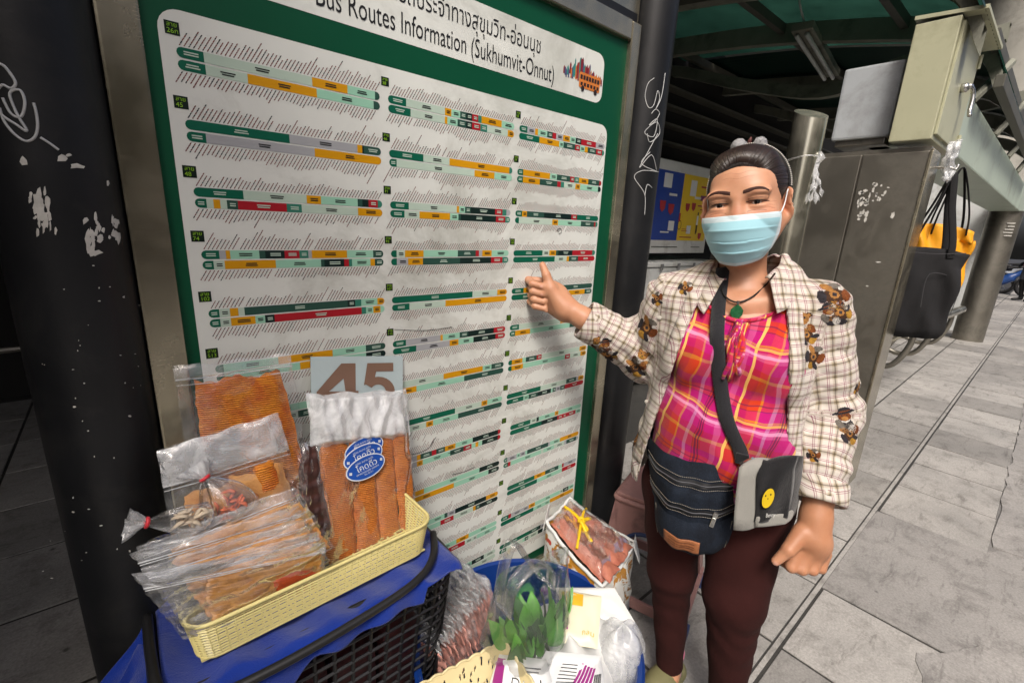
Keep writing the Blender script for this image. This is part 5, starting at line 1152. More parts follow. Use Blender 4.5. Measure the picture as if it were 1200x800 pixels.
# ---- hands
f = Field((-.60, -.09, 1.0), (-.28, .09, 1.24), .0022)        # her right fist, thumb raised
f.cap((-.27, .035, 1.03), (-.375, .004, 1.078), .034, .027, .02, sq=(1, 1, 1)); f.cap((-.375, .004, 1.078), (-.43, .002, 1.105), .027, .030, .02)
f.cap((-.43, .004, 1.100), (-.485, .008, 1.150), .026, .022, .02); f.cap((-.43, .006, 1.085), (-.49, .010, 1.108), .024, .021, .02); f.ell((-.462, .01, 1.125), (.036, .024, .040), .02)
for i, (z, k_) in enumerate(((1.160, 1.), (1.139, 1.03), (1.118, .98), (1.099, .86))):
    dx = -.003*abs(i-1.2); a = (-.492+dx, .026, z+.004); b_ = (-.536*1+dx*2+.004*i, -.002, z+.006); c_ = (-.517+.004*i, -.034, z+.001); d_ = (-.487+.003*i, -.030, z-.003)
    f.cap(a, b_, .0115*k_, .0105*k_, .005); f.cap(b_, c_, .0108*k_, .0100*k_, .003); f.cap(c_, d_, .0100*k_, .0088*k_, .003)
f.cap((-.425, -.010, 1.095), (-.468, -.020, 1.150), .021, .018, .014); f.cap((-.466, -.018, 1.150), (-.484, -.016, 1.186), .0150, .0120, .008); f.cap((-.484, -.016, 1.186), (-.5015, -.006, 1.212), .0118, .0092, .004)
f.cap((-.487, -.020, 1.150), (-.470, -.030, 1.090), .004, .004, .006)
V, F = f.mesh(); parts.append((laplace(V, F, 2, .4), F))
f = Field((.12, -.22, .55), (.30, -.02, .82), .0022)         # her left fist, hanging
f.cap((.214, -.075, .80), (.215, -.098, .735), .032, .0275, .02); f.cap((.215, -.098, .735), (.215, -.11, .70), .0275, .030, .02); f.ell((.216, -.116, .682), (.037, .023, .042), .02)
for i, (x, y) in enumerate(((.188, -.138), (.208, -.134), (.228, -.124), (.245, -.110))):
    k_ = (1., 1.02, .97, .86)[i]; a = (x+.002, y+.008, .662); b_ = (x-.003, y-.006, .632); c_ = (x-.012, y+.018, .622); d_ = (x-.012, y+.028, .640)
    f.cap(a, b_, .0135*k_, .0118*k_, .007); f.cap(b_, c_, .0118*k_, .0105*k_, .004); f.cap(c_, d_, .0102*k_, .009*k_, .004)
f.cap((.192, -.124, .706), (.172, -.150, .674), .019, .0145, .010); f.cap((.172, -.150, .674), (.153, -.160, .645), .0132, .0095, .004)
V, F = f.mesh(); parts.append((laplace(V, F, 2, .4), F))
# ---- trunk, limbs and feet, under the clothes
f = Field((-.30, -.2, 0), (.30, .22, 1.2), .009)
f.ell((0, .01, 1.05), (.145, .095, .16), .05); f.ell((.01, -.005, .87), (.14, .105, .15), .05); f.ell((.02, .0, .72), (.150, .105, .13), .05)
f.cap((-.075, .0, .70), (-.052, -.01, .42), .075, .05, .03); f.cap((-.052, -.01, .42), (-.018, .015, .08), .046, .03, .02); f.cap((.10, -.015, .70), (.098, -.06, .44), .078, .055, .03); f.cap((.098, -.06, .44), (.135, -.03, .08), .048, .032, .02)
for c in ((-.02, .0), (.135, -.03)): f.cap((c[0], c[1], .05), (c[0]-.02, c[1]-.10, .03), .032, .025, .02)
f.cap((-.15, .02, 1.15), (-.2, .06, .99), .045, .042, .03); f.cap((-.2, .06, .99), (-.28, .03, 1.03), .042, .034, .02); f.cap((.150, .015, 1.14), (.21, .03, .93), .040, .040, .03); f.cap((.21, .03, .93), (.214, -.07, .80), .040, .033, .02)
V, F = f.mesh(); parts.append((V, F))
V, F = combine(parts); body = np_mesh('body', V, F, M_SKIN, woman)
tone = np.zeros((len(V), 4), np.float32)
def tint(c, r, col, a, soft=1.):
    d = np.linalg.norm((V-np.array(c))/np.array(r), axis=1); w_ = np.clip(1.15-d**soft, 0, 1)*a; m_ = w_ > tone[:, 3]; tone[m_, :3] = col; tone[m_, 3] = w_[m_]
for s_ in (-1, 1): tint(H(.045*s_, -.075, -.03), (.03, .03, .022), hx('b8624d'), .4); tint(H(.077*s_, .01, -.008), (.012, .03, .036), hx('b3694f'), .45)
tint(H(0, -.105, -.02), (.014, .014, .02), hx('b9705a'), .4)
for p in ((-.4865, -.04, 1.1575), (-.4835, -.042, 1.1365)): tint(p, (.006, .008, .005), hx('d3a394'), .7)
tint((.152, -.166, .642), (.007, .01, .008), hx('cfa294'), .8)
tint((.215, -.12, .70), (.08, .08, .16), hx('93603f'), .6); tint((-.47, 0, 1.12), (.14, .08, .13), hx('a87352'), .3)
for (x, y) in ((.188, -.138), (.208, -.134), (.228, -.124), (.245, -.110)): tint((x, y-.004, .655), (.009, .012, .008), hx('8a5238'), .5)
set_col(body, 'tone', tone)
# ---- eyes, brows, lashes
def eye_mat():
    t = NT('eye'); v = t.n('TexCoord').outputs['Object']; sx = t.n('SeparateXYZ', inp={'Vector': v}); d = t.math('SQRT', t.math('ADD', t.math('POWER', sx.outputs[0], 2.), t.math('POWER', sx.outputs[2], 2.)))
    t.set(base=t.ramp(t.math('MULTIPLY', d, 100.), [(0, hx('0b0808')), (.24, hx('0b0808')), (.27, hx('2b1a12')), (.52, hx('20130d')), (.58, hx('b9aca4')), (1, hx('a8948a'))]), rough=.12, spec=.6); return t.m
M_EYE = eye_mat(); M_HAIR = None
for s_ in (-1, 1):
    b = MB(); n = 16; b.lathe([(.0118*math.sin(a), .0118*math.cos(a)) for a in np.linspace(0, math.pi, 13)], 16)
    o = b.build('eye', M_EYE, woman, smooth=True); o.location = H(.0355*s_, -.0755, ZE); o.rotation_euler = (HR @ Matrix.Rotation(R(7), 4, 'Z') @ Matrix.Rotation(R(-2), 4, 'X')).to_euler()
from mathutils.bvhtree import BVHTree
def bvh_of(V, F): return BVHTree.FromPolygons([tuple(v) for v in V], [tuple(int(i) for i in q) for q in F])
hb = bvh_of(Vh, Fh)
def on_head(x, z, lift=0., y0=-.25):
    o = Vector(H(x, y0, z)); d = (HR.to_3x3() @ Vector((0, 1, 0))); r = hb.ray_cast(o, d); return (r[0]+r[1]*lift) if r[0] is not None else Vector(H(x, -.09, z))
M_BROW = mat('brow_brown', hx('3d2118'), .7, var=.1, bump=.2, bscale=600); M_CREASE = mat('skin_crease', hx('8a5840'), .6, var=.05, bump=0); M_LASH = mat('lash_black', hx('1a1210'), .6, var=.05, bump=0)
for s_ in (-1, 1):
    pts = [(.012, ZE+.0225, .0034), (.024, ZE+.0252, .0040), (.037, ZE+.0268, .0038), (.049, ZE+.0252, .0030), (.058, ZE+.0205, .0014)]
    P = spline([on_head(s_*x, z, .0004) for x, z, w_ in pts], 6); ws = np.interp(np.linspace(0, 4, len(P)), range(5), [p[2] for p in pts])
    b = MB(); upv = HR.to_3x3() @ Vector((0, 0, 1)); fv = HR.to_3x3() @ Vector((0, -1, 0))
    b.grid([[p-upv*w_, p+fv*.0016, p+upv*w_] for p, w_ in zip(P, ws)]); b.build('eyebrow', M_BROW, woman, smooth=True)
    P = [on_head(s_*(.0355+.0190*u), ZE+.0026+.0024*(1-u*u)-.0016*max(0, u), .0006) for u in np.linspace(-1, 1.08, 14)]; MB().tube(P, [.0004+.0009*math.sin(math.pi*min(1, (i+1)/15)) for i in range(14)], 5).build('lash_line', M_LASH, woman, smooth=True)
    for dz, wv in ((ZE+.0100, .0004), (ZE-.0145, .0003)):
        P = [on_head(s_*(.036+.018*u), dz-.0025*u*u, .0001) for u in np.linspace(-.9, 1, 10)]; MB().tube(P, wv, 4).build('lid_crease', M_BROW, woman, smooth=True)
for s_ in (-1, 1):      # laughter lines at the outer corners
    for (dz, L_, sl_) in ((-.001, .010, .1), (-.006, .011, -.35), (-.011, .012, -.6)):
        P = [on_head(s_*(.0565+L_*u), ZE+dz+sl_*L_*u*.6, .00005) for u in np.linspace(0, 1, 5)]; MB().tube(P, [.0001, .0003, .00035, .0003, .0001], 4).build('laughter_line', M_CREASE, woman, smooth=True)
for (x0, x1, z0) in ((-.03, .03, .048), (-.026, .028, .058)): MB().tube([on_head(x0+(x1-x0)*u, z0+.002*math.sin(9*u), -.0001) for u in np.linspace(0, 1, 9)], .00035, 4).build('brow_line', M_CREASE, woman, smooth=True)
# ---- hair
def hair_mat():
    t = NT('hair'); v = t.coord('@hc', (1, 1, 1)); n = t.noise(t.coord('@hc', (3, 150, 1)), 1., 3, .6); n2 = t.noise(t.coord('@hc', (1, 28, 1)), 1., 3, .6)
    t.set(base=t.mix(n2, hx('120d0b'), hx('241915')), rough=t.ramp(n, [(.3, .35), (.7, .55)]), spec=.5); t.bump(n, .7, .003); return t.m
M_HAIR = hair_mat()
f = Field((-.17, -.13, 1.19), (.13, .16, 1.53), .0028)
f.ell(H(0, .018, .032), (.0795, .0965, .0875), .01, rot=HR); f.ell(H(0, -.028, .078), (.064, .047, .036), .02, rot=HR); f.ell(H(0, .085, .03), (.04, .04, .04), .03, rot=HR); f.cap(H(0, .07, -.03), H(-.02, .085, -.13), .035, .022, .03)
f.cap(H(-.045, .055, -.055), H(-.075, .045, -.135), .024, .012, .02)
f.ell(H(0, -.118, -.006), (.0605, .0900, .0840), .010, 'sub', rot=HR); f.ell(H(0, -.12, -.095), (.09, .130, .070), .01, 'sub', rot=HR)
for s_ in (-1, 1): f.ell(H(.082*s_, .010, -.018), (.012, .020, .034), .006, 'sub', rot=HR)
V2, F2 = f.mesh(); V2 = laplace(V2, F2, 2, .4); hair = np_mesh('hair', V2, F2, M_HAIR, woman)
hl = np.array([tuple(HR.to_3x3().transposed() @ (Vector(v)-HC)) for v in V2]); back = np.array((0, .10, .02)); q = hl-back
ang = np.arctan2(hl[:, 0], hl[:, 2]+.12); set_vec(hair, 'hc', np.stack([np.linalg.norm(q, axis=1)*10, ang*1.0, q[:, 2]*0], 1))
hbv = bvh_of(V2, F2); b = MB(); rg = random.Random(2); R3 = HR.to_3x3()
for k in range(230):
    ph_ = -1.62+3.24*(k+rg.random())/230; P = []; j0 = rg.uniform(-.05, .05)
    for th_ in np.linspace(.42, 2.7, 18):
        d = Vector((math.sin(ph_+j0*math.sin(th_))*math.sin(th_), -math.cos(th_), math.cos(ph_+j0*math.sin(th_))*math.sin(th_))); o_ = HC+R3 @ Vector((0, .012, .026)); dw = R3 @ d; r = hbv.ray_cast(o_+dw*.25, -dw)
        if r[0] is not None and (r[0]-o_).length > .062: P.append(r[0]+r[1]*.0003)
        elif P: break
    if len(P) > 4: b.tube(P, [rg.uniform(.0007, .0013)]*len(P), 4)
o = b.build('hair_strands', mat('hair_strand', hx('2a1e19'), .32, var=.35, vscale=60, spec=.55, bump=0), hair, smooth=True); tag(o, kind='stuff')
# beaded band with two grey pompoms
M_BEAD = mat('band_beads', hx('c4c0b8'), .3, metal=.4, var=.1); M_BAND2 = mat('band_black', hx('17171a'), .5); M_FUR = mat('pompom_fur', hx('9a9a9c'), .95, var=.3, vscale=200, bump=1., bscale=500)
arc = [H(.0815*math.sin(a), .022, .030+.0905*math.cos(a)) for a in np.linspace(-1.75, 1.75, 40)]
hbnd = MB().tube(arc, .0042, 8, flat=1.).build('hair_band', M_BAND2, woman, smooth=True)
for sft, rr_ in ((-.004, .0016), (.004, .0016)):
    b = MB()
    for a in np.linspace(-1.6, 1.6, 70): c = H(.0852*math.sin(a), .022+sft, .030+.0945*math.cos(a)); b.lathe([(rr_*math.sin(x), rr_*math.cos(x)) for x in np.linspace(0, math.pi, 5)], 6, c)
    b.build('beads', M_BEAD, hbnd, smooth=True)
for (x, z, r_) in ((-.020, .122, .0165), (.022, .121, .0140)):
    b = MB(); rg = random.Random(int(r_*1e5)); P = []
    for i in range(26):
        row = []
        for j in range(15):
            e = -1.57+3.14*j/14; a = 6.283*i/26; k = r_*(1+rg.uniform(-.12, .12)); row.append(tuple(Vector(H(x, .026, z))+Vector((k*math.cos(e)*math.cos(a), k*math.cos(e)*math.sin(a), k*math.sin(e)))))
        P.append(row)
    b.grid(P, closed_u=True); b.build('pompom', M_FUR, woman, smooth=True)
MB().tube([H(.001, .024, .115), H(.003, .02, .131), H(.006, .02, .137)], [.006, .004, .002], 6).build('bow_knot', mat('bow_brown', hx('4c2420'), .6), woman, smooth=True)
# ---- face mask
def mask_mat():
    t = NT('mask_cloth'); v = t.coord('@uvm'); sx = t.n('SeparateXYZ', inp={'Vector': v}); n = t.noise(t.coord('Object'), 900, 2)
    edge = t.ramp(sx.outputs[1], [(0, 1.), (.115, 1.), (.125, 0.), (.93, 0.), (.95, .8), (1, .8)]); side = t.ramp(sx.outputs[0], [(0, 1.), (.045, .9), (.06, 0.), (.94, 0.), (.955, .9), (1, 1.)])
    line = t.ramp(sx.outputs[1], [(0, 0.), (.055, 0.), (.06, .5), (.068, 0.), (.09, 0.), (.096, .5), (.104, 0.)])
    c = t.mix(t.math('MAXIMUM', edge, side), hx('8fbac5'), hx('bccbd0')); c = t.mix(line, c, hx('96a9b0')); t.set(base=c, rough=.8, spec=.25, sheen=.2); t.bump(n, .15, .001); return t.m
def maskp(s, tt):
    th = s*1.42; w_ = np.interp(tt, [0, .2, .5, .8, 1], [.0690, .0705, .0700, .060, .046]); z = -.026-tt*.098-.007*(1-abs(s))*max(0, tt-.5)*2+.008*abs(s)**2*tt
    yc = np.interp(tt, [0, .1, .28, .5, .75, 1], [-.103, -.110, -.1195, -.1165, -.107, -.088]); ys = np.interp(tt, [0, .5, 1], [-.020, -.020, -.03])
    k = math.cos(th)**.85; pl = 0
    for (c0, a) in ((.30, .0026), (.50, .0034), (.70, .0028)):
        d = tt-c0-.05*(1-abs(s)**2)*(1 if c0 > .4 else -.2); pl += a*math.exp(-max(0, d)*16)*(1 if d > 0 else 0)*(1-abs(s)**3)
    x = w_*math.sin(th)/math.sin(1.42); y = ys+(yc-ys)*k-pl; p = Vector(H(x, y, z)); ax = Vector(H(0, .02, z)); d = (p-ax).normalized(); r = hb.ray_cast(ax+d*.3, -d)
    if r[0] is not None and (r[0]-ax).length+.0035+pl > (p-ax).length: p = ax+d*((r[0]-ax).length+.0035+pl)
    return tuple(p)
NU, NV = 56, 64; G = [[maskp(-1+2*i/NU, j/NV) for j in range(NV+1)] for i in range(NU+1)]
b = MB(); b.grid(G); mo = b.build('face_mask', mask_mat(), woman, smooth=True, solid=.0016); set_vec(mo, 'uvm', [(i/NU, j/NV, 0) for i in range(NU+1) for j in range(NV+1)])
M_LOOP = mat('mask_loop', hx('c9cdd0'), .7, var=.03)
for s_ in (-1, 1):
    MB().tube(spline([maskp(.97*s_, .03), H(.0765*s_, -.006, -.012), H(.081*s_, .006, .018), H(.083*s_, .026, .0)], 6), .0014, 6).build('ear_loop', M_LOOP, mo, smooth=True); MB().tube(spline([maskp(.97*s_, .90), H(.074*s_, .0, -.062), H(.079*s_, .018, -.035), H(.081*s_, .026, .0)], 6), .0014, 6).build('ear_loop', M_LOOP, mo, smooth=True)
# ---- plaid cloth
def plaid(name, ground, su, sv, pu, pv, tilt=0., amt=.5, attr='@pl', rough=.85, lines=None, wobble=.012):
    t = NT(name); v = t.coord(attr, (1, 1, 1), (0, 0, tilt)); wob = t.noise(v, 9, 2); sx = t.n('SeparateXYZ', inp={'Vector': v})
    def band(o, per, stops):
        x = t.math('FRACT', t.math('DIVIDE', t.math('ADD', o, t.math('MULTIPLY', wob, wobble)), per)); return t.ramp(x, stops, True)
    cu = band(sx.outputs[0], pu, su); cv = band(sx.outputs[1], pv, sv); c = t.mix(.5, cu, cv)
    if lines:
        for (ax, per, pos, wd, col, a) in lines:
            x = t.math('FRACT', t.math('DIVIDE', t.math('ADD', sx.outputs[ax], t.math('MULTIPLY', wob, wobble)), per)); k = t.math('LESS_THAN', t.math('ABSOLUTE', t.math('SUBTRACT', x, pos)), wd/per/2); c = t.mix(t.math('MULTIPLY', k, a), c, col)
    pr = t.n('Attribute', attribute_name='print'); c = t.mix(pr.outputs['Alpha'], c, pr.outputs['Color'])
    wv = t.noise(v, 1100, 2); t.set(base=c, rough=rough, spec=.2, sheen=.15); t.bump(t.math('ADD', wv, t.math('MULTIPLY', t.noise(v, 34, 4, .6, .8), 1.6)), .35, .0035); return t.m
MG, OR, YE, PK, DP, RD, LV = hx('a80a66'), hx('bd3412'), hx('c08624'), hx('c2588f'), hx('3b0f40'), hx('a51234'), hx('b07da6')
M_BLOUSE = plaid('blouse_plaid', MG, [(0, MG), (.14, PK), (.22, MG), (.30, YE), (.335, RD), (.45, OR), (.58, YE), (.61, MG), (.74, LV), (.79, MG), (.88, DP), (.895, RD)], [(0, MG), (.12, OR), (.30, YE), (.35, RD), (.44, MG), (.56, PK), (.66, MG), (.72, YE), (.745, MG), (.86, DP), (.875, OR)], .150, .165, R(9),
  lines=[(0, .150, .32, .006, hx('dcae5e'), .85), (1, .165, .70, .005, hx('d2a04c'), .8), (0, .150, .93, .004, DP, .7), (0, .150, .97, .003, DP, .7), (1, .165, .93, .003, DP, .6), (1, .165, .62, .006, hx('d99fc0'), .6)], wobble=.035)
CR, OL, MR, BE = hx('c4bdb4'), hx('7a6e59'), hx('7a3450'), hx('a39781')
M_SHIRT = plaid('shirt_plaid', CR, [(0, CR), (.46, BE), (.54, OL), (.70, BE), (.76, CR)], [(0, CR), (.44, BE), (.52, OL), (.68, BE), (.75, CR)], .031, .029, 0.,
  lines=[(0, .031, .16, .0014, MR, .75), (0, .031, .27, .0012, MR, .65), (1, .029, .14, .0012, MR, .65), (1, .029, .26, .0015, MR, .75), (0, .031, .62, .0016, hx('44372a'), .65), (1, .029, .60, .0016, hx('44372a'), .65)])
def smax(a, b, k): h = np.maximum(k-np.abs(a-b), 0)/k; return np.maximum(a, b)+h*h*k*.25
# ---- blouse
f = Field((-.21, -.20, .68), (.21, .15, 1.24), .0042)
f.ell((0, .012, 1.06), (.158, .108, .165), .05); f.ell((.008, -.014, .88), (.160, .126, .15), .06); f.ell((.015, -.008, .76), (.165, .125, .12), .06); f.cap((-.125, .02, 1.140), (.128, .02, 1.150), .040, .040, .04)
for s_ in (-1, 1): f.ell((.004+.068*s_, -.075, 1.045), (.064, .052, .062), .04)
sl, X, Y, Z = f.grids(); front = np.clip((-Y-.02)/.05, 0, 1)
fold = .0035*np.sin(95*X+6*np.sin(9*Z)+4*Z)*np.clip((Z-.90)/.10, 0, 1)*np.clip((1.17-Z)/.05, 0.25, 1)+.004*np.sin(42*Z+26*X*X*9+3*np.sin(20*X))*np.clip((1.0-Z)/.12, 0, 1)+.003*np.sin(60*X-30*Z+2)
f.D += fold.astype(np.float32)*front
neck = (1.142+5.2*X*X+.25*np.clip(Y+.03, 0, .2)*4+.0*Z); f.D = np.maximum(f.D, Z-neck); f.D = np.maximum(f.D, .72-Z)
V, F = f.mesh(); V = laplace(V, F, 1, .4); bl = np_mesh('blouse', V, F, M_BLOUSE, woman)
set_vec(bl, 'pl', np.stack([V[:, 0]*1.05+.3*np.clip(V[:, 1]+.06, 0, 1)*np.sign(V[:, 0]), V[:, 2]-.4*np.clip(V[:, 1]+.12, 0, .3)*0, V[:, 0]*0], 1)); set_col(bl, 'print', np.zeros((len(V), 4)))
blb = bvh_of(V, F)
def on_blouse(x, z, lift=.002):
    r = blb.ray_cast(Vector((x, -.5, z)), Vector((0, 1, 0))); return r[0]+Vector((0, -lift, 0)) if r[0] is not None else Vector((x, -.12, z))
# neckline binding, ruffles and tie
P = [on_blouse(x, 1.138+5.2*x*x, .001) for x in np.linspace(-.085, .085, 30)]; o = MB().tube(P, .0042, 8).build('neck_binding', M_BLOUSE, bl, smooth=True); set_vec(o, 'pl', [(v.co.x*2, v.co.z*2+.06, 0) for v in o.data.vertices]); set_col(o, 'print', np.zeros((len(o.data.vertices), 4)))
rg = random.Random(8)
for k in range(7):
    x0 = rg.uniform(-.004, .018); z1 = rg.uniform(1.00, 1.06); P = [on_blouse(x0+.014*math.sin(k*1.7)*u+.004*math.sin(9*u+k), 1.136+(z1-1.136)*u, .006+.007*math.sin(u*3)) for u in np.linspace(0, 1, 12)]
    o = MB().tube(P, [.005+.006*math.sin(2.6*u+.3) for u in np.linspace(0, 1, 12)], 8, flat=.6).build('ruffle', M_BLOUSE, bl, smooth=True); set_vec(o, 'pl', [(v.co.x*2.2+.02*k, v.co.z*2.+.03*k, 0) for v in o.data.vertices]); set_col(o, 'print', np.zeros((len(o.data.vertices), 4)))
# ---- leggings
M_LEG = fabric('leggings', hx('2e110f'), .25, .25, 900, .9, 0.)
f = Field((-.20, -.22, .03), (.24, .17, .86), .006)
f.ell((.018, .0, .73), (.168, .122, .12), .05); f.cap((-.080, .0, .68), (-.056, -.012, .42), .088, .060, .03); f.cap((-.056, -.012, .42), (-.022, .012, .09), .056, .037, .03); f.cap((.098, -.02, .68), (.098, -.066, .455), .092, .070, .03); f.cap((.098, -.066, .455), (.132, -.03, .09), .068, .042, .03); f.cap((.132, -.03, .09), (.133, -.03, .05), .042, .04, .02)
sl, X, Y, Z = f.grids(); f.D += (.0012*np.sin(78*Z+44*X+2.5*np.sin(30*X+19*Y)+2*np.sin(17*Z))*np.clip((.48-Z)/.1, 0, 1)+.0022*np.sin(46*Z-40*X)*np.clip((Z-.42)/.1, 0, 1)).astype(np.float32); f.D = np.maximum(f.D, .066-Z)
V, F = f.mesh(); np_mesh('leggings', laplace(V, F, 1, .4), F, M_LEG, woman)
# ---- clogs and socks
M_CLOG = mat('clog_khaki', hx('6d6a4a'), .6, var=.12); M_SOCK = fabric('sock_pink', hx('b8617a'), .1, .2)
for (cx, cy, a) in ((-.022, .012, R(-20)), (.134, -.03, R(5))):
    f = Field((cx-.14, cy-.22, 0), (cx+.12, cy+.10, .12), .004); d = Vector((math.sin(a), -math.cos(a), 0)); s0 = Vector((cx, cy, 0))
    p = lambda u, z: tuple(s0+d*u+Vector((0, 0, z)))
    f.cap(p(-.045, .028), p(.05, .030), .036, .040, .02, sq=(1, 1, .9)); f.cap(p(.05, .03), p(.13, .024), .042, .030, .02); f.cap(p(.0, .055), p(.07, .05), .035, .034, .02); f.D = np.maximum(f.D, .002-f.ax[2][None, None, :]); f.cap(p(-.02, .085), p(.0, .13), .034, .045, .006, 'sub')
    V, F = f.mesh(); np_mesh('clog', V, F, M_CLOG, woman)
    MB().tube([p(-.005, .045), p(-.005, .10), p(-.008, .135)], [.036, .033, .034], 18).build('sock', M_SOCK, woman, smooth=True)
# ---- open checked overshirt
S1, E1, W1 = (-.155, .02, 1.155), (-.205, .075, .985), (-.372, .006, 1.074)
S2, E2, W2 = (.155, .015, 1.160), (.213, .03, .94), (.214, -.088, .772)
f = Field((-.43, -.20, .64), (.33, .20, 1.30), .0046)
f.ell((0, .02, 1.06), (.176, .128, .18), .05); f.ell((.004, .012, .88), (.185, .140, .19), .07); f.ell((-.004, .012, .72), (.196, .140, .17), .07); f.cap((-.14, .022, 1.158), (.145, .022, 1.176), .052, .052, .05)
for s_ in (-1, 1): f.ell((.004+.075*s_, -.066, 1.04), (.064, .058, .070), .05)
f.cap((-.06, .035, 1.20), (.055, .035, 1.225), .055, .055, .05)
f.cap(S1, E1, .064, .070, .03); f.cap(E1, W1, .067, .050, .03); f.cap(S2, E2, .062, .061, .03); f.cap(E2, W2, .061, .047, .03)
sl, X, Y, Z = f.grids()
def seg_t(a, b): ba = np.array(b)-np.array(a); L = ba@ba; return ((X-a[0])*ba[0]+(Y-a[1])*ba[1]+(Z-a[2])*ba[2])/L
def seg_d(a, b): t = np.clip(seg_t(a, b), 0, 1); return np.sqrt((X-a[0]-t*(b[0]-a[0]))**2+(Y-a[1]-t*(b[1]-a[1]))**2+(Z-a[2]-t*(b[2]-a[2]))**2)
ta, tb_, tc_, td = seg_t(S1, E1), seg_t(E1, W1), seg_t(S2, E2), seg_t(E2, W2)
armL = np.clip((-.16-X)/.03, 0, 1); armR = np.clip((X-.155)/.03, 0, 1)
rid = lambda ph: 1-1.8*np.abs(np.sin(ph))
wl = .0042*rid(34*X+30*Z-24*Y+1.4*np.sin(23*Z+15*X))*np.clip(1.15-np.abs(X+.22)/.16, .2, 1)+.0017*rid(60*X-48*Z+31*Y+1.2*np.sin(40*X))+.0014*np.sin(130*X+90*Z+40*Y)
wr = .0040*rid(33*Z-15*X+22*Y+1.5*np.sin(21*Y+17*Z)+.4)*np.clip(1.15-np.abs(Z-.95)/.24, .3, 1)+.0018*rid(58*Z+36*X-26*Y+1.3*np.sin(31*Z))+.0014*np.sin(120*Z-70*X+60*Y)
wt = .0040*rid(19*X+6*Z+1.2*np.sin(9*Z)+.9)+.0018*rid(36*X-24*Z+1.1*np.sin(22*Z)+2.)+.0012*np.sin(95*X+60*Z)
w_ = wl*armL+wr*armR+wt*(1-armL)*(1-armR)
f.D += w_.astype(np.float32)
D0 = f.D.copy()
# shoulder / sleeve openings, hem, cuffs, front opening and neck hole
shell = np.maximum(D0, -(D0+.0085))
xl = np.interp(f.ax[2], [.64, .75, .85, 1.0, 1.08, 1.20, 1.30], [-.175, -.163, -.147, -.118, -.105, -.080, -.06]).astype(np.float32)[None, None, :]
xr = np.interp(f.ax[2], [.64, .80, .93, 1.05, 1.12, 1.22, 1.30], [.165, .150, .128, .108, .098, .075, .06]).astype(np.float32)[None, None, :]
opening = np.maximum(np.maximum(xl-X, X-xr), Y-.03+np.clip(Z-1.16, 0, .2)*0); shell = np.maximum(shell, -opening)
nk = np.sqrt((X/1.0)**2+((Y-.02)*.95)**2)-.066; shell = np.maximum(shell, -np.maximum(nk, 1.17-Z))
hem = .668+.030*np.cos(X*9)+.03*(X > 0); torso = (X > -.21) & (X < .16)
shell = np.where(torso & (Z < hem), np.maximum(shell, hem-Z), shell)
cutL = (tb_-1.0)*np.linalg.norm(np.array(W1)-np.array(E1)); shell = np.where((X < -.26), np.maximum(shell, cutL), shell)
cutR = (td-1.0)*np.linalg.norm(np.array(W2)-np.array(E2)); shell = np.where((X > .13) & (Z < .85) & (td > .2), np.maximum(shell, cutR), shell)
f.D = shell.astype(np.float32); V, F = f.mesh(); V = laplace(V, F, 1, .45)
sh = np_mesh('overshirt', V, F, M_SHIRT, woman)
# cloth coordinates: around and along each sleeve, across and up on the trunk
def vseg(a, b):
    a, b = np.array(a), np.array(b); ba = b-a; L = np.linalg.norm(ba); ba = ba/L; t = np.clip((V-a)@ba, 0, L); d = np.linalg.norm(V-a-t[:, None]*ba, axis=1)
    ref = np.array((0, 1., 0)); n1 = ref-ba*(ref@ba); n1 /= np.linalg.norm(n1); n2 = np.cross(ba, n1); q = V-a; return d, (V-a)@ba, np.arctan2(q@n2, -(q@n1))
pl = np.stack([V[:, 0]+np.sign(V[:, 0])*.5*np.clip(V[:, 1]+.05, 0, 1), V[:, 2], V[:, 0]*0], 1)
for (a, b, off_, cond) in ((S1, E1, 0., V[:, 0] < -.172), (E1, W1, .18, V[:, 0] < -.172), (S2, E2, 0., (V[:, 0] > .163)), (E2, W2, .25, (V[:, 0] > .163) & (V[:, 2] < .95))):
    d, t, an = vseg(a, b); o_ = vseg(*((E1, W1) if a == S1 else (S1, E1) if a == E1 else (E2, W2) if a == S2 else (S2, E2)))[0]
    m_ = cond & (d <= o_+1e-6); pl[m_, 0] = an[m_]*.060; pl[m_, 1] = t[m_]+off_
set_vec(sh, 'pl', pl)
# printed bears and leaves: thin printed patches that follow the cloth
set_col(sh, 'print', np.zeros((len(V), 4)))
M4 = np.array((Matrix.Translation(WB) @ Matrix.Rotation(WA, 4, 'Z'))); Vw = V@M4[:3, :3].T+M4[:3, 3]; sbv = bvh_of(Vw, F)
def spot(px, py): r = sbv.ray_cast(Vector((0, 0, CAM_H)), pxray(px, py).normalized()); return None if r[0] is None else np.array(r[0])
def print_cloth():
    t = NT('bear_print'); at_ = t.n('Attribute', attribute_name='ink'); v = t.coord('Object'); n = t.noise(v, 130, 3, .7); wv = t.noise(v, 1100, 2)
    c = t.mix(1., at_.outputs['Color'], t.ramp(n, [(.25, .4), (.75, 1.2)]), 'MULTIPLY'); t.set(base=c, rough=.85, spec=.2); t.bump(wv, .3, .003); return t.m
M_BEARP = print_cloth()
TAN, BRN, CHA, GLD, WHT, RST, GRY = hx('9c6d3a'), hx('432c1d'), hx('2f2c30'), hx('a0782f'), hx('c3bfb8'), hx('74401f'), hx('6a645d')
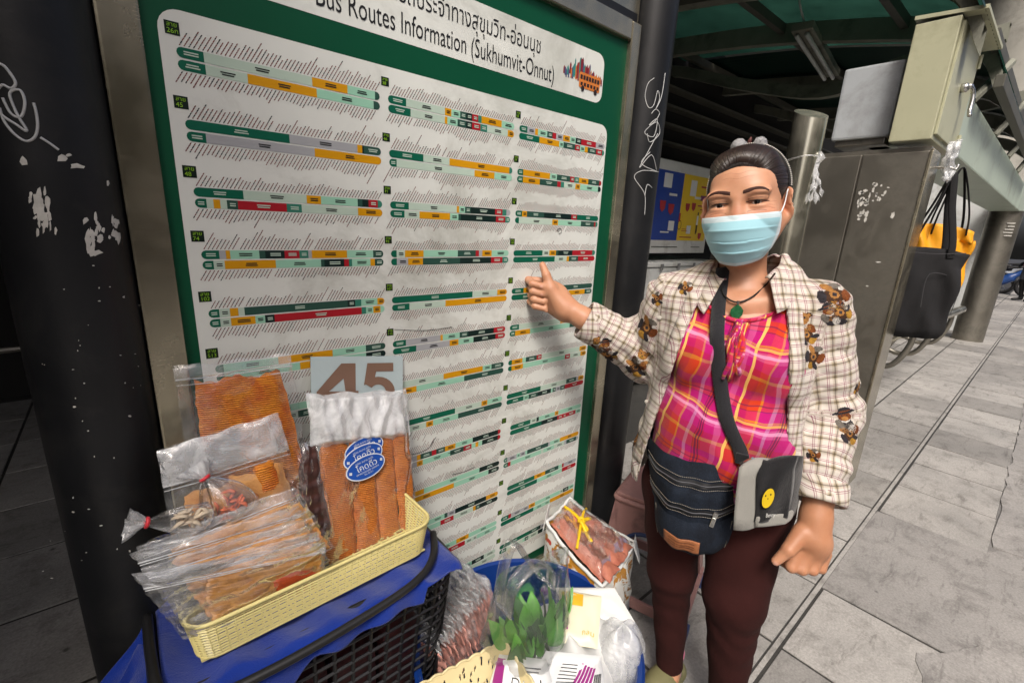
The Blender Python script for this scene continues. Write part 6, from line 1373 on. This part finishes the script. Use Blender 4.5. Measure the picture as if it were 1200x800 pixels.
BEAR = [(0, -.016, .013, .015, 0, GRY), (-.010, -.013, .005, .010, .5, BRN), (.011, -.012, .005, .011, -.6, TAN), (.004, -.027, .008, .006, 0, CHA), (-.007, -.026, .006, .006, 0, BRN), (0, -.006, .008, .004, .1, WHT), (-.009, .012, .0045, .0045, 0, BRN), (.009, .012, .0045, .0045, 0, BRN), (0, .004, .0115, .0100, 0, TAN), (-.009, .012, .0025, .0025, 0, TAN), (.009, .012, .0025, .0025, 0, TAN), (0, .000, .0052, .0042, 0, GLD), (-.0042, .0065, .0014, .0016, 0, CHA), (.0042, .0065, .0014, .0016, 0, CHA), (0, .0018, .0018, .0013, 0, CHA), (0, -.0016, .0030, .0007, 0, BRN)]
HATB = [(0, -.014, .012, .014, 0, CHA), (-.010, -.010, .006, .010, .4, GRY), (.008, -.020, .007, .008, 0, WHT), (0, -.004, .007, .004, 0, WHT), (0, .004, .0105, .0090, 0, RST), (0, .000, .005, .004, 0, TAN), (-.004, .005, .0013, .0015, 0, CHA), (.004, .005, .0013, .0015, 0, CHA), (0, .0115, .0190, .0035, .12, CHA), (.001, .0155, .0100, .0055, .12, CHA), (.001, .0130, .0102, .0012, .12, RST)]
LEAVES = [(0, 0, .015, .012, .3, BRN), (-.013, .008, .010, .005, .9, CHA), (.012, .009, .010, .005, -.5, GRY), (.012, -.009, .010, .006, .6, RST), (-.011, -.011, .009, .006, -.7, GLD), (.002, .013, .005, .009, .1, TAN), (0, 0, .006, .006, 0, TAN), (0, 0, .003, .003, 0, CHA), (.015, .001, .004, .003, 0, WHT), (-.003, -.016, .004, .008, .2, CHA)]
DUO = [(a-.010, c+.002, d, e, f_, g_) for a, c, d, e, f_, g_ in BEAR]+[(a+.014, c-.008, d*.9, e*.9, f_, g_) for a, c, d, e, f_, g_ in HATB]
def bear_print(px, py, motif, sc=1., rot=0., nm='bear_print'):
    r = sbv.ray_cast(Vector((0, 0, CAM_H)), pxray(px, py).normalized())
    if r[0] is None: return
    c = r[0]; n = (r[1]+(Vector((0, 0, CAM_H))-c).normalized()*.8).normalized(); up_ = (Vector((0, 0, 1))-n*n.z).normalized(); rt_ = up_.cross(n); sc *= 1.35; S = .034*sc; N = 52; st_ = 2*S/N; pts = {}; fs = []; vs_ = []; ink = []
    for i in range(N):
        for j in range(N):
            x, y = -S+(i+.5)*st_, -S+(j+.5)*st_; xx = (x*math.cos(rot)+y*math.sin(rot))/sc; yy = (-x*math.sin(rot)+y*math.cos(rot))/sc; col = None
            for (ex, ey, ra, rb, ro, cc) in motif:
                u, v = xx-ex, yy-ey; u, v = u*math.cos(ro)+v*math.sin(ro), -u*math.sin(ro)+v*math.cos(ro)
                if (u/ra)**2+(v/rb)**2 < 1: col = cc
            if col is None: continue
            q = []
            for (a, b_) in ((i, j), (i+1, j), (i+1, j+1), (i, j+1)):
                if (a, b_) not in pts:
                    o_ = c+rt_*(-S+a*st_)+up_*(-S+b_*st_); h_ = sbv.ray_cast(o_+n*.05, -n, .12); pts[(a, b_)] = None if h_[0] is None else W_INV @ (h_[0]+h_[1]*.0005)
                q.append(pts[(a, b_)])
            if any(p is None for p in q) or max((q[0]-q[2]).length, (q[1]-q[3]).length) > .012: continue
            k = len(vs_); vs_ += q; fs.append((k, k+1, k+2, k+3)); ink += [(*col, 1)]*4
    if fs: b = MB(); b.add(vs_, fs); o = b.build(nm, M_BEARP, sh, smooth=True); set_col(o, 'ink', ink)
for a in ((978, 345, LEAVES, 1.15, .9), (985, 366, LEAVES, .9, 2.4), (972, 366, HATB, .75, .4), (945, 392, LEAVES, .8, 1.7), (930, 398, LEAVES, .8, .2), (938, 376, BEAR, 1.0, -.15), (953, 418, LEAVES, .9, .5), (930, 486, LEAVES, .7, 1.), (926, 470, BEAR, .7, .1), (996, 508, LEAVES, .8, 1.3), (990, 490, HATB, .85, .35), (953, 533, LEAVES, .5, 1.), (1005, 455, LEAVES, .5, 0), (692, 408, LEAVES, 1.1, .6), (712, 415, LEAVES, 1., 2.2), (703, 402, DUO, .8, .2), (670, 388, LEAVES, 1., 0), (745, 430, LEAVES, 1., 1.1), (752, 418, BEAR, .85, -.4), (758, 384, LEAVES, 1.1, .2), (745, 515, LEAVES, 1., .3), (803, 337, LEAVES, .6, .4), (770, 350, LEAVES, .6, 1.2), (725, 432, LEAVES, .6, 2.)): bear_print(*a)
def cloth_attrs(o, k=1.): set_vec(o, 'pl', [(v.co.x*k+v.co.y*.6, v.co.z*k, 0) for v in o.data.vertices]); set_col(o, 'print', np.zeros((len(o.data.vertices), 4)))
# collar: stands round the neck and folds outward
def collar(u, v):
    a = -2.55+5.1*u; wv = 1-abs(2*u-1)**6*.1; r0 = .063; sx = math.sin(a); cy = math.cos(a); front = max(0, -math.cos(a+0))  # a=0 at the back
    zt = 1.262-.045*max(0, -cy)**1.0+.014*sx; base = Vector((r0*sx*(1+.10*max(0, -cy)), .018+.058*cy, zt)); out = Vector((sx, cy*.9, 0)).normalized(); point = .030*max(0, -cy-.2)
    fall = .046+point*1.3; q = v
    return base+out*(.010*math.sin(min(1, q*2)*1.57)+.034*q*q+point*.5*q*q)+Vector((0, -.012*max(0, -cy)*q, .010*math.sin(q*3.14)*(1-q)-fall*q*q*1.0+.003*math.sin(9*a+3*q)))
b = MB(); b.grid(sheet(collar, 70, 16)); o = b.build('collar', M_SHIRT, sh, smooth=True, solid=.003); cloth_attrs(o)
# front plackets: narrow folded bands down both open edges, and buttons
shb = bvh_of(V, F)
def on_shirt(x, z, lift=.002):
    r = shb.ray_cast(Vector((x, -.5, z)), Vector((0, 1, 0))); return None if r[0] is None or r[0].y > .02 else r[0]+Vector((0, -lift, 0))
for side in (-1, 1):
    P = []
    for z in np.linspace(.735, 1.185, 34):
        xe = float(np.interp(z, [.64, .75, .85, 1.0, 1.08, 1.20, 1.30], [-.175, -.163, -.147, -.118, -.105, -.080, -.06])) if side < 0 else float(np.interp(z, [.64, .80, .93, 1.05, 1.12, 1.22, 1.30], [.165, .150, .128, .108, .098, .075, .06]))
        row = [on_shirt(xe+side*d, z, .0022) for d in (.003, .012, .021, .030)]
        if all(r is not None for r in row): P.append(row)
    if len(P) > 3:
        b = MB(); b.grid(P); o = b.build('placket', M_SHIRT, sh, smooth=True, solid=.0018); cloth_attrs(o)
M_BTN = mat('button', hx('b7b2a8'), .3, var=.05)
for (px, py) in ((773, 372), (758, 470)):
    c = spot(px, py)
    if c is not None:
        p = W_INV @ Vector(c); b = MB(); b.lathe([(0, .002), (.0042, .002), (.0052, .001), (.0052, 0)], 14); b.v = [(p.x+x, p.y-z-.003, p.z+y) for x, y, z in b.v]; b.build('button', M_BTN, sh, smooth=True)
# cuffs
for (W, E_, r_) in ((W1, E1, .0485), (W2, E2, .0455)):
    w_, e_ = Vector(W), Vector(E_); d = (w_-e_).normalized(); n1 = d.orthogonal().normalized(); n2 = d.cross(n1); P = []
    for a in np.linspace(0, 2*math.pi, 41)[:-1]: P.append([w_+d*s_+(n1*math.cos(a)+n2*math.sin(a))*(r_+dr+.002*math.sin(3*a+1)) for s_, dr in ((-.045, .006), (-.03, .0075), (-.005, .0065), (.003, .004), (.003, -.001), (-.02, -.003))])
    b = MB(); b.grid(P, closed_u=True); o = b.build('cuff', M_SHIRT, sh, smooth=True); cloth_attrs(o)
# ---- necklace
M_CORD = mat('black_cord', hx('15110f'), .6); M_JADE = mat('jade', hx('1f5a36'), .15, var=.3, vscale=150, spec=.7)
f2 = head_field(.004, (-.16, -.14, 1.10), (.16, .14, 1.32)); Vn, Fn = f2.mesh(); nb = bvh_of(Vn, Fn)
def on_chest(x, z, lift): r = nb.ray_cast(Vector((x, -.5, z)), Vector((0, 1, 0))); return (r[0] if r[0] is not None else Vector((x, -.08, z)))+Vector((0, -lift, 0))
P = spline([on_chest(x, z, .0060) for x, z in ((-.05, 1.235), (-.045, 1.20), (-.03, 1.182), (-.006, 1.176), (.02, 1.190), (.042, 1.215), (.052, 1.245))], 7)
nkl = thing('necklace', 'black cord necklace with a dark green leaf pendant on the woman', 'necklace', WB, WA); MB().tube(P, .0019, 6).build('cord', M_CORD, nkl, smooth=True)
c = on_chest(-.006, 1.160, .006); b = MB(); b.v = []; out = [(0, .016), (.007, .012), (.013, .004), (.012, -.006), (.006, -.014), (0, -.018), (-.007, -.013), (-.012, -.005), (-.012, .004), (-.006, .011)]
b.prism(out, -.003, .003); b.v = [(c.x+x, c.y-z-.002, c.z-.004+y) for x, y, z in b.v]; b.build('pendant', M_JADE, nkl)
MB().tube([(c.x, c.y-.002, c.z+.012), (c.x, c.y-.002, c.z+.02)], .003, 8).build('pendant_cap', M_CHROME, nkl)
# ================================================================ waist pouch and shoulder bag
def denim():
    t = NT('denim'); v = t.coord('Object'); n = t.noise(v, 24, 5, .65); wv = t.noise(t.coord('Object', (1, 1, .35)), 700, 2); c = t.mix(t.ramp(n, [(.35, 0.), (.7, 1.)]), hx('0f131b'), hx('1c2430')); c = t.mix(t.ramp(wv, [(.5, 0.), (.8, .5)]), c, hx('2b3544'))
    t.set(base=c, rough=.85, spec=.2); t.bump(t.math('ADD', wv, n), .5, .002); return t.m
M_DENIM = denim(); M_STITCH = mat('stitching', hx('8a8478'), .8); M_ZIP = mat('zip_tape', hx('17181b'), .5); M_LEATHER = mat('leather_patch', hx('8d5836'), .6, var=.2, vscale=40, bump=.4, bscale=200); M_STRAP = fabric('strap_webbing', hx('202024'), .1, .5, 500)
wp_ = thing('waist_pouch', 'dark denim waist pouch with two zips and a brown leather patch, worn at the belly', 'pouch', WB, WA)
def pouch_surf(u, v, off_=0.):
    """u across -1..1, v 0 top..1 bottom, wraps the belly"""
    xc = -.036+.014*v; half = .132-.034*v; x = xc+half*u; z = .815+.010*u-.225*v+.012*u*u
    bul = (.040*min(1, .25+v*2.4)*math.sqrt(max(.04, 1-max(0, (v-.80)/.24)**2))+.012)*(1-abs(u)**3.2)
    y = -.118-bul-off_+.055*(abs(u)**2.4)+.03*max(0, -u-.4)+.003*math.sin(14*u+9*v)
    return Vector((x, y, z))
def flatgrid(fu, nu, nv, b=None): b = b or MB(); b.grid(sheet(fu, nu, nv)); return b
b = flatgrid(lambda i, j: pouch_surf(2*i-1, j*.64), 40, 26); b.grid([r[::-1] for r in sheet(lambda i, j: pouch_surf(2*i-1, j*.64)*1+Vector((0, .07*(1-.2*abs(2*i-1)), 0)), 40, 26)])
pb = b.build('main_pouch', M_DENIM, wp_, smooth=True)
b = flatgrid(lambda i, j: pouch_surf((2*i-1)*.82+.02, .58+j*.42, .010*math.sin(math.pi*j)+.006), 36, 18); b.grid([r[::-1] for r in sheet(lambda i, j: pouch_surf((2*i-1)*.82+.02, .58+j*.42)+Vector((0, .05, 0)), 36, 18)]); fp = b.build('front_pocket', M_DENIM, wp_, smooth=True)
for v0, dz in ((.19, .0), (.47, .0)):
    o = flatgrid(lambda i, j: pouch_surf((2*i-1)*.93, v0+.055*(j-.5)+.05*(2*i-1)**2*0-.03*math.cos(1.4*(2*i-1))+.03, .0045), 36, 4).build('zip', M_ZIP, wp_, smooth=True)
    MB().tube([pouch_surf(u*.92, v0-.03*math.cos(1.4*u)+.03, .0062) for u in np.linspace(-1, 1, 40)], .0013, 5).build('zip_teeth', mat('zip_grey', hx('4b4d52'), .4), o)
    for s_ in (-.045, .045): 
        b = MB()
        for k in range(60): u = -.93+1.86*k/60; b.tube([pouch_surf(u, v0+s_-.03*math.cos(1.4*u)+.03, .004), pouch_surf(u+.018, v0+s_-.03*math.cos(1.4*(u+.018))+.03, .004)], .0007, 4)
        tag(b.build('stitching', M_STITCH, o), kind='stuff')
def puller(u, v, ang):
    p = pouch_surf(u, v, .009); t_ = Matrix.Translation(p) @ Matrix.Rotation(ang, 4, 'Y'); b = MB(); b.box((-.005, -.004, -.006), (.005, .004, .006), M=t_, bev=.001); b.box((-.0045, -.0055, -.030), (.0045, -.0035, -.006), M=t_, bev=.001); b.build('zip_puller', M_CHROME, wp_)
puller(.88, .20, .3); puller(.45, .47, .15)
lpv = (-.48, .82, .30, .97); b = flatgrid(lambda i, j: pouch_surf(-.50+.80*i*.95, .755+.135*j, .0195), 14, 8); o = b.build('leather_patch', M_LEATHER, fp, smooth=True, solid=.002)
b = MB()
for k, zz in enumerate((.785, .815, .84)): b.grid([[pouch_surf(-.40+.56*i/10, zz+.008*j, .0222) for j in range(2)] for i in range(11)])
b.build('embossing', mat('emboss', hx('5e3520'), .7), o)
for s_ in (-1, 1):
    b = MB()
    for k in range(22): v = .62+.36*k/22; b.tube([pouch_surf(s_*.76+.02, v, .013), pouch_surf(s_*.76+.02, v+.011, .013)], .0007, 4)
    tag(b.build('stitching', M_STITCH, fp), kind='stuff')
b = flatgrid(lambda i, j: Vector((.172*math.sin(a_ := -2.6+5.2*i)*.98+.008, -.005-.134*math.cos(a_), .80+.016*math.sin(a_)-.034*j)), 60, 3)
b.build('belt', M_STRAP, wp_, smooth=True, solid=.003)
# shoulder bag
M_GREYF = fabric('bag_grey', hx('85847e'), .12, .4, 600); M_BLKF = fabric('bag_black', hx('141416'), .2, .35, 600)
sb_ = thing('shoulder_bag', 'small grey and black flap bag with a yellow face badge, slung across the woman', 'bag', WB, WA)
def bagp(x, z, d): # bag local: x 0..1 across, z 0 bottom..1 top, d forward
    c0 = Vector((.074, -.182, .712)); ux = Vector((.100, .058, .016)); uz = Vector((-.012, .012, .155)); un = Vector((-.42, -.9, 0)).normalized(); return c0+ux*x+uz*z+un*d
def bagbox(x0, x1, z0, z1, d0, d1, m, nm, parent, taper=.0, r=.012):
    b = MB(); b.box((0, 0, 0), (1, 1, 1)); bm = bmesh.new(); bmesh.ops.create_cube(bm, size=1)
    bmesh.ops.subdivide_edges(bm, edges=bm.edges[:], cuts=4, use_grid_fill=True); vs_ = []
    for v in bm.verts:
        q = v.co+Vector((.5, .5, .5)); e = [abs(c) for c in v.co]; k = max(e); L = v.co.length; co = v.co.lerp(v.co.normalized()*k*1.18, .30)+Vector((.5, .5, .5))
        vs_.append(bagp(x0+(x1-x0)*co.x, z0+(z1-z0)*co.z, d0+(d1-d0)*co.y*(1-taper*co.z)))
    bm.verts.index_update(); b = MB(); b.add(vs_, [[v.index for v in f_.verts] for f_ in bm.faces]); bm.free(); return b.build(nm, m, parent, smooth=True)
bagbox(-.02, .40, .0, .98, -.02, .035, M_GREYF, 'side_gusset', sb_); bagbox(.30, 1.0, .06, .96, -.025, .028, M_BLKF, 'body', sb_); bagbox(.40, 1.0, .05, .22, .0, .040, M_GREYF, 'front_pocket', sb_)
fl = flatgrid(lambda i, j: bagp(.36+.64*i+.02*math.sin(3*j), .98-.84*j-.02*math.sin(6*i), .036+.012*math.sin(math.pi*min(1, j*1.1))*math.sin(math.pi*i)**.5+.003*math.sin(9*i+5*j)-.02*(1-min(1, j*6))), 18, 22).build('flap', M_BLKF, sb_, smooth=True, solid=.004)
M_YEL = mat('badge_yellow', hx('c2a516'), .5, var=.06)
def badge(x, z, d=.058): return bagp(x, z, d)
b = MB(); b.add([badge(.68, .50)]+[badge(.68+.105*math.cos(a)+.02*math.sin(a), .50+.135*math.sin(a)) for a in np.linspace(0, 2*math.pi, 33)[:-1]], [(0, i+1, (i+1) % 32+1) for i in range(32)]); o = b.build('badge', M_YEL, fl)
b = MB()
for (dx, dz, r_) in ((-.045, .04, .013), (.045, .05, .013), (0, -.005, .010)): b.add([badge(.68+dx+r_*math.cos(a), .50+dz+r_*1.2*math.sin(a), .0588) for a in np.linspace(0, 6.283, 9)[:-1]], [tuple(range(8))])
b.build('badge_face', M_INK, o)
vv, ff = text2d('Benny', .11, 'CENTER'); b = MB(); b.add([badge(.74+a*.62, .22+c*.75, .0535) for a, c, _ in vv], ff); b.build('badge_lettering', mat('badge_white', hx('b9b9b4'), .6), fl)
# strap across the chest
SP = [(-.052, -.035, 1.247), (-.048, -.062, 1.215)]+[tuple(on_blouse(x, z, .006)) for x, z in ((-.042, 1.15), (-.034, 1.10), (-.022, 1.04), (-.008, .985), (.010, .935), (.028, .900), (.046, .872))]
P = spline([on_chest(-.050, 1.245, .007), on_chest(-.047, 1.205, .007)]+[Vector(p) for p in SP[2:]]+[Vector(SP[-1])+Vector((.008, -.004, -.02))], 6); b = MB(); sd = Vector((1, 0, .28)).normalized()
b.grid([[p-sd*.0145, p+Vector((0, -.0012, 0)), p+sd*.0145] for p in P]); b.build('strap', M_STRAP, sb_, smooth=True, solid=.003)
q = P[-1]; MB().box((-.013, -.006, -.012), (.013, .006, .012), M=Matrix.Translation(q), bev=.003).build('strap_clip', M_BLKF, sb_); MB().tube([q+Vector((0, -.004, -.01)), bagp(.16, 1.0, .012)], .0045, 8).build('clip_hook', M_CHROME, sb_)

# ================================================================ walker far down the pavement
wk = thing('person', 'distant walker in pink top and grey shorts near the parked scooters', 'person', (17.4, .43, 0), R(200))
def simple(name, prims, m, h=.016):
    lo = [min(min(p[0][i], p[1][i])-max(p[2], p[3])-.05 for p in prims) for i in range(3)]; hi = [max(max(p[0][i], p[1][i])+max(p[2], p[3])+.05 for p in prims) for i in range(3)]
    f = Field(lo, hi, h)
    for a, b, ra, rb in prims: f.cap(a, b, ra, rb, .03)
    V, F = f.mesh(); return np_mesh(name, laplace(V, F, 1, .4), F, m, wk)
simple('body', [((0, 0, 1.50), (0, -.01, 1.58), .075, .085), ((0, .01, 1.3), (0, 0, 1.5), .055, .05), ((0, 0, .95), (0, 0, 1.3), .12, .14), ((-.09, 0, .9), (-.10, -.05, .5), .08, .06), ((-.10, -.05, .5), (-.10, .02, .08), .055, .04), ((-.10, .02, .06), (-.10, -.13, .035), .04, .03), ((.09, 0, .9), (.10, .08, .5), .08, .06), ((.10, .08, .5), (.10, .16, .1), .055, .04), ((.10, .16, .08), (.10, .03, .04), .04, .03), ((-.17, 0, 1.33), (-.21, .03, 1.08), .05, .042), ((-.21, .03, 1.08), (-.2, -.12, .92), .04, .03), ((.17, 0, 1.33), (.21, .04, 1.08), .05, .042), ((.21, .04, 1.08), (.2, -.1, .92), .04, .03), ((-.2, -.12, .92), (-.2, -.15, .86), .035, .03), ((.2, -.1, .92), (.2, -.13, .86), .035, .03)], M_SKIN)
simple('top', [((0, 0, .92), (0, 0, 1.3), .15, .16), ((-.15, 0, 1.34), (.15, 0, 1.34), .065, .065), ((-.17, 0, 1.33), (-.2, .02, 1.16), .065, .06), ((.17, 0, 1.33), (.2, .03, 1.16), .065, .06)], mat('walker_pink', hx('b07a80'), .9))
simple('shorts', [((-.085, 0, .92), (-.10, -.04, .6), .105, .085), ((.085, 0, .92), (.10, .06, .6), .105, .085)], mat('walker_grey', hx('4c4e55'), .9))
simple('hair', [((0, .02, 1.60), (0, .035, 1.56), .09, .085)], mat('walker_hair', hx('17110f'), .6))

# ================================================================ across the street (behind the viewer; seen only as reflections and bounce)
M_BARK = mat('bark', hx('5a4a3a'), .9, var=.25, bump=.6, bscale=30); M_FOL = mat('street_leaf', hx('4c6630'), .6, var=.4, vscale=2.); M_SHOP = mat('shop_render', hx('a08a68'), .8, var=.15, vscale=.6); M_SHOPW = mat('shop_window', hx('22282c'), .15, var=.1); M_SHUT = mat('shop_shutter', hx('7a6a52'), .5, var=.1)
t = thing('street_tree', 'leafy street tree on the far side of the road', 'tree', (-2.5, -7.5, 0), 0, 'trees across the road')
MB().tube(spline([(0, 0, 0), (.05, .03, 1.2), (0, .08, 2.4), (.1, 0, 3.4)], 5), [.16]*6+[.13]*6+[.09]*4, 10).build('trunk', M_BARK, t, smooth=True)
b = MB(); rg = random.Random(77)
for k in range(2600):
    c = Vector((rg.gauss(0, .62), rg.gauss(0, .62), 3.3+rg.gauss(0, .55))); u = Vector((rg.gauss(0, 1), rg.gauss(0, 1), rg.gauss(0, 1))).normalized()*.11; v = u.orthogonal().normalized()*.05; b.quad(c-u, c+v, c+u, c-v)
b.build('crown', M_FOL, t)
for (x, y, rz) in ((1.8, -7.8, 1.), (6.2, -7.4, 2.1), (-7., -7.6, 3.), (11., -7.7, 4.)):
    o = copy_tree(t); o.location = (x, y, 0); o.rotation_euler = (0, 0, rz)
for i, x in enumerate((-15, -6, 3, 12)):
    t = thing('shophouse', ('four storey tan shophouse across the road, leftmost of the row', 'tan shophouse across the road, second in the row', 'tan shophouse across the road, third in the row', 'tan shophouse across the road, last in the row')[i], 'building', (x, -15, 0), 0, 'shophouses across the road')
    MB().box((0, -6, 0), (8.9, 0, 8.5)).build('wall', M_SHOP, t)
    for s_ in range(1, 3):
        for k in range(3): MB().box((.8+2.7*k, -.05, 2.9*s_+.8), (2.6+2.7*k, .04, 2.9*s_+2.2)).build('window', M_SHOPW, t)
    for k in range(2): MB().box((.4+4.2*k, -.05, .1), (4.2+4.2*k, .05, 2.6)).build('shutter', M_SHUT, t)
